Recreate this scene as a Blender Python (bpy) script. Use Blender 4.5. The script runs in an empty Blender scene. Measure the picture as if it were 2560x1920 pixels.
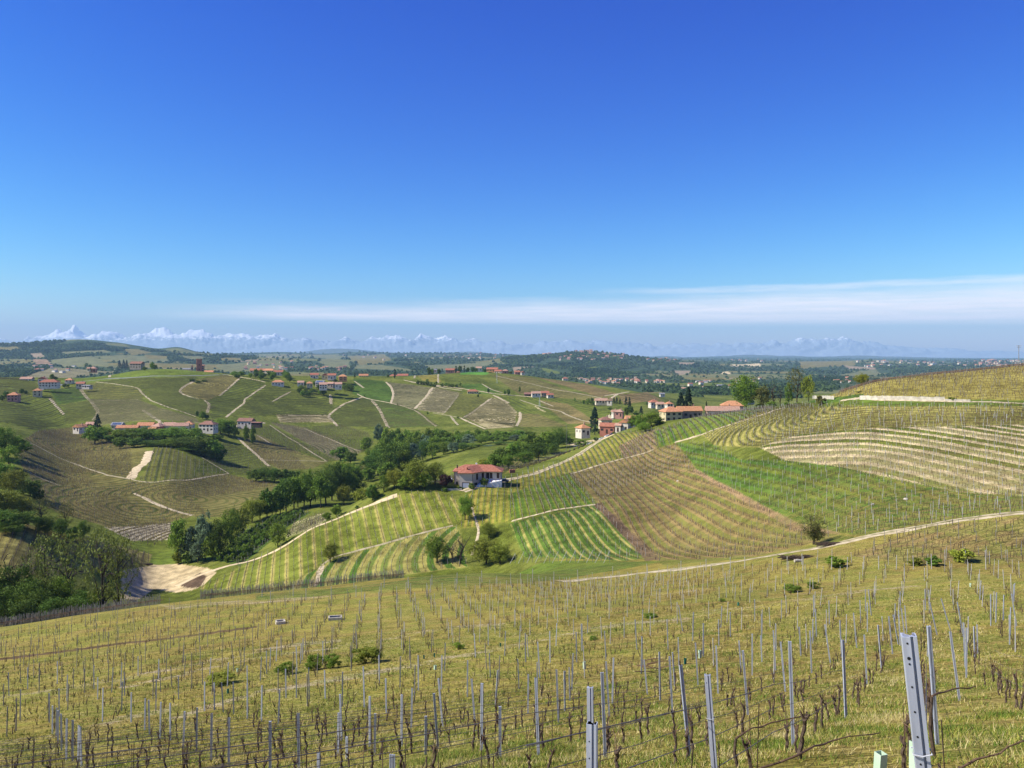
import bpy, bmesh, math, random
import numpy as np
from mathutils import Vector, Matrix

random.seed(7)
RNG = np.random.default_rng(7)
SC = bpy.context.scene
COL = SC.collection

# ------------------------------------------------------------------ camera
F = 2071.0            # focal length in pixels of the 2560 px wide photograph
HZ = 880.0            # eye-level row, camera held level with a small lens shift
cam_d = bpy.data.cameras.new("camera")
cam_d.sensor_width = 36.0
cam_d.lens = 36.0 * F / 2560.0
cam_d.shift_y = -(960.0 - HZ) / 2560.0
cam_d.clip_start = 0.05
cam_d.clip_end = 80000.0
cam = bpy.data.objects.new("camera", cam_d)
COL.objects.link(cam)
cam.location = (0, 0, 0)
cam.rotation_euler = (math.radians(90), 0, 0)
SC.camera = cam

# ------------------------------------------------------------------ light and sky
SUN_EL = math.radians(43)
SUN_AZ = math.atan2(-0.985, -0.17)     # direction to the sun measured from +Y towards +X
SUN_DIR = Vector((math.sin(SUN_AZ) * math.cos(SUN_EL), math.cos(SUN_AZ) * math.cos(SUN_EL), math.sin(SUN_EL)))
sun_d = bpy.data.lights.new("sun", 'SUN')
sun_d.energy = 4.2
sun_d.angle = math.radians(0.5)
sun_d.color = (1.0, 0.95, 0.86)
sun = bpy.data.objects.new("sun", sun_d)
COL.objects.link(sun)
sun.rotation_euler = (-SUN_DIR).to_track_quat('-Z', 'Y').to_euler()

world = bpy.data.worlds.new("World")
SC.world = world
world.use_nodes = True
def build_world():
    nt = world.node_tree
    nt.nodes.clear()
    N, L = nt.nodes.new, nt.links.new
    out = N('ShaderNodeOutputWorld')
    bg = N('ShaderNodeBackground')
    bg.inputs['Strength'].default_value = 0.1
    sky = N('ShaderNodeTexSky')
    sky.sky_type = 'NISHITA'
    sky.sun_disc = False
    sky.sun_elevation = SUN_EL
    sky.sun_rotation = SUN_AZ
    sky.altitude = 300
    sky.air_density = 1.0
    sky.dust_density = 0.4
    sky.ozone_density = 2.5
    tc = N('ShaderNodeTexCoord')
    sep = N('ShaderNodeSeparateXYZ')
    L(tc.outputs['Generated'], sep.inputs[0])
    def math_n(op, a, b=None, c=None, clamp=False):
        m = N('ShaderNodeMath'); m.operation = op; m.use_clamp = clamp
        for i, v in enumerate((a, b, c)):
            if v is None: continue
            if isinstance(v, (int, float)): m.inputs[i].default_value = v
            else: L(v, m.inputs[i])
        return m.outputs[0]
    # deepen the clear spring sky: a tone curve on each channel of the sky model
    ssep = N('ShaderNodeSeparateColor'); L(sky.outputs[0], ssep.inputs[0])
    gam = N('ShaderNodeCombineColor')
    for ch, gain, pw in ((0, 2.0, 2.9), (1, 1.33, 2.05), (2, 0.98, 0.97)):
        L(math_n('MULTIPLY', math_n('POWER', math_n('MULTIPLY', ssep.outputs[ch], 0.1), pw), gain*10.0), gam.inputs[ch])
    def sstep(v, lo, hi):
        m = N('ShaderNodeMapRange'); m.interpolation_type = 'SMOOTHSTEP'
        L(v, m.inputs['Value'])
        for k, q in (('From Min', lo), ('From Max', hi)):
            if isinstance(q, (int, float)): m.inputs[k].default_value = q
            else: L(q, m.inputs[k])
        return m.outputs['Result']
    az = math_n('ARCTAN2', sep.outputs['X'], sep.outputs['Y'])
    hyp = math_n('SQRT', math_n('ADD', math_n('MULTIPLY', sep.outputs['X'], sep.outputs['X']), math_n('MULTIPLY', sep.outputs['Y'], sep.outputs['Y'])))
    el = math_n('ARCTAN2', sep.outputs['Z'], hyp)
    comb = N('ShaderNodeCombineXYZ')
    L(math_n('MULTIPLY', az, 5.0), comb.inputs[0])
    L(math_n('MULTIPLY', el, 60.0), comb.inputs[1])
    n1 = N('ShaderNodeTexNoise'); n1.inputs['Scale'].default_value = 1.0; n1.inputs['Detail'].default_value = 6; n1.inputs['Roughness'].default_value = 0.6
    L(comb.outputs[0], n1.inputs['Vector'])
    comb2 = N('ShaderNodeCombineXYZ')
    L(math_n('MULTIPLY', az, 14.0), comb2.inputs[0]); L(math_n('MULTIPLY', el, 260.0), comb2.inputs[1])
    n2 = N('ShaderNodeTexNoise'); n2.inputs['Scale'].default_value = 1.0; n2.inputs['Detail'].default_value = 5
    L(comb2.outputs[0], n2.inputs['Vector'])
    nz = math_n('SUBTRACT', n1.outputs[0], 0.5)
    # main low bank: flat crisp base, top that rises to the right
    base = math_n('ADD', 0.0300, math_n('MULTIPLY', nz, 0.004))
    base = math_n('SUBTRACT', base, math_n('MULTIPLY', az, 0.009))
    top = math_n('ADD', 0.0610, math_n('MULTIPLY', az, 0.024))
    top = math_n('ADD', top, math_n('MULTIPLY', nz, 0.022))
    m1 = math_n('MULTIPLY', sstep(el, base, math_n('ADD', base, 0.011)), math_n('SUBTRACT', 1.0, sstep(el, math_n('SUBTRACT', top, 0.018), math_n('ADD', top, 0.008))))
    m1 = math_n('MULTIPLY', m1, sstep(az, -0.48, -0.24))
    m1 = math_n('MULTIPLY', m1, math_n('ADD', 0.35, math_n('MULTIPLY', n2.outputs[0], 1.0)))
    # thin streaks above, at the right
    t2 = math_n('ADD', 0.0705, math_n('MULTIPLY', az, 0.006))
    d2 = math_n('ABSOLUTE', math_n('SUBTRACT', el, math_n('ADD', t2, math_n('MULTIPLY', nz, 0.012))))
    m2 = math_n('MULTIPLY', math_n('SUBTRACT', 1.0, sstep(d2, 0.0005, 0.0075)), sstep(az, 0.02, 0.3))
    m2 = math_n('MULTIPLY', m2, sstep(n1.outputs[0], 0.35, 0.62))
    mask = math_n('MAXIMUM', m1, math_n('MULTIPLY', m2, 0.5), clamp=True)
    mixc = N('ShaderNodeMix'); mixc.data_type = 'RGBA'
    L(mask, mixc.inputs['Factor'])
    L(gam.outputs[0], mixc.inputs['A'])
    mixc.inputs['B'].default_value = (8.8, 8.1, 7.9, 1)
    L(mixc.outputs['Result'], bg.inputs['Color'])
    L(bg.outputs[0], out.inputs['Surface'])
build_world()
SC.view_settings.view_transform = 'Standard'
SC.view_settings.look = 'None'
SC.view_settings.gamma = 1.0
SC.view_settings.exposure = 0.75
SC.cycles.volume_bounces = 0
SC.cycles.max_bounces = 5
SC.cycles.diffuse_bounces = 2
SC.cycles.transparent_max_bounces = 6

# ------------------------------------------------------------------ helpers
def tag(o, label=None, cat=None, group=None, kind=None):
    if label: o['label'] = label
    if cat: o['category'] = cat
    if group: o['group'] = group
    if kind: o['kind'] = kind
    return o

def empty(name, loc, rz=0.0, label=None, cat=None, group=None):
    o = bpy.data.objects.new(name, None)
    o.empty_display_size = 0.2
    o.location = loc
    o.rotation_euler = (0, 0, rz)
    COL.objects.link(o)
    return tag(o, label, cat, group)

class MB:
    """collects verts / faces, then links them as one mesh object"""
    def __init__(s): s.v = []; s.f = []; s.mi = []; s.cur = 0
    def add(s, vs, fs):
        b = len(s.v); s.v.extend([tuple(p) for p in vs])
        for f in fs: s.f.append(tuple(b + i for i in f)); s.mi.append(s.cur)
    def box(s, x0, x1, y0, y1, z0, z1):
        s.add([(x0,y0,z0),(x1,y0,z0),(x1,y1,z0),(x0,y1,z0),(x0,y0,z1),(x1,y0,z1),(x1,y1,z1),(x0,y1,z1)],
              [(0,3,2,1),(4,5,6,7),(0,1,5,4),(1,2,6,5),(2,3,7,6),(3,0,4,7)])
    def tube(s, pts, rs, n=6, cap=True):
        b = len(s.v); m = len(pts)
        for i, p in enumerate(pts):
            p = Vector(p)
            d = (Vector(pts[min(i+1, m-1)]) - Vector(pts[max(i-1, 0)])).normalized()
            a = d.cross(Vector((0.31, 0.95, 0.05))); a = a.normalized() if a.length > 1e-4 else Vector((1,0,0))
            c = d.cross(a)
            r = rs[i] if hasattr(rs, '__len__') else rs
            for k in range(n):
                t = 2*math.pi*k/n
                s.v.append(tuple(p + a*(r*math.cos(t)) + c*(r*math.sin(t))))
        for i in range(m-1):
            for k in range(n):
                s.f.append((b+i*n+k, b+i*n+(k+1)%n, b+(i+1)*n+(k+1)%n, b+(i+1)*n+k)); s.mi.append(s.cur)
        if cap:
            s.f.append(tuple(b+k for k in range(n))[::-1]); s.mi.append(s.cur)
            s.f.append(tuple(b+(m-1)*n+k for k in range(n))); s.mi.append(s.cur)
    def mesh(s, name, mats):
        me = bpy.data.meshes.new(name)
        me.from_pydata(s.v, [], s.f)
        mats = mats if isinstance(mats, (list, tuple)) else [mats]
        for m in mats: me.materials.append(m)
        if len(mats) > 1: me.polygons.foreach_set('material_index', s.mi)
        me.update()
        return me
    def build(s, name, mats, parent=None, smooth=False, loc=None):
        me = s.mesh(name, mats)
        if smooth: me.polygons.foreach_set('use_smooth', [True]*len(me.polygons))
        o = bpy.data.objects.new(name, me)
        COL.objects.link(o)
        if parent: o.parent = parent
        if loc is not None: o.location = loc
        return o

def np_mesh(name, V, Fq, mat, smooth=False):
    """mesh from numpy arrays (all faces the same size)"""
    V = np.asarray(V, dtype=np.float32); Fq = np.asarray(Fq, dtype=np.int32)
    me = bpy.data.meshes.new(name)
    k = Fq.shape[1]
    me.vertices.add(len(V)); me.vertices.foreach_set('co', V.ravel())
    me.loops.add(Fq.size); me.loops.foreach_set('vertex_index', Fq.ravel())
    me.polygons.add(len(Fq))
    me.polygons.foreach_set('loop_start', np.arange(0, Fq.size, k, dtype=np.int32))
    me.polygons.foreach_set('loop_total', np.full(len(Fq), k, dtype=np.int32))
    if smooth: me.polygons.foreach_set('use_smooth', np.ones(len(Fq), dtype=bool))
    for m in (mat if isinstance(mat, (list, tuple)) else [mat]): me.materials.append(m)
    me.update(calc_edges=True)
    return me

def link_mesh(name, me, parent=None, loc=(0,0,0)):
    o = bpy.data.objects.new(name, me); COL.objects.link(o); o.location = loc
    if parent: o.parent = parent
    return o

def copy_tree(o, parent=None):
    c = o.copy(); COL.objects.link(c)
    if parent: c.parent = parent
    for ch in list(o.children): copy_tree(ch, c)
    return c

ORD = ['', 'first','second','third','fourth','fifth','sixth','seventh','eighth','ninth','tenth','eleventh','twelfth','thirteenth','fourteenth','fifteenth','sixteenth','seventeenth','eighteenth','nineteenth','twentieth']
def ordinal(n):
    if n <= 20: return ORD[n]
    tens = {2:'twenty',3:'thirty',4:'forty',5:'fifty',6:'sixty',7:'seventy',8:'eighty',9:'ninety'}
    tt = {2:'twentieth',3:'thirtieth',4:'fortieth',5:'fiftieth',6:'sixtieth',7:'seventieth',8:'eightieth',9:'ninetieth'}
    return tt[n//10] if n % 10 == 0 else tens[n//10] + '-' + ORD[n % 10]

# ------------------------------------------------------------------ value noise
def _h(ix, iy, s):
    n = (ix.astype(np.int64)*374761393 + iy.astype(np.int64)*668265263 + s*1442695041) & 0x7fffffff
    n = ((n ^ (n >> 13)) * 1274126177) & 0x7fffffff
    n = n ^ (n >> 16)
    return (n & 0xffff) / 65535.0
def vnoise(x, y, s=0):
    x = np.asarray(x, float); y = np.asarray(y, float)
    ix = np.floor(x); iy = np.floor(y); fx = x-ix; fy = y-iy
    fx = fx*fx*(3-2*fx); fy = fy*fy*(3-2*fy)
    a = _h(ix,iy,s); b = _h(ix+1,iy,s); c = _h(ix,iy+1,s); d = _h(ix+1,iy+1,s)
    return (a+(b-a)*fx)*(1-fy) + (c+(d-c)*fx)*fy
def fbm(x, y, s=0, o=4):
    t = 0; a = 1; w = 0
    for i in range(o):
        t = t + a*(vnoise(x, y, s+i*17)-0.5); w += a; a *= 0.5; x = x*2.03+7.1; y = y*2.03-3.7
    return t/w*2

# ------------------------------------------------------------------ terrain: lofted between measured ridge and valley lines
def pchip(x, y, xq):
    x = np.asarray(x, float); y = np.asarray(y, float)
    h = np.diff(x); d = np.diff(y)/h
    m = np.zeros_like(y)
    for i in range(1, len(x)-1):
        if d[i-1]*d[i] > 0:
            w1 = 2*h[i]+h[i-1]; w2 = h[i]+2*h[i-1]
            m[i] = (w1+w2)/(w1/d[i-1]+w2/d[i])
    m[0] = d[0]; m[-1] = d[-1]
    k = np.clip(np.searchsorted(x, xq)-1, 0, len(x)-2)
    t = (xq-x[k])/h[k]; t2 = t*t; t3 = t2*t
    return (2*t3-3*t2+1)*y[k]+(t3-2*t2+t)*h[k]*m[k]+(-2*t3+3*t2)*y[k+1]+(t3-t2)*h[k]*m[k+1]

PN = [-400,0,200,400,600,800,1000,1200,1400,1600,1800,2000,2200,2400,2560,2960]
LOFT = {
-400:[(130,1600),(160,1612),(200,1470),(240,1350),(280,1300),(320,1250),(360,1240),(450,1150),(560,1080),(760,1010),(900,965),(1000,945)],
0:[(135,1568),(165,1588),(210,1440),(240,1350),(262,1298),(300,1308),(350,1245),(430,1155),(520,1088),(780,1008),(900,967),(1000,943)],
200:[(140,1540),(180,1578),(235,1470),(262,1390),(278,1335),(305,1348),(370,1275),(450,1200),(560,1125),(680,1078),(850,1000),(1060,945)],
400:[(148,1512),(205,1545),(270,1490),(292,1440),(312,1402),(335,1375),(390,1290),(450,1205),(530,1130),(640,1078),(850,990),(1080,922)],
600:[(152,1490),(212,1550),(262,1455),(280,1425),(300,1400),(340,1360),(400,1280),(490,1215),(600,1140),(740,1060),(880,1005),(1080,936)],
800:[(157,1468),(215,1530),(250,1445),(275,1375),(298,1312),(330,1300),(390,1270),(500,1212),(640,1145),(840,1060),(960,1005),(1120,940)],
1000:[(160,1448),(215,1505),(250,1412),(275,1335),(297,1262),(315,1212),(370,1245),(520,1180),(700,1120),(880,1050),(1000,1000),(1180,940)],
1200:[(165,1436),(215,1465),(245,1402),(275,1310),(297,1240),(322,1203),(400,1172),(540,1130),(720,1090),(900,1040),(1040,990),(1300,930)],
1400:[(167,1440),(190,1425),(215,1395),(255,1290),(320,1208),(425,1138),(500,1142),(620,1105),(760,1075),(930,1028),(1100,982),(1330,950)],
1600:[(152,1432),(178,1405),(200,1385),(255,1265),(330,1180),(455,1065),(540,1085),(680,1060),(820,1035),(950,1010),(1050,994),(1180,980)],
1800:[(136,1408),(155,1394),(175,1370),(215,1260),(280,1140),(400,1034),(500,1062),(650,1068),(800,1062),(950,1052),(1080,1040),(1200,1025)],
2000:[(122,1394),(136,1374),(152,1345),(185,1235),(245,1105),(380,1008),(480,1040),(620,1050),(780,1055),(950,1050),(1080,1040),(1200,1030)],
2200:[(115,1388),(130,1338),(148,1290),(178,1185),(235,1060),(330,953),(440,985),(600,1010),(780,1030),(950,1030),(1080,1025),(1250,1005)],
2400:[(112,1386),(128,1304),(146,1262),(176,1160),(232,1040),(335,931),(450,970),(600,1010),(780,1030),(950,1030),(1080,1025),(1250,1005)],
2560:[(110,1388),(126,1283),(146,1240),(175,1142),(230,1035),(340,914),(460,960),(600,1000),(780,1025),(950,1030),(1080,1025),(1250,1005)],
2960:[(108,1390),(126,1250),(146,1200),(175,1110),(230,1010),(350,880),(480,930),(600,980),(780,1010),(950,1020),(1080,1020),(1250,1005)],
}
# far lines: distance, then (px, py) samples
FAR = [
 (1500, [(-400,975),(1000,976),(1400,980),(1600,984),(2960,984)]),
 (2800, [(-400,930),(0,927),(300,922),(640,930),(900,936),(1300,940),(1600,951),(2960,953)]),
 (4000, [(-400,905),(0,908),(300,900),(640,912),(900,914),(1300,915),(1500,925),(1700,934),(2960,936)]),
 (5600, [(-400,858),(0,859),(60,858),(120,856),(160,852),(200,850),(300,857),(340,864),(400,872),(440,868),(500,882),(560,888),(640,893),(800,897),(1000,899),(1200,897),(1250,893),(1300,888),(1380,884),(1430,880),(1500,882),(1540,888),(1600,896),(1700,904),(1900,912),(2200,914),(2450,914),(2960,914)]),
 (7500, [(-400,885),(0,888),(640,896),(1200,894),(1430,895),(1600,901),(1700,902),(1900,906),(2100,905),(2180,901),(2250,905),(2400,909),(2470,902),(2500,902),(2560,907),(2960,908)]),
 (10500, [(-400,884),(0,885),(560,884),(640,882),(700,880),(800,884),(900,880),(1000,882),(1100,882),(1200,885),(1280,887),(1400,889),(1600,897),(2000,901),(2960,901)]),
 (17000,[(-400,886),(640,886),(1300,890),(1600,893),(1700,895),(1800,893),(2000,894),(2300,896),(2560,897),(2960,897)]),
 (23000,[(-400,889),(640,889),(1300,892),(1640,891),(1700,893),(1860,889),(2000,891),(2200,893),(2560,895),(2960,895)]),
]
GY = [0, 12, 17, 25, 36, 45, 60, 80, 112, 143, 200]
GD = [0, 4.9, 6.9, 10.1, 14.2, 17, 21, 25.5, 32, 38.2, 49]
def near_drop(X, Y):
    return 1.75 + np.interp(Y, GY, GD) - 0.086*X
NEARY = [6, 9, 12, 17, 25, 36, 48, 62, 80, 98]
PXG = np.arange(-700, 3261, 8.0)
LYG = np.linspace(math.log(6.0), math.log(23000.0), 660)
def build_table():
    K = len(NEARY) + 12 + len(FAR)
    ly = np.zeros((K, len(PXG))); pv = np.zeros((K, len(PXG)))
    pc = np.clip(PXG, -400, 2960)
    for i, y in enumerate(NEARY):
        ly[i] = math.log(y)
        pv[i] = HZ + F*near_drop((PXG-1280)/F*y, y)/y
    for k in range(12):
        yy = [math.log(LOFT[p][k][0]) for p in PN]; pp = [LOFT[p][k][1] for p in PN]
        ly[len(NEARY)+k] = pchip(PN, yy, pc); pv[len(NEARY)+k] = pchip(PN, pp, pc)
    for j, (y, s) in enumerate(FAR):
        k = len(NEARY)+12+j
        ly[k] = math.log(y); pv[k] = pchip([a for a, b in s], [b for a, b in s], pc)
    T = np.zeros((len(PXG), len(LYG)))
    for i in range(len(PXG)):
        T[i] = pchip(ly[:, i], pv[:, i], LYG)
    return T
TAB = build_table()
# first distance at which each row of the picture is met, used to set objects down where the photograph shows them
TMIN = np.minimum.accumulate(TAB, axis=1)

def base_py(X, Y):
    Y = np.maximum(Y, 6.0)
    px = np.clip(1280 + F*X/Y, PXG[0], PXG[-1]-1e-6)
    a = (px-PXG[0])/8.0; i = np.clip(a.astype(int), 0, len(PXG)-2); fa = a-i
    b = np.clip((np.log(Y)-LYG[0])/(LYG[1]-LYG[0]), 0, len(LYG)-1.000001); j = b.astype(int); fb = b-j
    return (TAB[i,j]*(1-fa)+TAB[i+1,j]*fa)*(1-fb) + (TAB[i,j+1]*(1-fa)+TAB[i+1,j+1]*fa)*fb

def H(X, Y):
    X = np.asarray(X, float); Y = np.asarray(Y, float)
    z = -(base_py(X, Y)-HZ)/F*np.maximum(Y, 6.0)
    zn = -near_drop(X, Y)
    w = np.clip((Y-6.0)/3.0, 0, 1)
    z = zn*(1-w) + z*w
    z = z + 0.05*fbm(X/2.3, Y/2.3, 3, 3)*np.clip((140-Y)/60, 0, 1)*np.clip(Y/6, 0, 1)
    z = z + 0.45*fbm(X/28, Y/28, 11, 3)*np.clip((Y-40)/100, 0, 1)*np.clip((1400-Y)/300, 0, 1)
    far = np.clip((Y-1400)/900, 0, 1)
    z = z + far*(14.0*fbm(X/620, Y/620, 23, 4))*np.clip((14000-Y)/8000, 0.25, 1)
    return z
def Hs(x, y): return float(H(np.array([x]), np.array([y]))[0])

def pick(px, py):
    """ground point seen at a pixel of the photograph"""
    a = np.clip((np.atleast_1d(np.asarray(px, float))-PXG[0])/8.0, 0, len(PXG)-1.001)
    py = np.atleast_1d(np.asarray(py, float))
    i = a.astype(int); fa = (a-i)[:, None]
    M = TMIN[i]*(1-fa) + TMIN[i+1]*fa
    hit = M <= py[:, None]
    j = np.where(hit.any(axis=1), hit.argmax(axis=1), len(LYG)-1)
    j = np.clip(j, 1, None)
    r = np.arange(len(j))
    m0 = M[r, j-1]; m1 = M[r, j]
    t = np.clip((m0-py)/np.maximum(m0-m1, 1e-6), 0, 1)
    Y = np.exp(LYG[j-1] + t*(LYG[1]-LYG[0]))
    X = (np.atleast_1d(px)-1280)/F*Y
    return X, Y, H(X, Y)
def at(px, py):
    X, Y, Z = pick([px], [py]); return Vector((X[0], Y[0], Z[0]))

def in_poly(px, py, poly):
    P = np.asarray(poly, float); n = len(P)
    r = np.zeros(px.shape, bool)
    bb = (px >= P[:,0].min()) & (px <= P[:,0].max()) & (py >= P[:,1].min()) & (py <= P[:,1].max())
    idx = np.nonzero(bb)[0]
    if len(idx) == 0: return r
    x = px[idx]; y = py[idx]; c = np.zeros(len(idx), bool)
    j = n-1
    for i in range(n):
        xi, yi = P[i]; xj, yj = P[j]
        if yi != yj:
            c ^= ((yi > y) != (yj > y)) & (x < (xj-xi)*(y-yi)/(yj-yi)+xi)
        j = i
    r[idx] = c
    return r
# ------------------------------------------------------------------ materials
def new_mat(name):
    m = bpy.data.materials.new(name); m.use_nodes = True
    nt = m.node_tree; b = nt.nodes['Principled BSDF']
    b.inputs['Specular IOR Level'].default_value = 0.2
    return m, nt, b
def noisy_mat(name, c1, c2, scale=3.0, rough=0.9, bump=0.0, detail=4, rand=0.0, coord='Object', c3=None):
    """two tones of one surface mixed by noise, a little different on every object when rand > 0"""
    m, nt, b = new_mat(name)
    N, L = nt.nodes.new, nt.links.new
    tc = N('ShaderNodeTexCoord'); n = N('ShaderNodeTexNoise')
    n.inputs['Scale'].default_value = scale; n.inputs['Detail'].default_value = detail
    L(tc.outputs[coord], n.inputs['Vector'])
    r = N('ShaderNodeValToRGB')
    r.color_ramp.elements[0].position = 0.32; r.color_ramp.elements[1].position = 0.68
    r.color_ramp.elements[0].color = (*c1, 1); r.color_ramp.elements[1].color = (*c2, 1)
    if c3:
        e = r.color_ramp.elements.new(0.5); e.color = (*c3, 1)
    L(n.outputs[0], r.inputs[0])
    src = r.outputs[0]
    if rand:
        oi = N('ShaderNodeObjectInfo'); mr = N('ShaderNodeMapRange')
        mr.inputs['To Min'].default_value = 1-rand; mr.inputs['To Max'].default_value = 1+rand
        L(oi.outputs['Random'], mr.inputs['Value'])
        hv = N('ShaderNodeHueSaturation'); L(mr.outputs[0], hv.inputs['Value']); L(src, hv.inputs['Color'])
        mr2 = N('ShaderNodeMapRange'); mr2.inputs['To Min'].default_value = 0.5-rand*0.05; mr2.inputs['To Max'].default_value = 0.5+rand*0.05
        mm = N('ShaderNodeMath'); mm.operation = 'FRACT'; ml = N('ShaderNodeMath'); ml.operation = 'MULTIPLY'; ml.inputs[1].default_value = 7.31
        L(oi.outputs['Random'], ml.inputs[0]); L(ml.outputs[0], mm.inputs[0]); L(mm.outputs[0], mr2.inputs['Value']); L(mr2.outputs[0], hv.inputs['Hue'])
        src = hv.outputs[0]
    L(src, b.inputs['Base Color'])
    b.inputs['Roughness'].default_value = rough
    if bump:
        bp = N('ShaderNodeBump'); bp.inputs['Strength'].default_value = bump; bp.inputs['Distance'].default_value = 0.05
        L(n.outputs[0], bp.inputs['Height']); L(bp.outputs[0], b.inputs['Normal'])
    return m

# ------------------------------------------------------------------ fields
CO = dict(GR=(.075,.135,.018), G=(.125,.150,.020), OL=(.185,.155,.045), OG=(.150,.148,.030), BR=(.225,.155,.060), GY=(.200,.175,.080),
          YG=(.275,.225,.042), ST=(.52,.43,.23), DK=(.045,.065,.018), LG=(.10,.24,.03), SA=(.60,.47,.25), DB=(.13,.085,.05),
          RB=(.27,.175,.09), WS=(.52,.44,.27), DG=(.075,.088,.018), FO=(.050,.078,.030), FP=(.165,.165,.065), FB=(.30,.225,.13), G2=(.150,.175,.022), S2=(.31,.265,.07))
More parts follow.
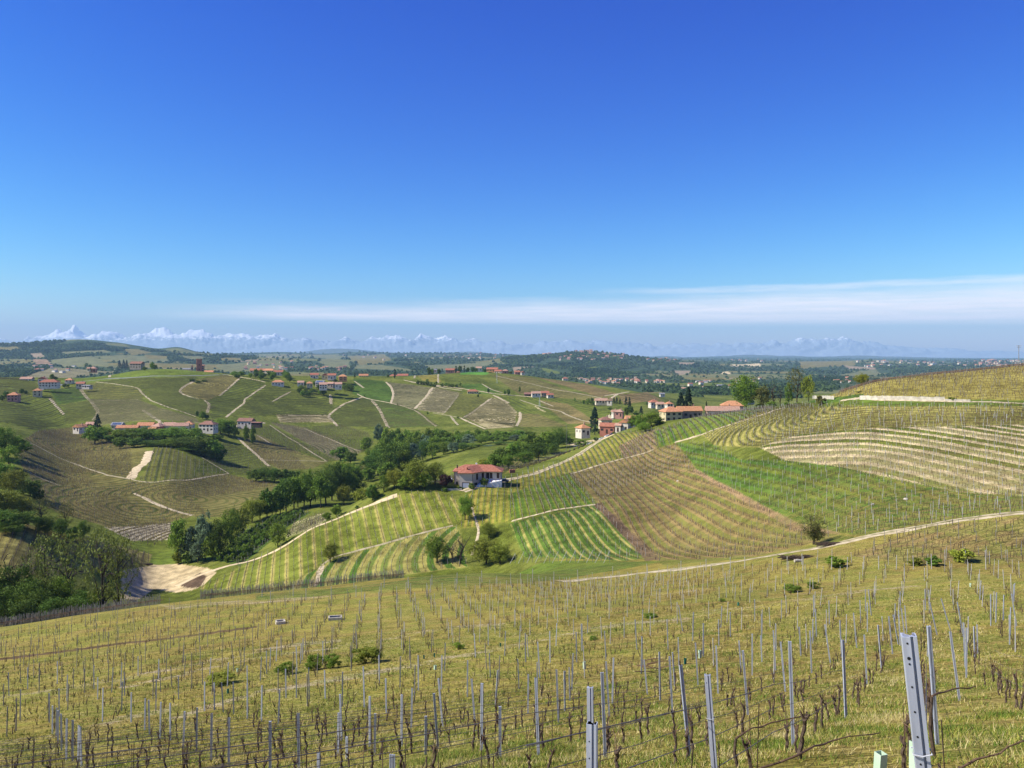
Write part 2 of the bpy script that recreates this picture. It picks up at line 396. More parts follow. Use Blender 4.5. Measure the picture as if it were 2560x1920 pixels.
# polygon, a row (2 or 3 points), row spacing in m, ground colour, second colour, share of the second colour, distance limits
FIELDS = [
 # --- big central hill
 ([(-300,940),(50,945),(95,965),(62,990),(-300,1000)], [(0,960),(60,958)], 2.6,'G','OG',.35,(700,1300)),
 ([(-300,1000),(125,988),(165,1040),(165,1062),(60,1078),(-300,1085)], [(20,1040),(140,1030)], 2.6,'G','OL',.35,(600,1300)),
 ([(125,975),(198,966),(222,1000),(145,1012)], [(140,990),(210,985)], 2.6,'GR','G',.4,(700,1300)),
 ([(145,1012),(222,1002),(243,1030),(236,1050),(160,1062)], [(150,1040),(230,1035)], 2.6,'G','OL',.45,(700,1300)),
 ([(200,965),(240,957),(345,970),(358,985),(350,1000),(230,997)], [(220,980),(340,985)], 2.6,'OG','G',.5,(700,1300)),
 ([(228,998),(350,1000),(400,1020),(490,1045),(505,1062),(420,1066),(240,1062),(246,1030)], [(250,1035),(320,1033),(400,1036)], 4.4,'GY','G',.4,(700,1300)),
 ([(240,955),(330,946),(485,943),(475,955),(450,972),(455,990),(515,1000),(525,1015),(512,1045),(480,1040),(400,1015),(362,992),(345,970)], [(380,985),(440,985)], 2.6,'G','GR',.5,(700,1300)),
 ([(490,950),(560,938),(602,945),(545,990),(517,1001),(460,986),(452,973)], [(470,970),(530,976),(585,968)], 6.0,'OL','S2',.35,(700,1300)),
 ([(600,946),(640,951),(664,962),(640,980),(608,1003),(565,1040),(525,1048),(522,1010),(517,1001),(545,990)], [(540,1020),(610,1012)], 2.6,'G','GR',.4,(700,1300)),
 ([(664,962),(690,966),(735,975),(800,985),(832,990),(832,1012),(815,1038),(700,1038),(570,1043),(612,1005),(640,980)], [(640,1010),(800,1012)], 2.6,'G2','G',.5,(700,1300)),
 ([(690,1036),(817,1037),(840,1056),(700,1056)], [(700,1046),(820,1047)], 7.0,'OL','ST',.4,(700,1300)),
 ([(835,1017),(905,994),(927,1001),(978,1070),(846,1066),(820,1042)], [(850,1035),(950,1040)], 2.6,'G','OL',.3,(700,1300)),
 ([(927,1001),(1000,1015),(1040,1025),(1092,1066),(972,1070)], [(950,1040),(1060,1045)], 3.0,'GR','G',.4,(700,1300)),
 ([(885,945),(960,953),(984,975),(976,1009),(920,1001),(880,985)], [(900,975),(970,985)], 2.6,'GR','G',.35,(700,1400)),
 ([(968,955),(1082,968),(1036,1022),(978,1009),(984,975)], [(990,990),(1050,995)], 2.6,'GY','OL',.5,(700,1400)),
 ([(1085,968),(1150,982),(1110,1034),(1042,1024)], [(1060,1005),(1130,1010)], 5.5,'GY','ST',.3,(700,1400)),
 ([(1150,984),(1232,995),(1160,1043),(1112,1035)], [(1130,1020),(1200,1025)], 2.6,'OG','GY',.5,(700,1400)),
 ([(1234,995),(1266,1003),(1292,1030),(1286,1068),(1220,1072),(1163,1045)], [(1190,1040),(1240,1040),(1285,1046)], 6.0,'OL','ST',.42,(700,1400)),
 ([(1232,985),(1300,1000),(1345,1040),(1420,1066),(1290,1075),(1292,1030),(1266,1003)], [(1290,1030),(1350,1050)], 2.6,'G','OL',.5,(700,1400)),
 ([(1290,1033),(1345,1035),(1420,1066),(1300,1068)], [(1290,1050),(1350,1060)], 2.6,'OL','RB',.4,(700,1400)),
 ([(1335,1014),(1350,1013),(1408,1036),(1398,1042),(1352,1026)], None, 0,'SA','ST',.3,(700,1400)),
 ([(1036,935),(1090,930),(1104,956),(1058,952)], [(1050,945),(1095,947)], 2.6,'YG','OL',.4,(900,1700)),
 ([(1100,935),(1200,945),(1290,985),(1200,980),(1120,962)], [(1120,950),(1200,965)], 2.6,'G','OL',.4,(900,1700)),
 ([(1150,960),(1205,960),(1255,987),(1180,985)], None, 0,'GR','G',.4,(900,1700)),
 ([(1155,927),(1232,927),(1216,937),(1150,936)], None, 0,'LG','LG',.3,(900,1900)),
 ([(1230,938),(1330,943),(1430,980),(1600,1000),(1480,1003),(1300,987)], [(1260,950),(1420,990)], 2.6,'OL','GY',.5,(900,1700)),
 ([(1340,943),(1470,962),(1545,985),(1500,992)], [(1360,950),(1500,985)], 2.6,'BR','OL',.5,(900,1700)),
 ([(1545,985),(1620,982),(1655,1000),(1560,1010)], [(1560,1000),(1640,990)], 2.6,'BR','OL',.5,(900,1700)),
 ([(1640,985),(1790,1010),(1800,1040),(1700,1020)], None, 0,'G','OG',.4,(900,1500)),
 ([(1300,985),(1480,1003),(1560,1010),(1500,1075),(1400,1050),(1330,1010)], [(1340,1000),(1500,1040)], 2.6,'G','OL',.45,(700,1400)),
 ([(1345,1000),(1420,1010),(1500,1060),(1420,1060)], None, 0,'OL','BR',.45,(700,1400)),
 ([(150,948),(250,915),(320,910),(440,924),(560,938),(330,945),(160,962)], [(180,945),(330,926),(520,934)], 9.0,'G2','GR',.38,(800,1400)),
 # --- left hill in front of it
 ([(95,1078),(250,1063),(340,1105),(372,1130),(372,1152),(332,1202),(190,1162),(60,1098)], [(150,1125),(246,1105),(362,1126)], 2.5,'OL','OG',.5,(350,760)),
 ([(55,1098),(190,1162),(335,1202),(300,1222),(150,1213),(60,1178),(40,1130)], [(80,1150),(200,1170),(310,1196)], 2.5,'OL','OG',.45,(330,760)),
 ([(350,1200),(388,1118),(430,1120),(560,1183),(500,1192),(400,1207)], [(400,1200),(415,1130)], 2.4,'OG','GR',.45,(350,760)),
 ([(70,1178),(150,1213),(300,1222),(335,1202),(400,1207),(560,1185),(700,1215),(650,1250),(580,1292),(490,1292),(335,1240),(180,1245),(90,1230)], [(340,1240),(463,1216),(600,1246)], 2.5,'OL','OG',.5,(300,760)),
 ([(90,1230),(335,1238),(482,1290),(430,1305),(425,1345),(390,1362),(335,1352),(250,1312),(170,1292),(120,1270)], [(174,1267),(260,1236),(345,1231)], 2.5,'OL','DB',.28,(290,760)),
 ([(262,1318),(330,1316),(432,1308),(427,1347),(392,1366),(345,1360)], [(290,1340),(350,1320),(420,1306)], 2.5,'WS','OL',.5,(290,560)),
 ([(590,1072),(675,1065),(842,1152),(815,1156),(700,1112),(650,1088)], [(683,1110),(785,1121),(830,1142)], 2.5,'G','GR',.5,(450,900)),
 ([(675,1056),(770,1070),(905,1130),(842,1152)], [(700,1075),(800,1100),(880,1128)], 2.5,'GY','G',.4,(450,900)),
 ([(760,1068),(850,1062),(920,1082),(935,1110),(905,1132)], [(785,1078),(871,1087),(925,1103)], 2.5,'G','OL',.45,(450,900)),
 ([(600,1095),(650,1088),(700,1112),(815,1156),(780,1172),(700,1175),(660,1152)], [(649,1113),(727,1118),(805,1152)], 2.5,'OL','G',.45,(450,900)),
 ([(480,1180),(560,1105),(640,1130),(680,1170),(695,1195),(570,1186)], [(500,1165),(640,1150)], 2.5,'G','OG',.4,(380,800)),
 ([(1415,1112),(1440,1090),(1462,1087),(1540,1080),(1538,1086),(1500,1103),(1470,1106),(1440,1116)], None, 0,'SA','ST',.4,(380,600)),
 # --- valley floor
 ([(305,1410),(440,1409),(520,1420),(542,1430),(500,1472),(440,1482),(385,1472),(345,1500),(300,1500)], None, 0,'SA','BR',.4,(220,420)),
 ([(448,1462),(500,1432),(518,1440),(500,1466),(470,1470)], None, 0,'DB','DB',.3,(220,420)),
 ([(330,1352),(560,1345),(560,1400),(440,1410),(330,1412)], None, 0,'G2','GR',.4,(220,460)),
 ([(540,1400),(600,1330),(700,1290),(780,1280),(710,1322),(640,1385),(600,1415)], [(560,1400),(720,1300)], 3.5,'GR','DK',.4,(280,480)),
 ([(715,1345),(735,1305),(800,1285),(830,1288),(790,1320)], [(720,1340),(790,1300)], 2.4,'G','ST',.4,(260,480)),
 ([(-200,1300),(0,1292),(110,1322),(250,1355),(380,1385),(370,1415),(250,1430),(0,1445),(-200,1450)], [(20,1430),(60,1340),(75,1310)], 2.6,'OL','S2',.5,(180,330)),
 ([(190,1345),(380,1388),(368,1412),(230,1400)], [(300,1400),(310,1362)], 3.6,'OL','S2',.5,(180,330)),
 # --- slope below the stone house
 ([(480,1475),(560,1440),(640,1398),(720,1360),(780,1322),(871,1284),(993,1238),(1080,1225),(1150,1250),(1150,1310),(958,1362),(860,1388),(805,1415),(770,1470)], [(929,1296),(944,1360)], 4.4,'G2','S2',.30,(225,420)),
 ([(690,1480),(805,1414),(860,1388),(958,1362),(1135,1316),(1150,1330),(1170,1420),(1000,1440),(800,1470)], [(900,1446),(925,1385),(940,1366)], 4.6,'S2','GR',.46,(215,420)),
 ([(1150,1250),(1180,1228),(1270,1197),(1420,1152),(1545,1085),(1632,1075),(1640,1122),(1560,1145),(1425,1182),(1280,1230),(1280,1305),(1150,1325)], [(1293,1189),(1293,1290)], 2.3,'G2','YG',.45,(225,480)),
 ([(1270,1235),(1425,1180),(1490,1260),(1280,1306)], [(1340,1190),(1372,1262)], 2.3,'G2','GR',.4,(225,480)),
 ([(1060,1215),(1250,1190),(1400,1140),(1500,1100),(1440,1090),(1240,1160),(1120,1195)], [(1400,1110),(1330,1175)], 2.3,'G','YG',.4,(300,520)),
 ([(1272,1310),(1490,1262),(1640,1397),(1540,1400),(1310,1395)], [(1373,1290),(1442,1391)], 2.5,'GR','S2',.28,(190,330)),
 ([(1490,1258),(1565,1215),(1740,1172),(1890,1262),(1995,1325),(2095,1338),(1965,1392),(1640,1400)], [(1627,1235),(1825,1358)], 2.5,'BR','OG',.5,(140,330)),
 ([(1482,1262),(1500,1257),(1650,1395),(1615,1400)], None, 0,'DB','BR',.3,(150,330)),
 ([(1725,1172),(1745,1172),(1905,1258),(1990,1305),(2095,1325),(2100,1342),(1985,1330),(1880,1268)], None, 0,'RB','BR',.3,(140,330)),
 ([(1425,1182),(1500,1160),(1632,1124),(1690,1108),(1740,1172),(1570,1216),(1495,1258)], [(1480,1165),(1560,1240)], 2.5,'OL','BR',.4,(225,480)),
 ([(1545,1115),(1632,1075),(1700,1060),(1640,1122),(1560,1146)], [(1600,1085),(1640,1115)], 2.5,'OL','RB',.4,(300,520)),
 ([(1632,1078),(1860,1010),(1940,1020),(1920,1032),(1754,1087),(1690,1105),(1645,1120)], [(1783,1037),(1835,1066)], 4.6,'G2','GR',.45,(280,520)),
 # --- bowl on the right
 ([(1690,1106),(1785,1112),(1850,1150),(1960,1150),(2100,1168),(2250,1197),(2400,1226),(2700,1238),(2700,1262),(2400,1300),(2270,1322),(2150,1342),(2095,1335),(1990,1308),(1900,1260),(1742,1172)], [(1920,1190),(2105,1243)], 4.6,'GR','G',.42,(110,420)),
 ([(1895,1118),(2000,1083),(2200,1066),(2900,1050),(2900,1240),(2560,1238),(2400,1228),(2250,1199),(2100,1170),(1960,1148)], [(1916,1122),(2264,1122),(2560,1180)], 4.8,'SA','G',.6,(110,420)),
 ([(1754,1087),(1900,1030),(1990,1012),(2900,1008),(2900,1052),(2200,1068),(2000,1086),(1895,1120),(1785,1114)], [(1950,1053),(2200,1052),(2500,1046)], 2.6,'OG','S2',.4,(140,480)),
 ([(1985,992),(2150,958),(2560,912),(2900,880),(2900,1002),(2160,998)], [(2200,976),(2400,966),(2560,964)], 3.2,'YG','S2',.5,(180,480)),
 ([(1920,1000),(2150,998),(2900,1003),(2900,1014),(2000,1016),(1920,1030)], None, 0,'G','GR',.4,(180,480)),
 ([(1985,1003),(2160,985),(2160,999),(2060,1008)], None, 0,'GR','G',.4,(180,480)),
 ([(2125,1390),(2300,1322),(2560,1290),(2700,1275),(2700,1402),(2300,1404)], [(2300,1392),(2560,1300)], 2.5,'OL','BR',.45,(100,170)),
 # --- bank and grass between the near slope and the track
 ([(640,1490),(1000,1452),(1280,1406),(1540,1400),(1660,1402),(1420,1448),(1000,1470),(640,1505)], None, 0,'GR','G',.5,(100,215)),
 ([(1640,1400),(1965,1392),(2095,1342),(2150,1345),(1920,1392),(1660,1412)], None, 0,'G','GR',.4,(100,215)),
]

# on the distant hills the vines stand on benches, so the dark rows read several metres apart
def benches(f):
    if f[2] == 2.6 and f[6][0] >= 600: return (f[0], f[1], 7.5, f[3], 'DG', .30, f[6])
    if f[2] in (2.4, 2.5, 2.6) and f[6][0] >= 290 and f[6][1] >= 700: return (f[0], f[1], 5.0, f[3], 'DG', .34, f[6])
    return f
FIELDS = [benches(f) for f in FIELDS]
def row_frame(rows):
    """turn two or three picture points of one vine row into a straight or circular family of rows on the ground"""
    P = [at(*p) for p in rows]
    a = np.array([P[0].x, P[0].y]); c = np.array([P[-1].x, P[-1].y])
    d = (c-a)/np.linalg.norm(c-a); n = np.array([-d[1], d[0]])
    if len(P) == 3:
        b = np.array([P[1].x, P[1].y])
        A = np.array([[2*(b-a)[0], 2*(b-a)[1]], [2*(c-a)[0], 2*(c-a)[1]]]); r = np.array([b@b-a@a, c@c-a@a])
        if abs(np.linalg.det(A)) > 1e-3*np.linalg.norm(b-a)*np.linalg.norm(c-a):
            o = np.linalg.solve(A, r); R = np.linalg.norm(a-o)
            if R < 1500: return ('arc', o, R)
    return ('line', a, n)
def row_coord(fr, X, Y):
    if fr[0] == 'arc': return np.hypot(X-fr[1][0], Y-fr[1][1]) - fr[2]
    return (X-fr[1][0])*fr[2][0] + (Y-fr[1][1])*fr[2][1]
FRAMES = [row_frame(f[1]) if f[1] else None for f in FIELDS]

def ground_colours(X, Y):
    """base tones of every ground point: default cover by zone, then the fields that are laid over it"""
    px = 1280 + F*X/np.maximum(Y, 4); py = base_py(X, Y)
    n = len(X)
    ca = np.zeros((n, 4), np.float32); cb = np.zeros((n, 4), np.float32); ph = np.zeros(n, np.float32)
    def setc(m, a, b, du):
        ca[m, :3] = CO[a]; cb[m, :3] = CO[b]; cb[m, 3] = du
    setc(np.ones(n, bool), 'G', 'OL', 0.3)
    setc(Y < 212, 'YG', 'G', 0.3)
    setc((Y > 300) & (Y < 1500), 'G', 'OG', 0.4)
    far = Y > 1500
    k = fbm(X/420, Y/800, 5, 4); k2 = vnoise(X/200, Y/420, 77)
    setc(far & (k <= 0.12), 'FO', 'FO', .3)
    setc(far & (k > 0.12), 'FP', 'G', .3)
    setc(far & (k > 0.10) & (k2 > 0.55), 'OL', 'FP', .3)
    setc(far & (k > 0.05) & (k2 > 0.82), 'FB', 'FP', .3)
    setc(far & (Y > 9500), 'FO', 'FO', .3)
    ca[:, 3] = 0
    for f, fr in zip(FIELDS, FRAMES):
        m = in_poly(px, py, f[0]) & (Y > f[6][0]) & (Y < f[6][1])
        setc(m, f[3], f[4], f[5])
        if fr is not None:
            ph[m] = row_coord(fr, X[m], Y[m])/f[2]; ca[m, 3] = 1
        else:
            ca[m, 3] = 0
    for poly, a in FARP:
        m = in_poly(px, py, poly) & (Y > 1450)
        setc(m, a, a, .3)
    return ca, cb, ph
FARP = [
 ([(-300,860),(60,860),(160,854),(250,858),(350,870),(430,884),(520,892),(640,893),(640,903),(480,908),(400,896),(300,884),(230,902),(130,905),(60,898),(-300,905)],'FO'),
 ([(-300,905),(60,912),(110,918),(180,925),(60,945),(-300,945)],'FO'),
 ([(74,884),(104,882),(116,896),(82,897)],'FB'), ([(80,898),(118,898),(135,915),(95,912)],'RB'),
 ([(118,900),(230,892),(260,902),(300,918),(160,922)],'FP'), ([(230,893),(300,888),(420,892),(420,903),(310,906)],'FP'),
 ([(270,906),(420,906),(640,912),(640,922),(420,918),(270,915)],'OL'), ([(360,886),(420,890),(412,897),(370,898)],'OL'),
 ([(-60,868),(40,866),(66,874),(-60,882)],'OL'), ([(150,880),(260,874),(280,882),(160,890)],'FP'), ([(300,872),(345,872),(380,884),(330,888)],'OL'), ([(440,888),(500,892),(540,899),(470,900)],'FP'), ([(560,896),(620,897),(600,904),(540,903)],'OL'), ([(1300,905),(1360,903),(1380,911),(1310,912)],'FP'), ([(1540,925),(1600,915),(1630,922),(1570,935)],'OL'), ([(1350,922),(1420,926),(1430,934),(1370,930)],'G'), ([(80,935),(130,922),(300,928),(180,945),(60,945)],'GY'), ([(540,912),(700,905),(720,925),(560,930)],'FP'),
 ([(796,905),(830,888),(870,905),(880,922),(820,922)],'FP'), ([(870,893),(960,884),(985,905),(900,912)],'OL'), ([(890,912),(1000,910),(1040,928),(880,930)],'FP'),
 ([(960,905),(1000,896),(1065,918),(1060,924),(960,912)],'FO'), ([(870,930),(880,922),(1000,925),(1000,940),(870,945)],'FO'),
 ([(1060,910),(1240,905),(1200,920),(1080,925)],'FP'), ([(1280,918),(1335,914),(1340,918),(1285,924)],'FB'),
 ([(1250,896),(1300,890),(1430,884),(1540,890),(1640,900),(1700,908),(1640,925),(1560,945),(1440,940),(1340,915),(1270,915)],'FO'),
 ([(1440,918),(1490,914),(1500,920),(1450,925)],'G'), ([(1680,925),(1730,926),(1715,938),(1700,940)],'FB'), ([(1800,932),(1820,930),(1830,937),(1805,938)],'SA'),
 ([(1690,907),(1740,906),(1735,912),(1700,912)],'FB'), ([(1830,911),(1900,910),(1905,915),(1835,915)],'SA'),
 ([(1640,960),(1900,955),(1900,965),(1640,968)],'G'), ([(1700,965),(1840,968),(1840,971),(1700,970)],'FP'),
 ([(2000,905),(2130,902),(2140,912),(2000,920)],'OL'), ([(2110,912),(2190,918),(2190,923),(2120,922)],'FB'), ([(2100,935),(2200,920),(2240,930),(2140,945)],'FP'),
 ([(1700,975),(1900,972),(2000,985),(2000,1010),(1700,1005)],'FO'), ([(2000,940),(2170,945),(2170,975),(2000,980)],'FO'),
 ([(2180,912),(2480,912),(2480,930),(2200,932)],'FO'),
]

def ground_material():
    m, nt, b = new_mat("ground")
    N, L = nt.nodes.new, nt.links.new
    def mth(op, a, c=None, clamp=False):
        k = N('ShaderNodeMath'); k.operation = op; k.use_clamp = clamp
        for i, v in enumerate((a, c)):
            if v is None: continue
            if isinstance(v, (int, float)): k.inputs[i].default_value = v
            else: L(v, k.inputs[i])
        return k.outputs[0]
    def mr(v, a, c, lo=0.0, hi=1.0):
        k = N('ShaderNodeMapRange'); k.interpolation_type = 'SMOOTHSTEP'; L(v, k.inputs[0])
        for i, q in zip((1, 2, 3, 4), (a, c, lo, hi)):
            if isinstance(q, (int, float)): k.inputs[i].default_value = q
            else: L(q, k.inputs[i])
        return k.outputs[0]
    def mix(f, a, c, mode='MIX'):
        k = N('ShaderNodeMix'); k.data_type = 'RGBA'; k.blend_type = mode
        for nm, q in (('Factor', f), ('A', a), ('B', c)):
            if isinstance(q, (int, float)): k.inputs[nm].default_value = q
            elif isinstance(q, tuple): k.inputs[nm].default_value = (*q, 1)
            else: L(q, k.inputs[nm])
        return k.outputs['Result']
    def attr(n):
        a = N('ShaderNodeAttribute'); a.attribute_name = n; return a
    A, B, P = attr('ca'), attr('cb'), attr('ph')
    geo = N('ShaderNodeNewGeometry')
    def noise(scale, detail=3, rough=0.55, vec=None):
        n = N('ShaderNodeTexNoise'); n.inputs['Scale'].default_value = scale; n.inputs['Detail'].default_value = detail; n.inputs['Roughness'].default_value = rough
        L(vec or geo.outputs['Position'], n.inputs['Vector']); return n.outputs[0]
    nb = noise(0.03, 4); nm_ = noise(0.28, 4); nf = noise(2.6, 5, 0.65); nff = noise(17.0, 3, 0.6)
    # stripes between the vine rows
    ph = mth('ADD', P.outputs['Fac'], mth('MULTIPLY', mth('SUBTRACT', nm_, 0.5), 0.16))
    fr = mth('ABSOLUTE', mth('SUBTRACT', mth('FRACT', ph), 0.5))
    half = mth('MULTIPLY', B.outputs['Alpha'], 0.5)
    nz = mth('MULTIPLY', mth('SUBTRACT', nf, 0.5), 0.14)
    st = mth('SUBTRACT', 1.0, mr(mth('ADD', fr, nz), mth('SUBTRACT', half, 0.05), mth('ADD', half, 0.05)))
    patch = mr(mth('ADD', mth('MULTIPLY', nb, 0.5), mth('MULTIPLY', nf, 0.5)), 0.46, 0.6)
    patch = mth('MULTIPLY', patch, mth('MULTIPLY', B.outputs['Alpha'], 1.6), clamp=True)
    rid = N('ShaderNodeTexWhiteNoise'); rid.noise_dimensions = '1D'; L(mth('FLOOR', ph), rid.inputs['W'])
    rv = mth('ADD', mth('MULTIPLY', rid.outputs['Value'], 0.75), mth('MULTIPLY', nm_, 0.9))
    st = mth('MULTIPLY', st, mr(rv, 0.40, 0.95, 0.5, 1.0))
    fac = mth('ADD', mth('MULTIPLY', st, A.outputs['Alpha']), mth('MULTIPLY', patch, mth('SUBTRACT', 1.0, mth('MULTIPLY', A.outputs['Alpha'], 0.75))), clamp=True)
    col = mix(fac, A.outputs['Color'], B.outputs['Color'])
    v = mth('ADD', mth('ADD', mth('MULTIPLY', nb, 0.5), mth('MULTIPLY', nm_, 0.55)), mth('ADD', mth('MULTIPLY', nf, 0.6), mth('MULTIPLY', nff, 0.5)))
    v = mr(v, 0.90, 1.26, 0.48, 1.5)
    vv = N('ShaderNodeCombineXYZ')
    for i in range(3): L(v, vv.inputs[i])
    col = mix(1.0, col, vv.outputs[0], 'MULTIPLY')
    # dry straw and bare earth showing through on the near slope, drawn out along the contour benches
    S = attr('st')
    dry = mr(mth('ADD', mth('MULTIPLY', noise(0.9, 5, 0.7), 0.6), mth('MULTIPLY', nff, 0.4)), 0.47, 0.62)
    dry = mth('MULTIPLY', dry, mr(noise(0.11, 3), 0.35, 0.7, 0.25, 0.95))
    mpv = N('ShaderNodeMapping'); mpv.inputs['Rotation'].default_value = (0, 0, -0.33); mpv.inputs['Scale'].default_value = (.16, 1.1, 1.1)
    L(geo.outputs['Position'], mpv.inputs[0])
    sk = noise(.55, 6, .62, mpv.outputs[0]); sk2 = noise(2.4, 4, .6, mpv.outputs[0])
    # brown-tinged sward, then drawn-out straw streaks and greener tufts
    col = mix(mth('MULTIPLY', S.outputs['Alpha'], mr(sk, .47, .57, 0.0, .70)), col, (.25, .170, .05))
    col = mix(mth('MULTIPLY', S.outputs['Alpha'], mr(noise(.16, 4, .6), .47, .57, 0.0, .65)), col, (.15, .185, .025))
    dry = mth('MAXIMUM', mth('MULTIPLY', dry, .8), mr(mth('ADD', mth('MULTIPLY', sk2, .6), mth('MULTIPLY', nff, .4)), .51, .58, 0.0, .85))
    dryf = mth('MULTIPLY', dry, S.outputs['Alpha'])
    col = mix(dryf, col, mix(nf, (.38, .29, .075), (.56, .44, .145)))
    bare = mr(mth('ADD', S.outputs['Fac'], mth('ADD', mth('MULTIPLY', mth('SUBTRACT', nf, 0.5), 1.5), mth('MULTIPLY', mth('SUBTRACT', sk, 0.5), 1.6))), 0.5, 1.0, 0.0, .85)
    col = mix(bare, col, mix(nff, (.33, .25, .13), (.62, .51, .32)))
    clod = mr(noise(6.0, 4, .75), .42, .58, .45, 1.4); c3 = N('ShaderNodeCombineXYZ')
    for i in range(3): L(clod, c3.inputs[i])
    col = mix(S.outputs['Alpha'], col, mix(1.0, col, c3.outputs[0], 'MULTIPLY'))
    L(col, b.inputs['Base Color'])
    b.inputs['Roughness'].default_value = 1.0
    b.inputs['Specular IOR Level'].default_value = 0.05
    bp = N('ShaderNodeBump'); bp.inputs['Strength'].default_value = 0.9; bp.inputs['Distance'].default_value = 0.12
    L(mth('ADD', mth('MULTIPLY', nf, 0.7), mth('MULTIPLY', nff, 0.35)), bp.inputs['Height'])
    L(bp.outputs[0], b.inputs['Normal'])
    return m

# benches of bare earth that cross the near slope along the contour (picture points, half width in px, strength)
BENCH = [([(-200,1905),(0,1858),(160,1838),(330,1792),(420,1775)],9,.8), ([(420,1800),(640,1735),(900,1690),(1280,1617),(1400,1590),(1560,1560),(1720,1548)],7,.9),
 ([(1600,1565),(1800,1528),(1950,1512),(2200,1472),(2300,1468)],7,.75), ([(-100,1770),(0,1745),(300,1700),(640,1632),(760,1610),(850,1603)],6,.85),
 ([(300,1722),(640,1645),(800,1625),(1000,1592),(1140,1567),(1260,1560)],5,.85), ([(1280,1538),(1460,1510),(1560,1495),(1740,1475)],3,.7),
 ([(400,1516),(440,1523),(520,1512),(640,1508),(820,1490)],6,.85), ([(1920,1497),(2100,1478),(2350,1440)],4,.65), ([(1290,1600),(1500,1560)],5,.6),
 ([(2050,1585),(2300,1530),(2500,1508)],4,.5), ([(1450,1660),(1700,1670),(1760,1650)],8,.45), ([(130,1545),(400,1525),(560,1500)],3,.5), ([(1900,1462),(2080,1420),(2360,1405)],3,.6)]
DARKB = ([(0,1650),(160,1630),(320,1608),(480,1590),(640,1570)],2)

def seg_dist(px, py, pts):
    d = np.full(px.shape, 1e9)
    for (x0, y0), (x1, y1) in zip(pts[:-1], pts[1:]):
        dx, dy = x1-x0, y1-y0
        t = np.clip(((px-x0)*dx+(py-y0)*dy)/(dx*dx+dy*dy), 0, 1)
        d = np.minimum(d, np.hypot(px-x0-t*dx, py-y0-t*dy))
    return d

def build_terrain():
    # rows close together where the picture sees them close together
    Ys = [-22, -12, -6, -2, 0.5, 2.5, 4.5]
    Y = 6.0
    while Y < 22900:
        Ys.append(Y)
        Y *= 1.0062 if Y < 150 else (1.0045 if Y < 1300 else 1.007)
    Ys.append(22900)
    Ys = np.array(Ys)
    ts = np.linspace(-0.86, 0.86, 1180)
    APEX = 45.0
    TT, YY = np.meshgrid(ts, Ys)
    XX = TT*(YY + APEX*np.clip(1-YY/400, 0, 1))
    X = XX.ravel(); Yf = YY.ravel()
    Z = H(X, Yf)
    V = np.stack([X, Yf, Z], 1)
    nr, nc = len(Ys), len(ts)
    i = np.arange(nr-1)[:, None]*nc + np.arange(nc-1)[None]
    Fq = np.stack([i, i+1, i+nc+1, i+nc], -1).reshape(-1, 4)
    me = np_mesh("ground", V, Fq, ground_material(), smooth=True)
    ca, cb, ph = ground_colours(X, Yf)
    st = np.zeros((len(X), 4), np.float32)
    nearm = (Yf < 165)
    px = 1280 + F*X/np.maximum(Yf, 4); py = base_py(X, Yf)
    bare = np.zeros(len(X), np.float32)
    for pts, w, s in BENCH:
        d = seg_dist(px, py, pts)
        bare = np.maximum(bare, .78*s*np.clip(1.35-d/w/1.25, 0, 1))
    st[:, 0] = st[:, 1] = st[:, 2] = bare*nearm
    st[:, 3] = np.where(Yf < 130, 1.0, np.clip((215-Yf)/85, 0.0, 1))*0.8
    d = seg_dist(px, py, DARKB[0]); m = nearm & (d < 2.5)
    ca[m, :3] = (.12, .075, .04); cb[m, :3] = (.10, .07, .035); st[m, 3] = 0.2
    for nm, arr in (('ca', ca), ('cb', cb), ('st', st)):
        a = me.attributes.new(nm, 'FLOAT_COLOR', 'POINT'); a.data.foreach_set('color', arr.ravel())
    a = me.attributes.new('ph', 'FLOAT', 'POINT'); a.data.foreach_set('value', ph)
    o = link_mesh("ground", me)
    tag(o, "rolling vineyard hillsides and valley floor under striped spring fields", kind='structure')
build_terrain()

# ------------------------------------------------------------------ haze
def build_haze():
    m = bpy.data.materials.new("haze"); m.use_nodes = True
    nt = m.node_tree; nt.nodes.clear()
    o = nt.nodes.new('ShaderNodeOutputMaterial'); v = nt.nodes.new('ShaderNodeVolumePrincipled')
    v.inputs['Color'].default_value = (.50, .78, 1.0, 1)
    v.inputs['Density'].default_value = HAZE_D
    v.inputs['Anisotropy'].default_value = 0.0
    nt.links.new(v.outputs[0], o.inputs['Volume'])
    b = MB(); b.box(-29000, 29000, -500, 35000, -620, HAZE_TOP)
    ob = b.build("haze", m)
    tag(ob, "thin blue haze in the air over the hills", kind='stuff')
HAZE_D = 4.7e-5; HAZE_TOP = 1090.0
build_haze()

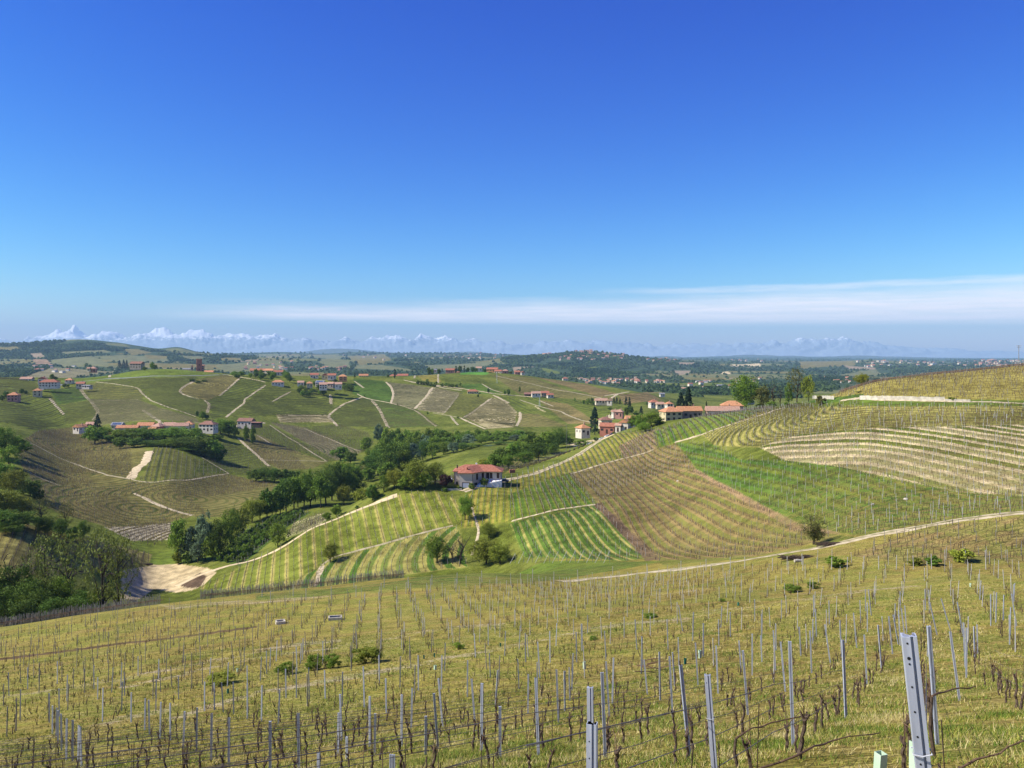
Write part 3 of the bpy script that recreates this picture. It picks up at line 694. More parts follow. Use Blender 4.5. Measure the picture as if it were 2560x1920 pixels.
# ------------------------------------------------------------------ snowy mountains on the horizon
def build_alps():
    prof = [(-700,850),(-300,846),(0,846),(100,838),(130,826),(150,817),(180,812),(215,820),(240,816),(300,822),(340,817),(380,822),(420,819),(450,823),(500,823),(540,833),(600,834),(640,838),(740,832),(760,831),(800,842),(860,843),(940,841),(1000,838),(1040,835),(1100,838),(1200,848),(1300,851),(1350,852),(1450,848),(1500,849),(1600,857),(1800,858),(1880,855),(1950,848),(2010,846),(2080,844),(2130,842),(2180,853),(2220,862),(2400,870),(2560,878),(3400,884)]
    nx, ny = 1900, 40
    px = np.linspace(-600, 3160, nx)
    top = pchip([a for a, b in prof], [b for a, b in prof], px)
    V = []; D0 = 30000.0
    for j in range(ny):
        t = j/(ny-1)                     # 0 foot, 0.6 crest, 1 behind
        Y = D0 - 3900 + 6300*t
        X = (px-1280)/F*Y
        prof_t = np.clip(t/0.62, 0, 1)**1.15 if t <= 0.62 else np.clip((1-t)/0.38, 0, 1)
        crest = (HZ-top)/F*D0
        rid = 1-np.abs(fbm(X/900+np.sin(Y/700.), np.full_like(X, Y)/1900, 31, 5))*2.0
        rid2 = fbm(X/190, np.full_like(X, Y)/420, 37, 4)
        z = -345 + (crest+345)*prof_t*(0.78+0.25*rid) + 60*rid2*prof_t*np.clip(crest/450, 0.2, 1)
        V.append(np.stack([X, np.full_like(X, Y), z], 1))
    V = np.concatenate(V)
    i = np.arange(ny-1)[:, None]*nx + np.arange(nx-1)[None]
    Fq = np.stack([i, i+1, i+nx+1, i+nx], -1).reshape(-1, 4)
    m, nt, b = new_mat("haze_paled_rock")
    N, L = nt.nodes.new, nt.links.new
    geo = N('ShaderNodeNewGeometry'); sp = N('ShaderNodeSeparateXYZ'); L(geo.outputs['Position'], sp.inputs[0])
    n = N('ShaderNodeTexNoise'); n.inputs['Scale'].default_value = 0.0065; n.inputs['Detail'].default_value = 8; n.inputs['Roughness'].default_value = 0.7; L(geo.outputs['Position'], n.inputs['Vector'])
    mu = N('ShaderNodeMath'); mu.operation = 'MULTIPLY_ADD'; L(n.outputs[0], mu.inputs[0]); mu.inputs[1].default_value = 1050; L(sp.outputs[2], mu.inputs[2])
    r = N('ShaderNodeMapRange'); r.interpolation_type = 'SMOOTHSTEP'; L(mu.outputs[0], r.inputs[0]); r.inputs[1].default_value = 960; r.inputs[2].default_value = 1080
    mx = N('ShaderNodeMix'); mx.data_type = 'RGBA'; L(r.outputs[0], mx.inputs['Factor'])
    mx.inputs['A'].default_value = (.33, .38, .43, 1); mx.inputs['B'].default_value = (.93, .93, .93, 1)  # rock colour paled towards blue, so some distance haze is painted into it
    L(mx.outputs['Result'], b.inputs['Base Color']); b.inputs['Roughness'].default_value = 0.8
    o = link_mesh("mountains", np_mesh("mountains", V, Fq, m, smooth=True))
    tag(o, "far mountain chain with snow on its crest", kind='structure')
    # low blue ranges in front of it
    def ridge(name, D, prof, foot, seed, lab):
        px = np.linspace(prof[0][0], prof[-1][0], 420)
        top = pchip([a for a, b in prof], [b for a, b in prof], px)
        V = []; ny = 14
        for j in range(ny):
            t = j/(ny-1); Y = D-1000+2100*t; X = (px-1280)/F*Y
            h = np.sin(np.pi*np.clip(t, 0, 1)*0.999)**0.8
            z = foot + ((HZ-top)/F*D-foot)*h + 22*h*fbm(X/370, np.full_like(X, Y)/370, seed, 4)
            V.append(np.stack([X, np.full_like(X, Y), z], 1))
        V = np.concatenate(V); nx = len(px)
        i = np.arange(ny-1)[:, None]*nx + np.arange(nx-1)[None]
        Fq = np.stack([i, i+1, i+nx+1, i+nx], -1).reshape(-1, 4)
        o = link_mesh(name, np_mesh(name, V, Fq, noisy_mat(name, (.045,.06,.03), (.09,.10,.05), 0.004), smooth=True))
        tag(o, lab, kind='structure')
    ridge("hills", 20500, [(1540,902),(1600,897),(1660,890),(1710,893),(1760,896),(1800,892),(1850,887),(1900,888),(1980,890),(2050,892),(2110,889),(2180,890),(2300,893),(2420,896),(2560,898),(2900,900)], -270, 41, "pale blue range of low hills on the right horizon")
    ridge("hills", 19500, [(700,890),(790,876),(840,872),(890,873),(930,877),(980,882),(1060,886),(1120,883),(1170,878),(1230,883),(1300,887),(1360,892)], -220, 47, "pale blue rounded hills on the horizon in the middle")
build_alps()
# ------------------------------------------------------------------ tracks and paths
M_TRACK = noisy_mat("pale_track_earth", (.26,.21,.10), (.64,.53,.33), 0.8, bump=0.3, c3=(.50,.40,.23), detail=8)
def grassy_middle(m):
    """let the grass strip between the wheel ruts show where the track mesh marks its middle"""
    nt = m.node_tree; b = nt.nodes['Principled BSDF']; N, L = nt.nodes.new, nt.links.new
    src = b.inputs['Base Color'].links[0].from_socket
    a = N('ShaderNodeAttribute'); a.attribute_name = 'mid'; n = N('ShaderNodeTexNoise'); n.inputs['Scale'].default_value = .9; n.inputs['Detail'].default_value = 5
    g = N('ShaderNodeNewGeometry'); L(g.outputs['Position'], n.inputs['Vector'])
    s = N('ShaderNodeMath'); s.operation = 'MULTIPLY_ADD'; L(n.outputs[0], s.inputs[0]); s.inputs[1].default_value = 1.2; L(a.outputs['Fac'], s.inputs[2])
    r = N('ShaderNodeMapRange'); r.interpolation_type = 'SMOOTHSTEP'; L(s.outputs[0], r.inputs[0]); r.inputs[1].default_value = 1.05; r.inputs[2].default_value = 1.35; r.inputs[4].default_value = .85
    x = N('ShaderNodeMix'); x.data_type = 'RGBA'; L(r.outputs[0], x.inputs['Factor']); L(src, x.inputs['A']); x.inputs['B'].default_value = (.17, .17, .04, 1)
    L(x.outputs['Result'], b.inputs['Base Color'])
grassy_middle(M_TRACK)
M_SAND = noisy_mat("sandy_track_earth", (.50,.38,.20), (.72,.58,.34), 0.5, bump=0.3)
M_PATH = noisy_mat("worn_field_path", (.27,.23,.12), (.47,.39,.23), 0.35, bump=0.3)
M_ASPH = noisy_mat("grey_road_surface", (.16,.16,.15), (.24,.235,.22), 0.6)
def strip(name, pts, width, mat, label, up=0.05, across=3, ragged=0.6):
    P = [at(*p) for p in pts]
    Q = []
    for a, b in zip(P[:-1], P[1:]):
        n = max(2, int((b-a).length/max(1.2, 0.006*a.y)))
        for k in range(n): Q.append(a.lerp(b, k/n))
    Q.append(P[-1])
    A = np.array([[q.x, q.y] for q in Q])
    for _ in range(3):
        A[1:-1] = (A[:-2] + 2*A[1:-1] + A[2:])/4
    T = np.gradient(A, axis=0); T /= np.linalg.norm(T, axis=1)[:, None]+1e-9
    Nn = np.stack([-T[:,1], T[:,0]], 1)
    s = np.cumsum(np.r_[0, np.linalg.norm(np.diff(A, axis=0), axis=1)])
    V = []
    for k in range(across):
        e = (k/(across-1)-0.5)*width
        wv = 1 + ragged*fbm(s/4.0, s*0+k*5.1, 61, 2)
        X = A[:,0]+Nn[:,0]*e*wv; Y = A[:,1]+Nn[:,1]*e*wv
        Z = H(X, Y) + (up + 0.00022*Y)*(1.0 if 0 < k < across-1 else 0.15)
        V.append(np.stack([X, Y, Z], 1))
    V = np.stack(V, 1).reshape(-1, 3)
    n = len(A)
    i = np.arange(n-1)[:, None]*across + np.arange(across-1)[None]
    Fq = np.stack([i, i+1, i+across+1, i+across], -1).reshape(-1, 4)
    me = np_mesh(name, V, Fq, mat, smooth=True)
    mid = np.tile([1.0 if (across == 5 and k == 2) else (.25 if across == 5 and k in (0, 4) else 0.0) for k in range(across)], n).astype(np.float32)
    at_ = me.attributes.new('mid', 'FLOAT', 'POINT'); at_.data.foreach_set('value', mid)
    o = link_mesh(name, me)
    tag(o, label, kind='structure')
    return o
MAIN = [(1400,1453),(1470,1447),(1530,1441),(1640,1426),(1760,1412),(1850,1402),(1920,1391),(2030,1374),(2150,1348),(2270,1325),(2400,1300),(2560,1281),(2720,1262)]
strip("dirt_track", MAIN, 3.0, M_TRACK, "pale dirt track crossing the foot of the near vineyard slope", across=5)
strip("dirt_track", [(1158,1229),(1230,1208),(1280,1197),(1344,1182),(1390,1162),(1442,1139),(1500,1101),(1530,1084)], 3.4, M_TRACK, "pale driveway climbing from the stone house to the white farmhouses", across=5)
strip("dirt_track", [(440,1466),(480,1445),(521,1430),(640,1397),(721,1360),(779,1322),(871,1284),(930,1262),(993,1238)], 2.4, M_SAND, "sandy track along the lower edge of the striped slope", across=5)
strip("dirt_track", [(372,1128),(371,1142),(364,1155),(350,1167),(337,1178),(329,1190),(328,1197)], 4.8, M_SAND, "broad sandy track curving down the left hill", across=5)
SMALL = [
 ("path", [(328,1197),(345,1203),(390,1206),(470,1201),(545,1188),(572,1184)], 1.6, M_TRACK),
 ("path", [(62,1100),(95,1116),(190,1160),(270,1189),(326,1198)], 2.0, M_PATH), ("path", [(70,1178),(110,1199),(152,1214)], 2.0, M_PATH),
 ("path", [(335,1234),(400,1264),(482,1288)], 2.6, M_TRACK), ("path", [(500,1140),(545,1168),(572,1184)], 1.6, M_PATH), ("path", [(640,1086),(679,1110)], 2.4, M_PATH),
 ("path", [(596,1096),(640,1134),(673,1166)], 3.4, M_TRACK), ("path", [(675,1063),(740,1104),(817,1153)], 2.2, M_PATH), ("path", [(764,1072),(830,1100),(902,1128)], 2.2, M_PATH),
 ("path", [(660,1150),(760,1152),(818,1154)], 1.6, M_PATH),
 ("path", [(1280,1304),(1345,1288),(1420,1270),(1488,1261)], 2.0, M_TRACK), ("path", [(1425,1183),(1488,1165),(1558,1145),(1633,1124)], 1.8, M_TRACK),
 ("path", [(1688,1105),(1754,1087),(1815,1064),(1870,1048),(1920,1033)], 2.2, M_TRACK), ("path", [(805,1414),(830,1392),(860,1386),(910,1372),(958,1361),(1040,1338),(1132,1316)], 1.5, M_PATH),
 ("path", [(1180,1270),(1192,1310),(1198,1330),(1180,1390)], 1.0, M_TRACK), ("path", [(788,1466),(800,1430),(806,1416)], 2.0, M_TRACK),
 ("path", [(2103,1002),(2200,1003),(2330,1004),(2560,1008),(2700,1010)], 2.4, M_TRACK), ("path", [(1920,1033),(1936,1026),(1960,1020)], 2.2, M_TRACK),
 # central hill
 ("path", [(240,955),(290,960),(345,970),(358,985),(380,1003),(430,1022),(490,1041)], 2.6, M_PATH), ("path", [(198,967),(215,992),(232,1008),(246,1030),(235,1050)], 4.2, M_PATH),
 ("path", [(124,996),(141,1015),(160,1036)], 3.6, M_PATH), ("path", [(225,1003),(290,1001),(345,999)], 2.6, M_PATH), ("path", [(358,1025),(380,1040),(406,1060)], 4.0, M_PATH),
 ("path", [(488,951),(465,963),(449,975),(451,982),(475,993),(500,998)], 4.0, M_TRACK), ("path", [(511,1001),(522,1007),(523,1017),(517,1032)], 3.6, M_TRACK),
 ("path", [(600,945),(575,968),(547,990)], 3.0, M_TRACK), ("path", [(664,963),(636,982),(608,1000),(613,1006),(590,1023),(565,1043)], 3.0, M_TRACK), ("path", [(570,938),(620,946),(664,956)], 3.4, M_TRACK),
 ("path", [(727,979),(702,992),(680,1004)], 2.6, M_TRACK), ("path", [(826,987),(828,1010)], 4.6, M_TRACK), ("path", [(905,993),(860,1009),(836,1026),(818,1041),(834,1053),(844,1066)], 4.0, M_TRACK),
 ("path", [(893,985),(912,995),(960,1004),(1000,1013),(1040,1026),(1062,1043),(1090,1066)], 3.0, M_TRACK), ("path", [(930,1001),(948,1022),(960,1048),(972,1070)], 4.6, M_TRACK),
 ("path", [(965,955),(979,968),(984,985),(977,1008)], 4.0, M_TRACK), ("path", [(1082,968),(1060,998),(1037,1022)], 4.2, M_TRACK), ("path", [(1146,987),(1128,1011),(1110,1033)], 3.0, M_PATH),
 ("path", [(1230,995),(1195,1020),(1160,1044)], 4.0, M_TRACK), ("path", [(1233,988),(1250,996),(1272,1008)], 5.0, M_TRACK), ("path", [(1152,1045),(1185,1060),(1215,1073)], 3.4, M_TRACK),
 ("path", [(1082,1033),(1115,1037),(1152,1045)], 2.4, M_PATH), ("path", [(1127,1041),(1146,1063)], 3.0, M_PATH), ("path", [(886,953),(910,970)], 3.4, M_PATH), ("path", [(1300,1030),(1301,1045),(1291,1066)], 4.0, M_TRACK),
 ("path", [(1100,931),(1095,957)], 3.4, M_PATH), ("path", [(1036,946),(1060,932)], 3.0, M_PATH), ("path", [(1072,958),(1100,968),(1155,976)], 5.0, M_PATH), ("path", [(1510,990),(1545,984),(1572,980)], 5.0, M_TRACK),
 ("path", [(1545,984),(1528,996)], 4.4, M_TRACK), ("path", [(1205,960),(1230,975),(1270,985)], 3.4, M_PATH), ("path", [(1240,940),(1330,960),(1430,980),(1525,1000)], 3.4, M_PATH), ("path", [(1300,1000),(1400,1028),(1500,1058)], 3.0, M_PATH),
 ("path", [(274,943),(281,930),(287,922)], 4.0, M_PATH), ("path", [(1350,1002),(1385,1016)], 3.0, M_PATH), ("path", [(1530,1050),(1522,1040),(1533,1028)], 4.0, M_TRACK),
]
for nm, pts, w, mt in SMALL:
    strip(nm, pts, w*.72, mt, "pale earth path between vineyard plots")
strip("road", [(100,975),(150,963),(185,955),(250,948),(330,944),(420,941),(500,939),(570,937)], 4.5, M_ASPH, "grey country road running along the top of the central hill")
strip("road", [(1010,950),(1040,958),(1072,960),(1130,968),(1200,978),(1240,985),(1330,992)], 4.0, M_TRACK, "pale country road past the farms on the central hill")
strip("path", [(560,1070),(610,1063),(662,1057)], 3.5, M_TRACK, "pale drive below the dark modern house")
# ------------------------------------------------------------------ vineyard rows
M_VINE = noisy_mat("vine_wood", (.060,.040,.027), (.130,.092,.062), 14.0, bump=0.5)
M_CANE = noisy_mat("vine_cane", (.13,.075,.04), (.22,.14,.075), 9.0)
M_POSTD = noisy_mat("weathered_post", (.17,.155,.135), (.30,.28,.25), 2.0, rand=0.0)
M_POSTL = noisy_mat("pale_post", (.34,.32,.29), (.54,.52,.49), 2.0)
M_ROW = noisy_mat("distant_vine_row", (.085,.085,.030), (.14,.125,.05), 0.6)
m, nt, b = new_mat("galvanised_steel")
M_STEEL = m
def _steel():
    N, L = nt.nodes.new, nt.links.new
    tc = N('ShaderNodeTexCoord'); n = N('ShaderNodeTexNoise'); n.inputs['Scale'].default_value = 22; n.inputs['Detail'].default_value = 5
    mp = N('ShaderNodeMapping'); mp.inputs['Scale'].default_value = (1, 1, .16); L(tc.outputs['Object'], mp.inputs[0]); L(mp.outputs[0], n.inputs['Vector'])
    r = N('ShaderNodeValToRGB'); r.color_ramp.elements[0].position = .3; r.color_ramp.elements[1].position = .7
    r.color_ramp.elements[0].color = (.34,.36,.41,1); r.color_ramp.elements[1].color = (.55,.58,.64,1)
    L(n.outputs[0], r.inputs[0]); L(r.outputs[0], b.inputs['Base Color'])
    b.inputs['Metallic'].default_value = .12; b.inputs['Roughness'].default_value = .48; b.inputs['Specular IOR Level'].default_value = .5
_steel()

def row_points(fr, spacing, step, poly, ylim, jitter=0.1, seed=0, bbox_px=None):
    """places along the rows of one plot, clipped to the plot's outline"""
    rg = np.random.default_rng(seed)
    P = np.asarray(poly, float)
    X, Y, Z = pick(np.clip(P[:,0], -350, 2900), P[:,1])
    ok = (Y > ylim[0]*0.8) & (Y < ylim[1]*1.2)
    if ok.sum() < 2: return np.zeros((0,4))
    x0, x1 = X[ok].min()-5, X[ok].max()+5
    y0, y1 = max(ylim[0], Y[ok].min()-12), min(ylim[1], Y[ok].max()+12)
    c = np.array([[x0,y0],[x1,y0],[x1,y1],[x0,y1]])
    if fr[0] == 'line':
        d = np.array([fr[2][1], -fr[2][0]])
        r = (c-fr[1])@fr[2]; s = (c-fr[1])@d
        k = np.arange(math.floor(r.min()/spacing), math.ceil(r.max()/spacing)+1)
        j = np.arange(math.floor(s.min()/step), math.ceil(s.max()/step)+1)
        K, J = np.meshgrid(k, j, indexing='ij')
        S = J*step + rg.uniform(-jitter, jitter, J.shape) + (K % 3)*0.31
        R = K*spacing
        PX = fr[1][0]+fr[2][0]*R+d[0]*S; PY = fr[1][1]+fr[2][1]*R+d[1]*S
        ang = np.full(PX.shape, math.atan2(d[1], d[0]))
    else:
        o, R0 = fr[1], fr[2]
        rad = np.hypot(c[:,0]-o[0], c[:,1]-o[1])
        inside = (o[0] > x0) & (o[0] < x1) & (o[1] > y0) & (o[1] < y1)
        lo = 1.0 if inside else rad.min()*0.8
        k = np.arange(math.floor((lo-R0)/spacing), math.ceil((rad.max()-R0)/spacing)+1)
        cc = np.array([(x0+x1)/2, (y0+y1)/2])-o
        a0 = math.atan2(cc[1], cc[0])
        da = (np.arctan2(c[:,1]-o[1], c[:,0]-o[0])-a0+np.pi) % (2*np.pi)-np.pi
        pl = []
        for kk in k:
            rr = R0+kk*spacing
            if rr <= 2: continue
            n = int((da.max()-da.min())*rr/step)+1
            if n > 4000: continue
            a = a0+da.min()+np.arange(n)*step/rr
            a = a+rg.uniform(-jitter, jitter, n)/rr
            pl.append(np.stack([o[0]+rr*np.cos(a), o[1]+rr*np.sin(a), a+np.pi/2, np.full(n, kk)], 1))
        if not pl: return np.zeros((0,4))
        A = np.concatenate(pl)
        PX, PY, ang, K = A[:,0], A[:,1], A[:,2], A[:,3]
    PX = PX.ravel(); PY = PY.ravel(); ang = ang.ravel(); K = np.asarray(K, float).ravel()
    m = (PY > ylim[0]) & (PY < ylim[1]) & (np.abs(PX) < 0.75*PY)
    PX, PY, ang, K = PX[m], PY[m], ang[m], K[m]
    ppx = 1280+F*PX/PY; ppy = base_py(PX, PY)
    m = in_poly(ppx, ppy, poly)
    return np.stack([PX[m], PY[m], ang[m], K[m]], 1)

def sticks(pts, h, r, lean, rg, n=3, taper=0.7):
    """many thin upright prisms in one array; returns verts, quads"""
    k = len(pts)
    z = H(pts[:,0], pts[:,1])
    base = np.stack([pts[:,0], pts[:,1], z-0.05], 1)
    hh = (h*(1+rg.uniform(-.18, .18, k)))
    top = base + np.stack([rg.normal(0, lean, k)*hh, rg.normal(0, lean, k)*hh, hh], 1)
    a0 = rg.uniform(0, 6.28, k)
    V = np.zeros((k, 2*n, 3))
    for i in range(n):
        off = np.stack([np.cos(a0+i*2*np.pi/n), np.sin(a0+i*2*np.pi/n), np.zeros(k)], 1)
        V[:, i] = base+off*r; V[:, n+i] = top+off*r*taper
    f = np.array([[i, (i+1) % n, n+(i+1) % n, n+i] for i in range(n)])
    Fq = (np.arange(k)[:, None, None]*2*n + f[None]).reshape(-1, 4)
    return V.reshape(-1, 3), Fq
def canes(pts, zoff, r, length, rg):
    """short prisms laid along the row at wire height"""
    k = len(pts); n = 3
    z = H(pts[:,0], pts[:,1]) + zoff*(1+rg.uniform(-.15, .15, k))
    d = np.stack([np.cos(pts[:,2]), np.sin(pts[:,2])], 1)*length
    e = np.stack([pts[:,0], pts[:,1]], 1)+d
    z2 = H(e[:,0], e[:,1]) + zoff*(1+rg.uniform(-.15, .15, k))
    A = np.stack([pts[:,0], pts[:,1], z], 1); B = np.stack([e[:,0], e[:,1], z2], 1)
    nn = np.stack([-np.sin(pts[:,2]), np.cos(pts[:,2]), np.zeros(k)], 1)
    V = np.zeros((k, 6, 3))
    for i, (p, q) in enumerate(((-1, 0), (1, 0), (0, 1.6))):
        off = nn*p*r + np.array([0, 0, q*r])
        V[:, i] = A+off; V[:, 3+i] = B+off
    f = np.array([[i, (i+1) % 3, 3+(i+1) % 3, 3+i] for i in range(3)])
    Fq = (np.arange(k)[:, None, None]*6 + f[None]).reshape(-1, 4)
    return V.reshape(-1, 3), Fq
class Acc:
    def __init__(s): s.V = []; s.F = []; s.n = 0
    def add(s, VF):
        V, Fq = VF
        if len(V) == 0: return
        s.V.append(V); s.F.append(Fq+s.n); s.n += len(V)
    def build(s, name, mat, label, kind='stuff', cat=None, group=None):
        o = link_mesh(name, np_mesh(name, np.concatenate(s.V), np.concatenate(s.F), mat))
        return tag(o, label, cat, group, kind)

def far_rows():
    """vines and posts of the plots beyond the near slope, and the low hedges they make in the far distance"""
    rg = np.random.default_rng(5)
    vin, can, pd, pl, hed = Acc(), Acc(), Acc(), Acc(), Acc()
    for q, (f, fr) in enumerate(zip(FIELDS, FRAMES)):
        if fr is None or f[6][1] > 1350 and f[2] > 7: continue
        poly, yl = f[0], f[6]
        sp = f[2] if f[2] < 3.4 else f[2]/2
        ymax = yl[1]
        if ymax <= 600 or yl[0] < 560:
            step = 0.95 if ymax <= 430 else 1.3
            p = row_points(fr, sp, step, poly, yl, .5*step, q)
            if len(p):
                p = p[rg.random(len(p)) > .06]
                vin.add(sticks(p, .75, .05 if ymax <= 430 else .075, .14, rg))
                can.add(canes(p, .78, .022 if ymax < 430 else .045, step*.9, rg))
            p = row_points(fr, sp, 5.5, poly, yl, 2.0, q+100)
            if len(p):
                light = f[3] in ('GR','SA','OG','G2','S2') or f[0][0][0] in (1425, 1545)
                r = .038 if ymax <= 430 else .05
                (pl if light else pd).add(sticks(p, 1.85, r, .035, rg, 4, 1.0))
        else:
            p = row_points(fr, sp*1.0, 5.0, poly, yl, 0.0, q)
            if len(p):
                p = p[rg.random(len(p)) > .05]
                hed.add(canes(p, .35, .16, 5.0, rg))
    vin.build("vines", M_VINE, "bare vines in the rows of the plots across the valley")
    can.build("vine_canes", M_CANE, "brown canes tied along the wires of the farther plots")
    pd.build("vineyard_posts", M_POSTD, "grey wooden posts standing in the rows of the farther plots")
    pl.build("vineyard_posts", M_POSTL, "pale posts standing in the rows of the greener plots")
    hed.build("vine_rows", M_ROW, "low green vine rows on the far central hill")
far_rows()

# ------------------------------------------------------------------ the near slope: measured posts first
def steel_post_mesh(w=.06, d=.042, hero=False):
    """rolled steel vineyard post: a folded channel with a groove down its face, 1 m long"""
    h = w/2; t = .004
    prof = [(-h,0),(-h*.28,0),(-h*.16,.014),(h*.16,.014),(h*.28,0),(h,0),(h,d),(h-.012,d),(h-.012,d-t),(h-t,d-t),(h-t,t),(h*.3,t),(h*.2,.014+t),(-h*.2,.014+t),(-h*.3,t),(-h+t,t),(-h+t,d-t),(-h+.012,d-t),(-h+.012,d),(-h,d)]
    if hero: prof = [(-h,0),(h*.08,0),(h*.2,.017),(h*.42,.017),(h*.5,.004),(h,.004),(h,d),(h-.012,d),(h-.012,d-t),(h-t,d-t),(h-t,t*2.2),(h*.55,t*2.2),(h*.46,.017+t),(h*.16,.017+t),(h*.04,t),(-h+t,t),(-h+t,d-t),(-h+.012,d-t),(-h+.012,d),(-h,d)]
    b = MB(); n = len(prof)
    vs = [(x, y, 0) for x, y in prof]+[(x, y, 1) for x, y in prof]
    b.add(vs, [(i, (i+1) % n, n+(i+1) % n, n+i) for i in range(n)])
    half = n//2
    # end caps as a strip of quads so that the channel stays open
    for z in (0, n):
        b.add([vs[z+i] for i in range(n)], [(i, i+1, n-2-i, n-1-i) if z == 0 else (n-1-i, n-2-i, i+1, i) for i in range(half-1)])
    return b.mesh("vine_post", M_STEEL)
POST_ME = steel_post_mesh()
POSTW_ME = (lambda b: (b.tube([(0,0,0),(.004,0,.5),(0,.003,1)], [.034,.032,.03], 8), b.mesh("vine_post", M_POSTL))[1])(MB())
POSTWD_ME = (lambda b: (b.tube([(0,0,0),(.004,0,.5),(0,.003,1)], [.034,.032,.03], 8), b.mesh("vine_post", M_POSTD))[1])(MB())
N_POST = [0]
def put_post(x, y, z, h, dx=0.0, dy=0.0, rz=0.0, me=None, label=None, group="vineyard posts on the near slope", wide=1.0):
    o = bpy.data.objects.new("vine_post", me or POST_ME); COL.objects.link(o)
    L = math.sqrt(h*h+dx*dx+dy*dy)
    q = Vector((0, 0, 1)).rotation_difference(Vector((dx, dy, h)).normalized())
    o.rotation_mode = 'QUATERNION'
    o.rotation_quaternion = q @ Matrix.Rotation(rz, 4, 'Z').to_quaternion()
    o.location = (x, y, z-0.06); o.scale = (wide, wide, L+.06)
    N_POST[0] += 1
    return tag(o, label or "thin upright vineyard post in a row of the near slope", 'post', group)
# picture points (top, base) read off the photograph: offset, scale and pairs of the four enlarged strips
S4 = 3.456
MEAS = [((1920,1440), [(45,460,65,815),(110,455,150,1000),(190,570,220,1475),(270,440,285,690),(363,390,378,840),(490,175,540,755),(650,510,678,1240),(830,365,855,935),(955,300,985,795),(1045,265,1078,670),(1130,280,1143,600),(1155,280,1178,490),(1180,255,1200,490),(1085,335,1130,590),(1390,405,1470,1455),(1580,290,1660,1080),(1690,150,1705,800),(1712,230,1714,880),(1500,190,1580,470),(1400,215,1465,510),(2105,100,2150,430),(1928,150,1928,430),(1975,140,1970,400),(2040,160,2035,380),(740,250,768,620),(860,230,858,480),(870,110,895,340),(410,280,420,520),(620,380,640,700),(1640,195,1690,520)]),
 ((1280,1440), [(205,880,228,1550),(385,815,402,1275),(140,850,137,1185),(455,825,460,1165),(528,670,517,990),(555,490,560,750),(600,420,605,650),(222,500,240,890),(780,830,808,1570),(812,500,842,1210),(875,700,865,1100),(1125,540,1118,850),(1140,720,1170,1020),(1275,625,1283,1070),(1360,650,1390,1230),(1390,660,1410,950),(1465,770,1540,1555),(1585,580,1608,945),(1655,410,1655,700),(1765,545,1780,1015),(1960,560,1980,830),(1995,575,2040,1195),(2075,465,2075,860),(2155,330,2157,600),(800,480,812,730),(1065,300,1080,640),(1340,370,1350,640),(325,480,328,750),(115,500,118,750),(1570,300,1562,560),(1440,240,1475,480)]),
 ((640,1440), [(205,980,190,1285),(50,945,45,1255),(725,1020,738,1420),(980,1045,980,1480),(1258,1020,1255,1470),(1348,960,1340,1310),(1540,1020,1575,1500),(1575,885,1612,1300),(1862,890,1892,1280),(1950,935,1945,1520),(2090,820,2070,1140),(1828,735,1825,1050),(1120,885,1125,1190),(1400,685,1402,990),(925,690,935,1140),(750,830,745,1130),(1060,690,1065,930),(590,815,597,1060),(455,795,460,1070),(345,800,350,1060),(255,810,258,1060),(1250,700,1243,970),(1635,590,1630,830),(1605,690,1600,980)]),
 ((0,1440), [(1700,1145,1697,1520),(1825,1190,1822,1600),(1975,1250,1975,1625),(1595,1170,1580,1500),(1468,1100,1468,1425),(1390,1090,1380,1400),(1285,1070,1290,1370),(1250,1060,1248,1335),(1055,920,1050,1170),(1130,1015,1130,1270),(690,1340,700,1650),(680,1290,672,1640),(625,1245,625,1600),(570,1235,570,1590),(525,1195,530,1510),(500,1160,500,1440),(485,1145,483,1400),(450,1125,450,1370),(425,1015,425,1270),(2015,915,2018,1195),(2133,935,2135,1240),(1915,920,1930,1180),(1765,920,1765,1170),(1850,925,1850,1160)])]
NEAR_TAKEN = []
def measured_posts():
    for (ox, oy), lst in MEAS:
        for tx, ty, bx, by in lst:
            px0, py0 = ox+tx/S4, oy+ty/S4; px1, py1 = ox+bx/S4, oy+by/S4
            p = at(px1, py1)
            h = (py1-py0)/F*p.y; h = min(max(h, 1.5), 2.25)
            dx = (px0-px1)/F*p.y
            put_post(p.x, p.y, p.z, h, dx, random.uniform(-.04, .04), random.uniform(-.5, .3), wide=1.12)
            NEAR_TAKEN.append((p.x, p.y))
    # row-end posts whose feet are below the frame: top picture point and distance
    for px0, py0, Y, lean in [(675,1804,22,0),(745,1784,23,-.02),(846,1783,27,.03),(938,1785,26,.02),(1065,1791,24,.01),(1250,1767,21,0),(977,1887,18,.0),(983,1888,17.6,0),(795,1883,21,0),(1012,1890,18,.02),(866,1843,25,0),(440,1900,31,0),(510,1891,29,0),(629,1894,27,0),(226,1846,42,0),(244,1856,40,0),(266,1873,37,0),(294,1875,36,0),(341,1867,35,0),(365,1885,33,0)]:
        x = (px0-1280)/F*Y; zt = -(py0-HZ)/F*Y; zb = Hs(x, Y)
        if zt-zb < .5: continue
        put_post(x-lean, Y, zb, min(zt-zb, 2.3), lean, 0, random.uniform(-.4, .2), wide=1.15)
        NEAR_TAKEN.append((x, Y))
measured_posts()


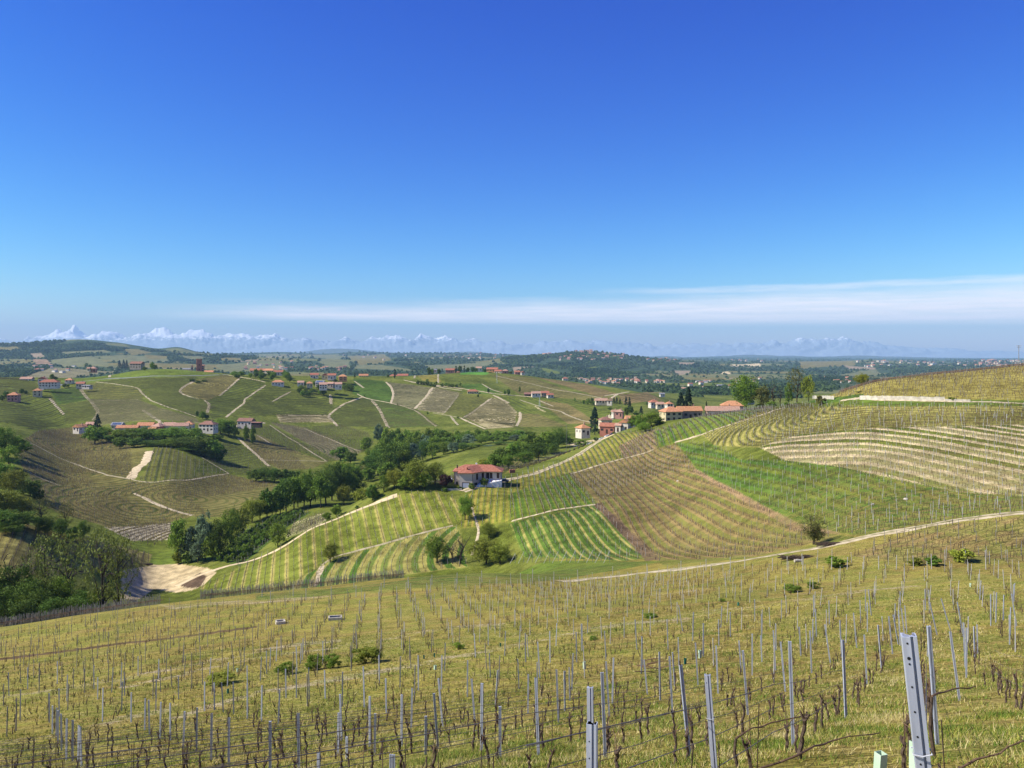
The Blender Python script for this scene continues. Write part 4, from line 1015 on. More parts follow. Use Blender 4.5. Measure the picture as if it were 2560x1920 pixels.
def end_posts():
    L = [(1331,1418,1458),(1385,1427,1458),(1445,1424,1452),(1532,1416,1437),(1618,1407,1436),(1702,1398,1428),(1765,1395,1424),(1826,1390,1420),(1862,1390,1420),(1931,1394,1424),(1968,1390,1424),(2007,1390,1425),(2043,1392,1420),(2079,1391,1422),(2118,1391,1422),(2159,1388,1421),(2197,1388,1422),(2241,1387,1422),(2284,1387,1421),(2329,1383,1420),(2465,1374,1422),
     (655,1467,1494),(677,1480,1510),(733,1462,1491),(765,1472,1501),(828,1468,1498),(885,1443,1467),(890,1465,1494),(960,1443,1468),(953,1458,1489),(1020,1440,1468),(1015,1455,1484),(1080,1435,1461),(1077,1445,1479),(1143,1430,1457),(1140,1445,1478),(1205,1424,1453),(1200,1440,1469),(898,1503,1535),(665,1536,1576),(2005,1385,1410)]
    for px, t, b in L:
        p = at(px, b); h = min(max((b-t)/F*p.y, 1.5), 2.5)
        put_post(p.x, p.y, p.z, h, random.gauss(0, .04), 0, 0, me=POSTW_ME, label="white row-end post along the foot of the near slope", group="white row-end posts", wide=1.5)
        NEAR_TAKEN.append((p.x, p.y))
end_posts()

def hero_post(px, py, Y, dx, w, label, holes):
    x = (px-1280)/F*Y; zt = -(py-HZ)/F*Y; xb = x-dx; zb = Hs(xb, Y)
    h = zt-zb
    root = empty("vine_post", (xb, Y, zb), 0, label, 'post')
    me = steel_post_mesh(w, .05, hero=True)
    ch = bpy.data.objects.new("channel", me); COL.objects.link(ch); ch.parent = root
    ch.rotation_mode = 'QUATERNION'; q = Vector((0, 0, 1)).rotation_difference(Vector((dx, 0, h)).normalized()) @ Matrix.Rotation(-.30, 4, 'Z').to_quaternion()
    ch.rotation_quaternion = q; ch.location = Vector((dx, 0, h)).normalized()*-.1; ch.scale = (1, 1, math.hypot(h, dx)+.1)
    mh = noisy_mat("hole_shade_dark", (.012,.012,.014), (.03,.028,.026), 20)  # dark discs on the face paint the shade inside the punched holes
    hl = math.hypot(h, dx)
    for hz, rr in holes:
        b = MB(); b.tube([(-w*.2, -.0012, hl-hz), (-w*.2, .003, hl-hz)], rr, 14)
        o = b.build("hole_shade_disc", mh, root); o.rotation_mode = 'QUATERNION'; o.rotation_quaternion = q
    mw = noisy_mat("wire_tie", (.45,.45,.46), (.65,.65,.66), 30)
    for hz in ([.47] if h > 1.6 else [.85]):
        b = MB(); b.tube([(-w*.62, -.006, hl-hz), (0, -.010, hl-hz-.004), (w*.62, -.006, hl-hz+.003), (w*.66, .05, hl-hz), (-w*.62, .056, hl-hz), (-w*.62, -.006, hl-hz)], .0028, 6)
        o = b.build("wire_tie", mw, root); o.rotation_mode = 'QUATERNION'; o.rotation_quaternion = q
    NEAR_TAKEN.append((xb, Y))
    return root
hero_post(2274, 1593, 3.3, -.20, .055, "nearest leaning galvanised steel post with a row of punched holes", [(.025,.004),(.085,.0065),(.108,.004),(.20,.004),(.30,.004),(.40,.004),(.51,.004),(.62,.004),(.74,.004)])
hero_post(1478, 1812, 4.9, 0.0, .060, "dark grey steel post cut by the bottom edge in front of a taller pale post", [(.10,.004),(.2,.004),(.3,.004)])
hero_post(1474, 1720, 9.2, -.02, .066, "tall pale steel post standing behind the short dark one", [])
hero_post(1768, 1689, 9.0, -.13, .064, "leaning double channel steel post with dark groove at the lower middle right", [(.08,.005)])

# ------------------------------------------------------------------ near vines, posts and wires in rows
BENCH_PY = ([0,160,420,640,900,1280,1400,1560,1800,2200,2560], [1868,1845,1795,1740,1692,1620,1592,1562,1540,1478,1462])
EDGE_PY = ([0,200,400,640,1000,1280,1420,1640,1760,1920,2030,2150,2560], [1588,1556,1530,1510,1478,1455,1458,1436,1423,1408,1400,1396,1394])
DIR_A = np.array([.50, 1.0]); DIR_A /= np.linalg.norm(DIR_A)
DIR_B = np.array([-.16, 1.0]); DIR_B /= np.linalg.norm(DIR_B)
def near_rows(d, sp, step, cond, seed, jit=.45):
    rg = np.random.default_rng(seed); n = np.array([-d[1], d[0]])
    k = np.arange(-90, 90); j = np.arange(-40, 260)
    K, J = np.meshgrid(k, j, indexing='ij')
    S = J*step + rg.uniform(-jit, jit, J.shape); R = K*sp + rg.uniform(-.32, .32, J.shape)
    X = n[0]*R+d[0]*S; Y = n[1]*R+d[1]*S
    m = (Y > 5.5) & (Y < 168) & (np.abs(X) < .70*Y+2)
    X, Y, K = X[m], Y[m], K[m]
    px = 1280+F*X/Y; py = base_py(X, Y)
    m = cond(px, py, X, Y)
    return np.stack([X[m], Y[m], np.full(m.sum(), math.atan2(d[1], d[0])), K[m]], 1)
def below_bench(px, py, X, Y): return py > np.interp(px, *BENCH_PY)+4
def above_bench(px, py, X, Y):
    return (py < np.interp(px, *BENCH_PY)-16) & (py > np.interp(px, *EDGE_PY)) & (X < 16 + .12*Y)
def above_right(px, py, X, Y):
    return (py < np.interp(px, *BENCH_PY)-16) & (py > np.interp(px, *EDGE_PY)) & (X >= 16 + .12*Y)
SPC = 2.3
VA = np.concatenate([near_rows(DIR_A, SPC, 1.2, below_bench, 1), near_rows(DIR_A, SPC, 1.2, above_right, 3)])
VB = near_rows(DIR_B, SPC, 1.15, above_bench, 2)
PA = np.concatenate([near_rows(DIR_A, SPC, 4.8, below_bench, 4, 1.6), near_rows(DIR_A, SPC, 4.8, above_right, 5, 1.6)])
PB = near_rows(DIR_B, SPC, 3.8, above_bench, 6, 1.6)

def vine_proto(seed):
    """gnarled head-trained vine: trunk, and the tied cane with its thin shoots"""
    r = random.Random(seed)
    t = MB(); h = r.uniform(.55, .8)
    pts = [Vector((0,0,-.08))]; n = 7
    x = y = 0.0
    for i in range(1, n+1):
        x += r.uniform(-.05, .05); y += r.uniform(-.04, .04)
        pts.append(Vector((x, y, h*i/n)))
    rs = [.045*(1-.35*i/n)*r.uniform(.85, 1.2) for i in range(n+1)]; rs[-1] = .048
    t.tube(pts, rs, 7)
    hd = pts[-1]
    for k in range(3):
        a = r.uniform(0, 6.28)
        t.tube([hd-Vector((0,0,.03)), hd+Vector((math.cos(a)*.05, math.sin(a)*.05, .04)), hd+Vector((math.cos(a)*.10, math.sin(a)*.09, .09+r.uniform(0,.06)))], [.034,.026,.014], 6)
    c = MB()
    s = r.choice((-1, 1))
    p = [hd+Vector((0,0,.03)), hd+Vector((s*.14, 0, .20)), hd+Vector((s*.38, r.uniform(-.03,.03), .16)), hd+Vector((s*.66, 0, .08)), hd+Vector((s*.9, r.uniform(-.03,.03), .05))]
    c.tube(p, [.010,.009,.008,.007,.004], 5)
    for k in range(r.randint(2, 5)):
        a = r.uniform(0, 6.28); b0 = hd+Vector((r.uniform(-.08,.08), r.uniform(-.05,.05), .05))
        e = b0+Vector((math.cos(a)*r.uniform(.1,.3), math.sin(a)*.1, r.uniform(.15,.5)))
        c.tube([b0, b0.lerp(e, .5)+Vector((.03,.02,.03)), e], [.007,.005,.003], 4)
    return t.mesh("trunk", M_VINE), c.mesh("cane", M_CANE)
VPROTO = [vine_proto(100+i) for i in range(9)]

STAKE_ME = (lambda b: (b.tube([(0,0,0),(0,0,1.1)], [.007,.006], 5), b.mesh("stake", M_VINE))[1])(MB())
def build_near_rows():
    rg = np.random.default_rng(9)
    V = np.concatenate([VA, VB]); V = V[rg.random(len(V)) > .22]
    px = 1280+F*V[:,0]/V[:,1]; py = base_py(V[:,0], V[:,1])
    vis = (px > -20) & (px < 2580) & (py < 1965) & (py > 1300)
    order = np.argsort(np.where(vis, V[:,1], 1e9))
    ind = order[:300]; rest = np.setdiff1d(np.arange(len(V)), ind)
    for q, i in enumerate(ind):
        x, y, a, k = V[i]
        o = empty("grapevine", (x, y, Hs(x, y)), a + random.uniform(-.5, .5) + random.choice((0, math.pi)), "gnarled bare vine trunk with a thin brown cane in a near row", 'vine', "bare vines on the near slope")
        t, c = VPROTO[q % len(VPROTO)]; sc = random.uniform(.62, .95); zs = random.uniform(.8, 1.15)
        for nm, me in (("trunk", t), ("cane", c), ("stake", STAKE_ME)):
            if nm == "stake" and q % 3 == 0: continue
            ch = bpy.data.objects.new(nm, me); COL.objects.link(ch); ch.parent = o
            ch.scale = (sc, sc, sc*zs)
            if nm == "stake": ch.scale = (1, 1, random.uniform(.8, 1.25)); ch.location = (.07, .02, -.1); ch.rotation_euler = (random.gauss(0, .05), random.gauss(0, .05), 0)
    R = V[rest]
    acc = Acc(); acc.add(sticks(R, .48, .028, .20, rg, 4))
    up = R.copy(); acc.add(sticks(np.column_stack([R[:,0]+rg.normal(0,.05,len(R)), R[:,1], R[:,2], R[:,3]]), .62, .012, .34, rg, 3))
    acc.add(sticks(R[rg.random(len(R)) < .7], 1.15, .009, .04, rg, 3, 1.0))
    acc.build("vines", M_VINE, "bare vines in the farther rows of the near slope")
    ac2 = Acc(); ac2.add(canes(R[rg.random(len(R)) < .5], .56, .006, .8, rg)); ac2.build("vine_canes", M_CANE, "thin canes tied along the wires on the near slope")
    # posts on the row grid wherever no measured post already stands
    P = np.concatenate([PA, PB]); P = P[rg.random(len(P)) > .08]
    T = np.array(NEAR_TAKEN)
    dmin = np.array([np.min((T[:,0]-p[0])**2+(T[:,1]-p[1])**2) for p in P])
    px = 1280+F*P[:,0]/P[:,1]; py = base_py(P[:,0], P[:,1])
    keep = (dmin > 2.6**2) & (P[:,1] > 40)
    P = P[keep]; px = px[keep]; py = py[keep]
    vis = (px > -5) & (px < 2565) & (py < 1915)
    order = np.argsort(np.where(vis, P[:,1], 1e9))
    n_ind = max(0, 298-N_POST[0])
    for i in order[:n_ind]:
        x, y = P[i,0], P[i,1]; right = px[i] > 1250
        put_post(x, y, Hs(x, y), random.uniform(1.6, 2.0), random.gauss(0, .06), random.gauss(0, .05), random.uniform(-.5, .3), me=(POST_ME if random.random() < .6 else POSTW_ME) if right else (POST_ME if random.random() < .4 else POSTWD_ME))
    rest = P[order[n_ind:]]
    rp = 1280+F*rest[:,0]/rest[:,1]
    a = Acc(); a.add(sticks(rest[rp > 900], 1.75, .030, .035, rg, 4, 1.0)); a.build("vineyard_posts", M_POSTL, "pale posts in the farther rows of the near slope")
    a = Acc(); a.add(sticks(rest[rp <= 900], 1.75, .030, .035, rg, 4, 1.0)); a.build("vineyard_posts", M_POSTD, "dark thin posts in the farther left rows of the near slope")
build_near_rows()


def foot_posts():
    """close-set dark posts of the plot that drops away beyond the foot of the slope"""
    rg = np.random.default_rng(17); a = Acc(); c = Acc()
    for k in range(4):
        px = np.arange(-60, 1010, 3.4)+rg.uniform(-1, 1, 315)
        Y = np.interp(px, [0,200,400,600,800,1000], [135,140,148,152,157,160])+1.5+k*2.4
        X = (px-1280)/F*Y
        p = np.stack([X, Y, np.zeros_like(X), np.zeros_like(X)], 1)
        p = p[(px < 400) | (px > 500)]
        a.add(sticks(p, 1.75, .035, .04, rg, 4, 1.0)); c.add(canes(p, .8, .02, .7, rg))
    a.build("vineyard_posts", M_POSTD, "crowded grey posts of the plot below the foot of the near slope")
    c.build("vine_canes", M_CANE, "brown canes of the plot below the foot of the near slope")
foot_posts()

def sprawling():
    """long canes lying on the lowest wire close to the camera"""
    for k, (pts, Y0, Y1, lab) in enumerate([([(1900,1922),(1990,1890),(2035,1868),(2080,1850),(2160,1838),(2200,1832)],12.5,14.5,"long knobbly cane tied along the lowest wire at the bottom left of the sleeves"),([(2400,1918),(2440,1895),(2500,1880),(2535,1862),(2575,1848)],9.8,10.4,"thick bent cane arching out of the bottom right corner"),([(2330,1742),(2360,1730),(2400,1722),(2440,1715)],13.5,14.5,"dark cane twisted round the wire right of the big post"),([(1840,1845),(1880,1822),(1925,1810),(1990,1792),(2030,1788)],14.5,16,"grey peeling cane between two posts right of the lower middle")]):
        P = []
        for i, (px, py) in enumerate(pts):
            Y = Y0+(Y1-Y0)*i/(len(pts)-1); P.append(Vector(((px-1280)/F*Y, Y, -(py-HZ)/F*Y)))
        r = empty("grapevine", (P[0].x, P[0].y, Hs(P[0].x, P[0].y)), 0, lab, 'vine')
        b = MB(); o = r.location.copy(); n = len(P)
        zb = -.05
        b.tube([(.05,0,zb), (-.02,.02,(P[0].z-o.z)*.5), tuple(P[0]-o)], [.035,.03,.022], 7); b.build("trunk", M_VINE, r)
        b = MB(); Q = []
        for i in range(n-1):
            for t in (0, .5): Q.append(P[i].lerp(P[i+1], t)-o+Vector((0,0,random.uniform(-.02,.02))))
        Q.append(P[-1]-o); b.tube(Q, [.017*(1-.6*i/len(Q))*random.uniform(.8,1.25) for i in range(len(Q))], 6)
        for q in Q[1:-1:2]: b.tube([q, q+Vector((random.uniform(-.06,.06),0,random.uniform(.04,.16)))], [.006,.003], 4)
        b.build("cane", M_CANE, r)
sprawling()
M_WIRE = noisy_mat("trellis_wire", (.10,.085,.075), (.20,.18,.16), 5)
def wires():
    n = np.array([-DIR_A[1], DIR_A[0]])
    for k in range(-26, 12):
        pts = []
        for s in np.arange(0, 75, 2.4):
            p = n*k*SPC + DIR_A*s
            if p[1] < 4 or abs(p[0]) > .68*p[1]+2: continue
            px = 1280+F*p[0]/p[1]; py = float(base_py(p[:1], p[1:2])[0])
            if py < np.interp(px, *BENCH_PY)+6: continue
            if p[1] > 32: continue
            pts.append((p[0], p[1], Hs(p[0], p[1])))
        if len(pts) < 4: continue
        for hz, r in ((.60, .0062), (1.0, .0046), (1.4, .0046)):
            b = MB(); b.tube([(x, y, z+hz+.02*math.sin(i*1.7+k)) for i, (x, y, z) in enumerate(pts)], r, 4)
            tag(b.build("trellis_wire", M_WIRE), "thin taut wire strung from post to post along a near vine row", 'wire', "trellis wires of the near rows")
wires()
# ------------------------------------------------------------------ trees
def leaf_mat(name, c1, c2, rand=.27, scale=.35):
    m = noisy_mat(name, c1, c2, scale, rough=.75, rand=rand, detail=3)
    nt = m.node_tree; b = nt.nodes['Principled BSDF']; b.inputs['Specular IOR Level'].default_value = .15
    tr = nt.nodes.new('ShaderNodeBsdfTranslucent'); mx = nt.nodes.new('ShaderNodeMixShader'); mx.inputs[0].default_value = .22
    src = b.inputs['Base Color'].links[0].from_socket
    nt.links.new(src, tr.inputs['Color'])
    out = [n for n in nt.nodes if n.type == 'OUTPUT_MATERIAL'][0]
    nt.links.new(b.outputs[0], mx.inputs[1]); nt.links.new(tr.outputs[0], mx.inputs[2]); nt.links.new(mx.outputs[0], out.inputs['Surface'])
    return m
LM = dict(
 round=leaf_mat("leaves_green", (.110,.185,.018), (.245,.335,.038)),
 dark=leaf_mat("leaves_dark", (.070,.125,.016), (.165,.240,.032)),
 loose=leaf_mat("leaves_spring", (.170,.205,.022), (.340,.360,.045)),
 willow=leaf_mat("leaves_grey_green", (.100,.155,.075), (.200,.270,.135)),
 conifer=leaf_mat("needles_dark", (.020,.042,.018), (.050,.085,.034), .1),
 sparse=leaf_mat("leaves_pale", (.140,.175,.030), (.270,.300,.065)),
 olive=leaf_mat("leaves_olive", (.125,.130,.030), (.225,.215,.055)),
 plum=leaf_mat("leaves_purple", (.05,.02,.022), (.10,.045,.04)),
 orange=leaf_mat("leaves_rust", (.26,.10,.02), (.42,.18,.035)),
)
M_BARK = noisy_mat("bark", (.035,.026,.018), (.085,.066,.048), 6.0, bump=.4)
M_FWOOD = leaf_mat("woodland_leaves", (.035,.070,.020), (.095,.145,.040), .0, .004)

def leaf_cloud(rg, cen, rad, nper, ls, squash=.8):
    """leaf-sized quads scattered round clump centres, facing mostly outwards"""
    k = len(cen); n = k*nper
    c = np.repeat(cen, nper, 0); r = np.repeat(rad, nper)
    d = rg.normal(0, 1, (n, 3)); d /= np.linalg.norm(d, axis=1)[:, None]
    rr = r*rg.random(n)**.45
    p = c + d*rr[:, None]*np.array([1, 1, squash])
    nrm = d + rg.normal(0, .55, (n, 3)); nrm /= np.linalg.norm(nrm, axis=1)[:, None]
    a = np.cross(nrm, rg.normal(0, 1, (n, 3))); a /= np.linalg.norm(a, axis=1)[:, None]+1e-9
    b2 = np.cross(nrm, a)
    s = ls*rg.uniform(.6, 1.35, n)[:, None]
    V = np.stack([p-a*s*.5-b2*s*.15, p+a*s*.1-b2*s*.5, p+a*s*.55+b2*s*.1, p-a*s*.05+b2*s*.5], 1)
    return V.reshape(-1, 3), np.arange(n*4).reshape(-1, 4)

def crown_points(rg, kind, k):
    """clump centres (unit tree: height 1, half width about .5 in x and y before scaling) and clump radii"""
    if kind == 'conifer':
        z = .08+.9*rg.random(k)**.8
        r = (1-z)**.85*.46*rg.uniform(.55, 1.05, k); a = rg.uniform(0, 6.28, k)
        return np.stack([r*np.cos(a), r*np.sin(a), z-.05*r], 1), .03+.085*(1-z)
    if kind == 'column':
        z = .10+.86*rg.random(k); r = .30*np.sin(np.pi*np.clip(z, .05, .97))**.6*rg.random(k)**.5; a = rg.uniform(0, 6.28, k)
        return np.stack([r*np.cos(a), r*np.sin(a), z], 1), np.full(k, .10)
    if kind == 'sparse':
        z = .28+.68*rg.random(k); r = .42*np.sin(np.pi*np.clip((z-.18)/.86, .05, .97))**.7*rg.random(k)**.45; a = rg.uniform(0, 6.28, k)
        return np.stack([r*np.cos(a), r*np.sin(a), z], 1), rg.uniform(.05, .11, k)
    lo = {'round': .06, 'shrub': .0, 'tall': .06}.get(kind, .06)
    u = rg.normal(0, 1, (k, 3)); u /= np.linalg.norm(u, axis=1)[:, None]
    rr = rg.random(k)**.33
    c = u*rr[:, None]
    top = 1-.11
    zc = (lo+.1+top)/2; hz = (top-lo-.1)/2
    asym = 1+.22*np.sin(3*np.arctan2(u[:,1], u[:,0])+rg.uniform(0, 6))
    p = np.stack([c[:,0]*.38*asym, c[:,1]*.38*asym, zc+c[:,2]*hz], 1)
    wid = 1-.35*np.clip((p[:,2]-zc)/hz, -1, 1) if kind == 'tall' else 1-.12*np.clip((p[:,2]-zc)/hz, -1, 1)
    p[:, 0] *= wid; p[:, 1] *= wid
    return p, rg.uniform(.085, .17, k)

def trunk_mesh(rg, kind, cen):
    b = MB(); n = 6
    top = {'conifer': .9, 'column': .8, 'sparse': .82, 'shrub': .3}.get(kind, .62)
    r0 = {'sparse': .024, 'shrub': .015}.get(kind, .026)
    lean = rg.normal(0, .03, 2)*(2 if kind == 'sparse' else 1)
    pts = [Vector((lean[0]*t*3*t + rg.normal(0, .006), lean[1]*t*3*t, top*t-.03*(t == 0))) for t in np.linspace(0, 1, n)]
    b.tube(pts, [r0*(1-.72*t) for t in np.linspace(0, 1, n)], 6)
    if kind != 'conifer':
        for i in rg.choice(len(cen), min(9 if kind != 'sparse' else 16, len(cen)), replace=False):
            e = Vector(cen[i]); q = max(0, min(n-1, int(rg.integers(2, n))))
            s = pts[q]
            if e.z < s.z: s = pts[1]
            mid = s.lerp(e, .5)+Vector((0, 0, .04))
            b.tube([s, mid, e], [r0*.5, r0*.32, r0*.1], 4)
    return b
PROTO = {}
def tree_proto(shape, leaf, v):
    key = (shape, leaf, v)
    if key in PROTO: return PROTO[key]
    rg = np.random.default_rng(abs(hash_str(str(key))) % 100000)
    k, nper, ls = {'round': (46, 62, .052), 'tall': (46, 60, .045), 'shrub': (26, 60, .075), 'conifer': (150, 22, .042), 'column': (40, 50, .045), 'sparse': (100, 17, .025), 'loose': (60, 34, .042), 'fine': (80, 80, .026), 'bare': (30, 3, .02), 'weed': (34, 130, .036)}[shape]
    cen, rad = crown_points(rg, {'loose': 'round', 'bare': 'sparse', 'fine': 'round', 'weed': 'shrub'}.get(shape, shape), k)
    V, Fq = leaf_cloud(rg, cen, rad, nper, ls, .55 if shape == 'conifer' else .85)
    crown = np_mesh("crown", V, Fq, LM[leaf])
    trunk = trunk_mesh(rg, {'loose': 'round', 'bare': 'sparse', 'fine': 'round', 'weed': 'shrub'}.get(shape, shape), cen).mesh("trunk", M_BARK)
    PROTO[key] = (crown, trunk)
    return PROTO[key]
def hash_str(s):
    h = 5381
    for ch in s: h = (h*33+ord(ch)) & 0x7fffffff
    return h
NV = {'round': 4, 'loose': 3, 'conifer': 2, 'shrub': 3, 'tall': 3, 'sparse': 3, 'column': 1, 'fine': 2, 'bare': 2, 'weed': 2}
def put_tree(px, top, base, w, shape, leaf, Y=None, name="tree", label=None, group=None, cat="tree"):
    if Y is None: p = at(px, base)
    else:
        x = (px-1280)/F*Y; p = Vector((x, Y, Hs(x, Y)))
    zt = -(top-HZ)/F*p.y
    h = max(zt-p.z, .5); wd = w/F*p.y
    v = int(RNG.integers(0, NV[shape]))
    crown, trunk = tree_proto(shape, leaf, v)
    r = empty(name, (p.x, p.y, p.z-.1), random.uniform(0, 6.28), label, cat, group)
    sx = wd/{'conifer': .92, 'column': .60, 'sparse': .84, 'bare': .8}.get(shape, 1.0)
    for nm, me in (("crown", crown), ("trunk", trunk)):
        o = bpy.data.objects.new(nm, me); COL.objects.link(o); o.parent = r
        o.scale = (sx, sx, h) if nm == "crown" else (min(sx, h), min(sx, h), h)
        if nm == "trunk": o.scale = (sx, sx, h)
    return r
ADJ = {('round','round'): 'rounded green tree', ('round','dark'): 'dark rounded tree', ('loose','loose'): 'yellow-green spring tree', ('loose','round'): 'loose green tree', ('loose','olive'): 'loose olive-brown tree', ('conifer','conifer'): 'dark pointed conifer',
 ('shrub','loose'): 'yellow-green bush', ('shrub','dark'): 'low dark bush', ('shrub','round'): 'low green bush', ('tall','round'): 'tall green tree', ('tall','dark'): 'tall dark tree', ('tall','willow'): 'grey-green willow', ('round','willow'): 'grey-green willow',
 ('sparse','sparse'): 'tall open poplar', ('bare','olive'): 'nearly bare brown tree', ('column','conifer'): 'narrow dark cypress', ('fine','round'): 'broad dense green tree', ('fine','dark'): 'broad dark tree', ('fine','loose'): 'feathery yellow-green tree', ('sparse','olive'): 'open olive-leaved tree',
 ('loose','sparse'): 'pale loose-leaved tree', ('round','plum'): 'purple-leaved tree', ('shrub','orange'): 'rust-coloured bush', ('round','loose'): 'yellow-green bushy tree', ('loose','dark'): 'loose dark tree', ('shrub','olive'): 'olive-brown bush', ('tall','loose'): 'tall yellow-green tree'}
def grove(place, group, lst):
    """a stand of separate trees; the label counts each kind from the left end of its stand"""
    lst = sorted(lst, key=lambda t: t[0])
    cnt = {}; tot = {}
    for t in lst: tot[(t[4], t[5])] = tot.get((t[4], t[5]), 0)+1
    for t in lst:
        k = (t[4], t[5]); cnt[k] = cnt.get(k, 0)+1
        a = ADJ[k]
        nm = 'shrub' if k[0] == 'shrub' else ('conifer' if k[0] == 'conifer' else ('cypress' if k[0] == 'column' else ('poplar' if k == ('sparse','sparse') else 'tree')))
        lab = f"{a} {place}" if tot[k] == 1 else f"{a} {place}, {ordinal(cnt[k])} from the left"
        if len(t) > 6 and t[6]: t = (t[0], t[1]+random.uniform(-5, 6)*400/t[6], t[2], t[3]*random.uniform(.85, 1.15), *t[4:])
        put_tree(*t[:6], Y=(t[6] if len(t) > 6 else None), name=nm, label=lab, group=group, cat='bush' if nm == 'shrub' else 'tree')
R, D, Lo = ('round','round'), ('round','dark'), ('loose','loose')
SD, SR, SL = ('shrub','dark'), ('shrub','round'), ('shrub','loose')
def T(px, top, base, w, k, *y): return (px, top, base, w, k[0], k[1], *y)
FD, FR, SP, CF, WI, BA, TR, TD, LR, LL, SO = ('fine','dark'), ('fine','round'), ('sparse','sparse'), ('conifer','conifer'), ('tall','willow'), ('bare','olive'), ('tall','round'), ('tall','dark'), ('loose','round'), ('fine','loose'), ('sparse','olive')
grove("at the foot of the near slope", "trees at the lower left edge of the near slope", [
 T(256,1306,0,120,SP,176), T(296,1345,0,85,SP,180), T(168,1318,0,135,SP,186), T(115,1345,0,125,SP,192), T(35,1365,0,80,BA,190), T(75,1385,0,70,BA,196),
 T(20,1398,0,125,FD,182), T(75,1440,0,105,FD,178), T(120,1432,0,90,FD,180), T(155,1415,0,100,FR,184), T(205,1452,0,90,FD,178), T(236,1470,0,64,FR,178), T(-40,1390,0,120,FD,180), T(-8,1452,0,120,FD,166), T(55,1482,0,110,FD,166), T(125,1488,0,100,FD,168), T(185,1492,0,80,FD,172), T(225,1500,0,60,SD,172), T(-70,1420,0,120,FD,170), T(270,1500,0,40,SD,174), T(205,1480,0,90,FD,172), T(150,1470,0,100,FD,170), T(90,1460,0,100,FD,172)])
grove("in the left edge wood", "trees of the wood at the left edge", [
 T(8,1058,1142,70,FR), T(45,1085,1138,55,R), T(62,1103,1128,42,SR), T(-30,1072,1150,85,R), T(22,1108,1165,62,LR), T(2,1150,1215,72,R), T(34,1160,1240,82,LL), T(76,1195,1240,62,D), T(98,1222,1250,42,SD), T(14,1212,1290,92,LL), T(55,1236,1290,74,LL),
 T(104,1243,1305,64,SO), T(4,1268,1325,95,FD), T(60,1272,1322,84,FD), T(112,1284,1338,62,FD), T(150,1290,1343,52,FD), T(165,1253,1335,40,SO), T(207,1294,1350,42,FD), T(-50,1200,1290,90,R), T(-60,1130,1200,90,R), T(180,1315,1350,40,SD), T(30,1295,1335,70,FD)])
grove("by the left stream", "trees by the stream below the left hill", [
 T(447,1284,1408,62,TR), T(478,1312,1404,60,WI), T(512,1268,1400,66,WI), T(545,1284,1398,62,FD), T(576,1258,1372,62,FR), T(602,1252,1335,52,Lo), T(630,1236,1305,64,LL), T(470,1380,1408,32,SR), T(495,1350,1408,50,WI), T(530,1330,1402,50,R), T(445,1365,1410,36,SL)])
grove("in the middle valley", "trees of the valley wood", [
 T(668,1215,1292,54,D), T(650,1236,1296,56,LL), T(715,1183,1276,74,FD), T(690,1225,1285,50,WI), T(776,1163,1268,74,FR), T(802,1178,1270,64,TR), T(745,1195,1268,60,FR), T(830,1148,1252,82,FD), T(856,1138,1240,74,FR), T(882,1150,1232,62,FR), T(860,1204,1262,48,LL), T(905,1213,1250,38,Lo), T(931,1207,1250,42,D), T(895,1224,1252,30,SL),
 T(851,1113,1152,58,R), T(876,1124,1160,38,D), T(945,1113,1188,74,FD), T(978,1093,1192,84,FD), T(1005,1110,1188,66,FR), T(905,1158,1202,54,('loose','olive')), T(948,1056,1106,36,('round','willow')), T(925,1130,1190,56,TD), T(968,1150,1200,60,R), T(920,1165,1205,50,R), T(735,1180,1272,70,TR), T(760,1172,1266,70,FR), T(815,1160,1262,76,FD), T(845,1150,1248,70,TR), T(870,1165,1245,60,FR), T(700,1205,1285,60,TD), T(680,1220,1290,56,FR), T(890,1170,1238,56,TD), T(640,1168,1204,54,D), T(662,1163,1206,54,FD), T(686,1166,1208,52,FD), T(710,1168,1208,52,D), T(732,1172,1208,44,D), T(930,1110,1170,60,FR), T(960,1085,1160,60,TR), T(915,1090,1130,36,R)])
def main_wood():
    lst = []
    for i in range(15):
        px = 968+i*25+random.uniform(-5, 5)
        lst.append(T(px, 1066+.022*(px-970)+random.uniform(-4, 5), 0, random.uniform(44, 56), (R, TR, LR)[i % 3], 655+1.5*i+random.uniform(-10, 10)))
    for i in range(12):
        px = 1000+i*29+random.uniform(-6, 6)
        lst.append(T(px, 1079+.024*(px-1000)+random.uniform(-3, 6), 0, random.uniform(44, 58), (TR, LR, WI, FR)[i % 4], 605+3*i+random.uniform(-10, 10)))
    for i in range(13):
        px = 1010+i*24+random.uniform(-5, 5)
        lst.append(T(px, 1098+.03*(px-1000)+random.uniform(-4, 6), 0, random.uniform(44, 58), (FR, WI, FD, LR)[i % 4], 550+6*i+random.uniform(-8, 8)))
    grove("in the long wood", "trees of the long valley wood", lst)
main_wood()
grove("beside the stone house", "trees round the stone house", [
 T(1042,1143,1218,96,LL), T(1088,1150,1212,62,LL), T(986,1164,1220,62,LL), T(1012,1186,1224,52,R), T(1062,1172,1222,56,LR), T(960,1182,1228,50,LR), T(1113,1178,1222,38,('round','plum')), T(1210,1190,1217,26,D), T(1030,1190,1225,44,SL), T(1180,1206,1222,24,SD), T(1163,1228,1302,54,FR), T(1130,1214,1220,30,SD), T(1112,1218,1228,22,SD), T(1145,1216,1223,26,SD)])
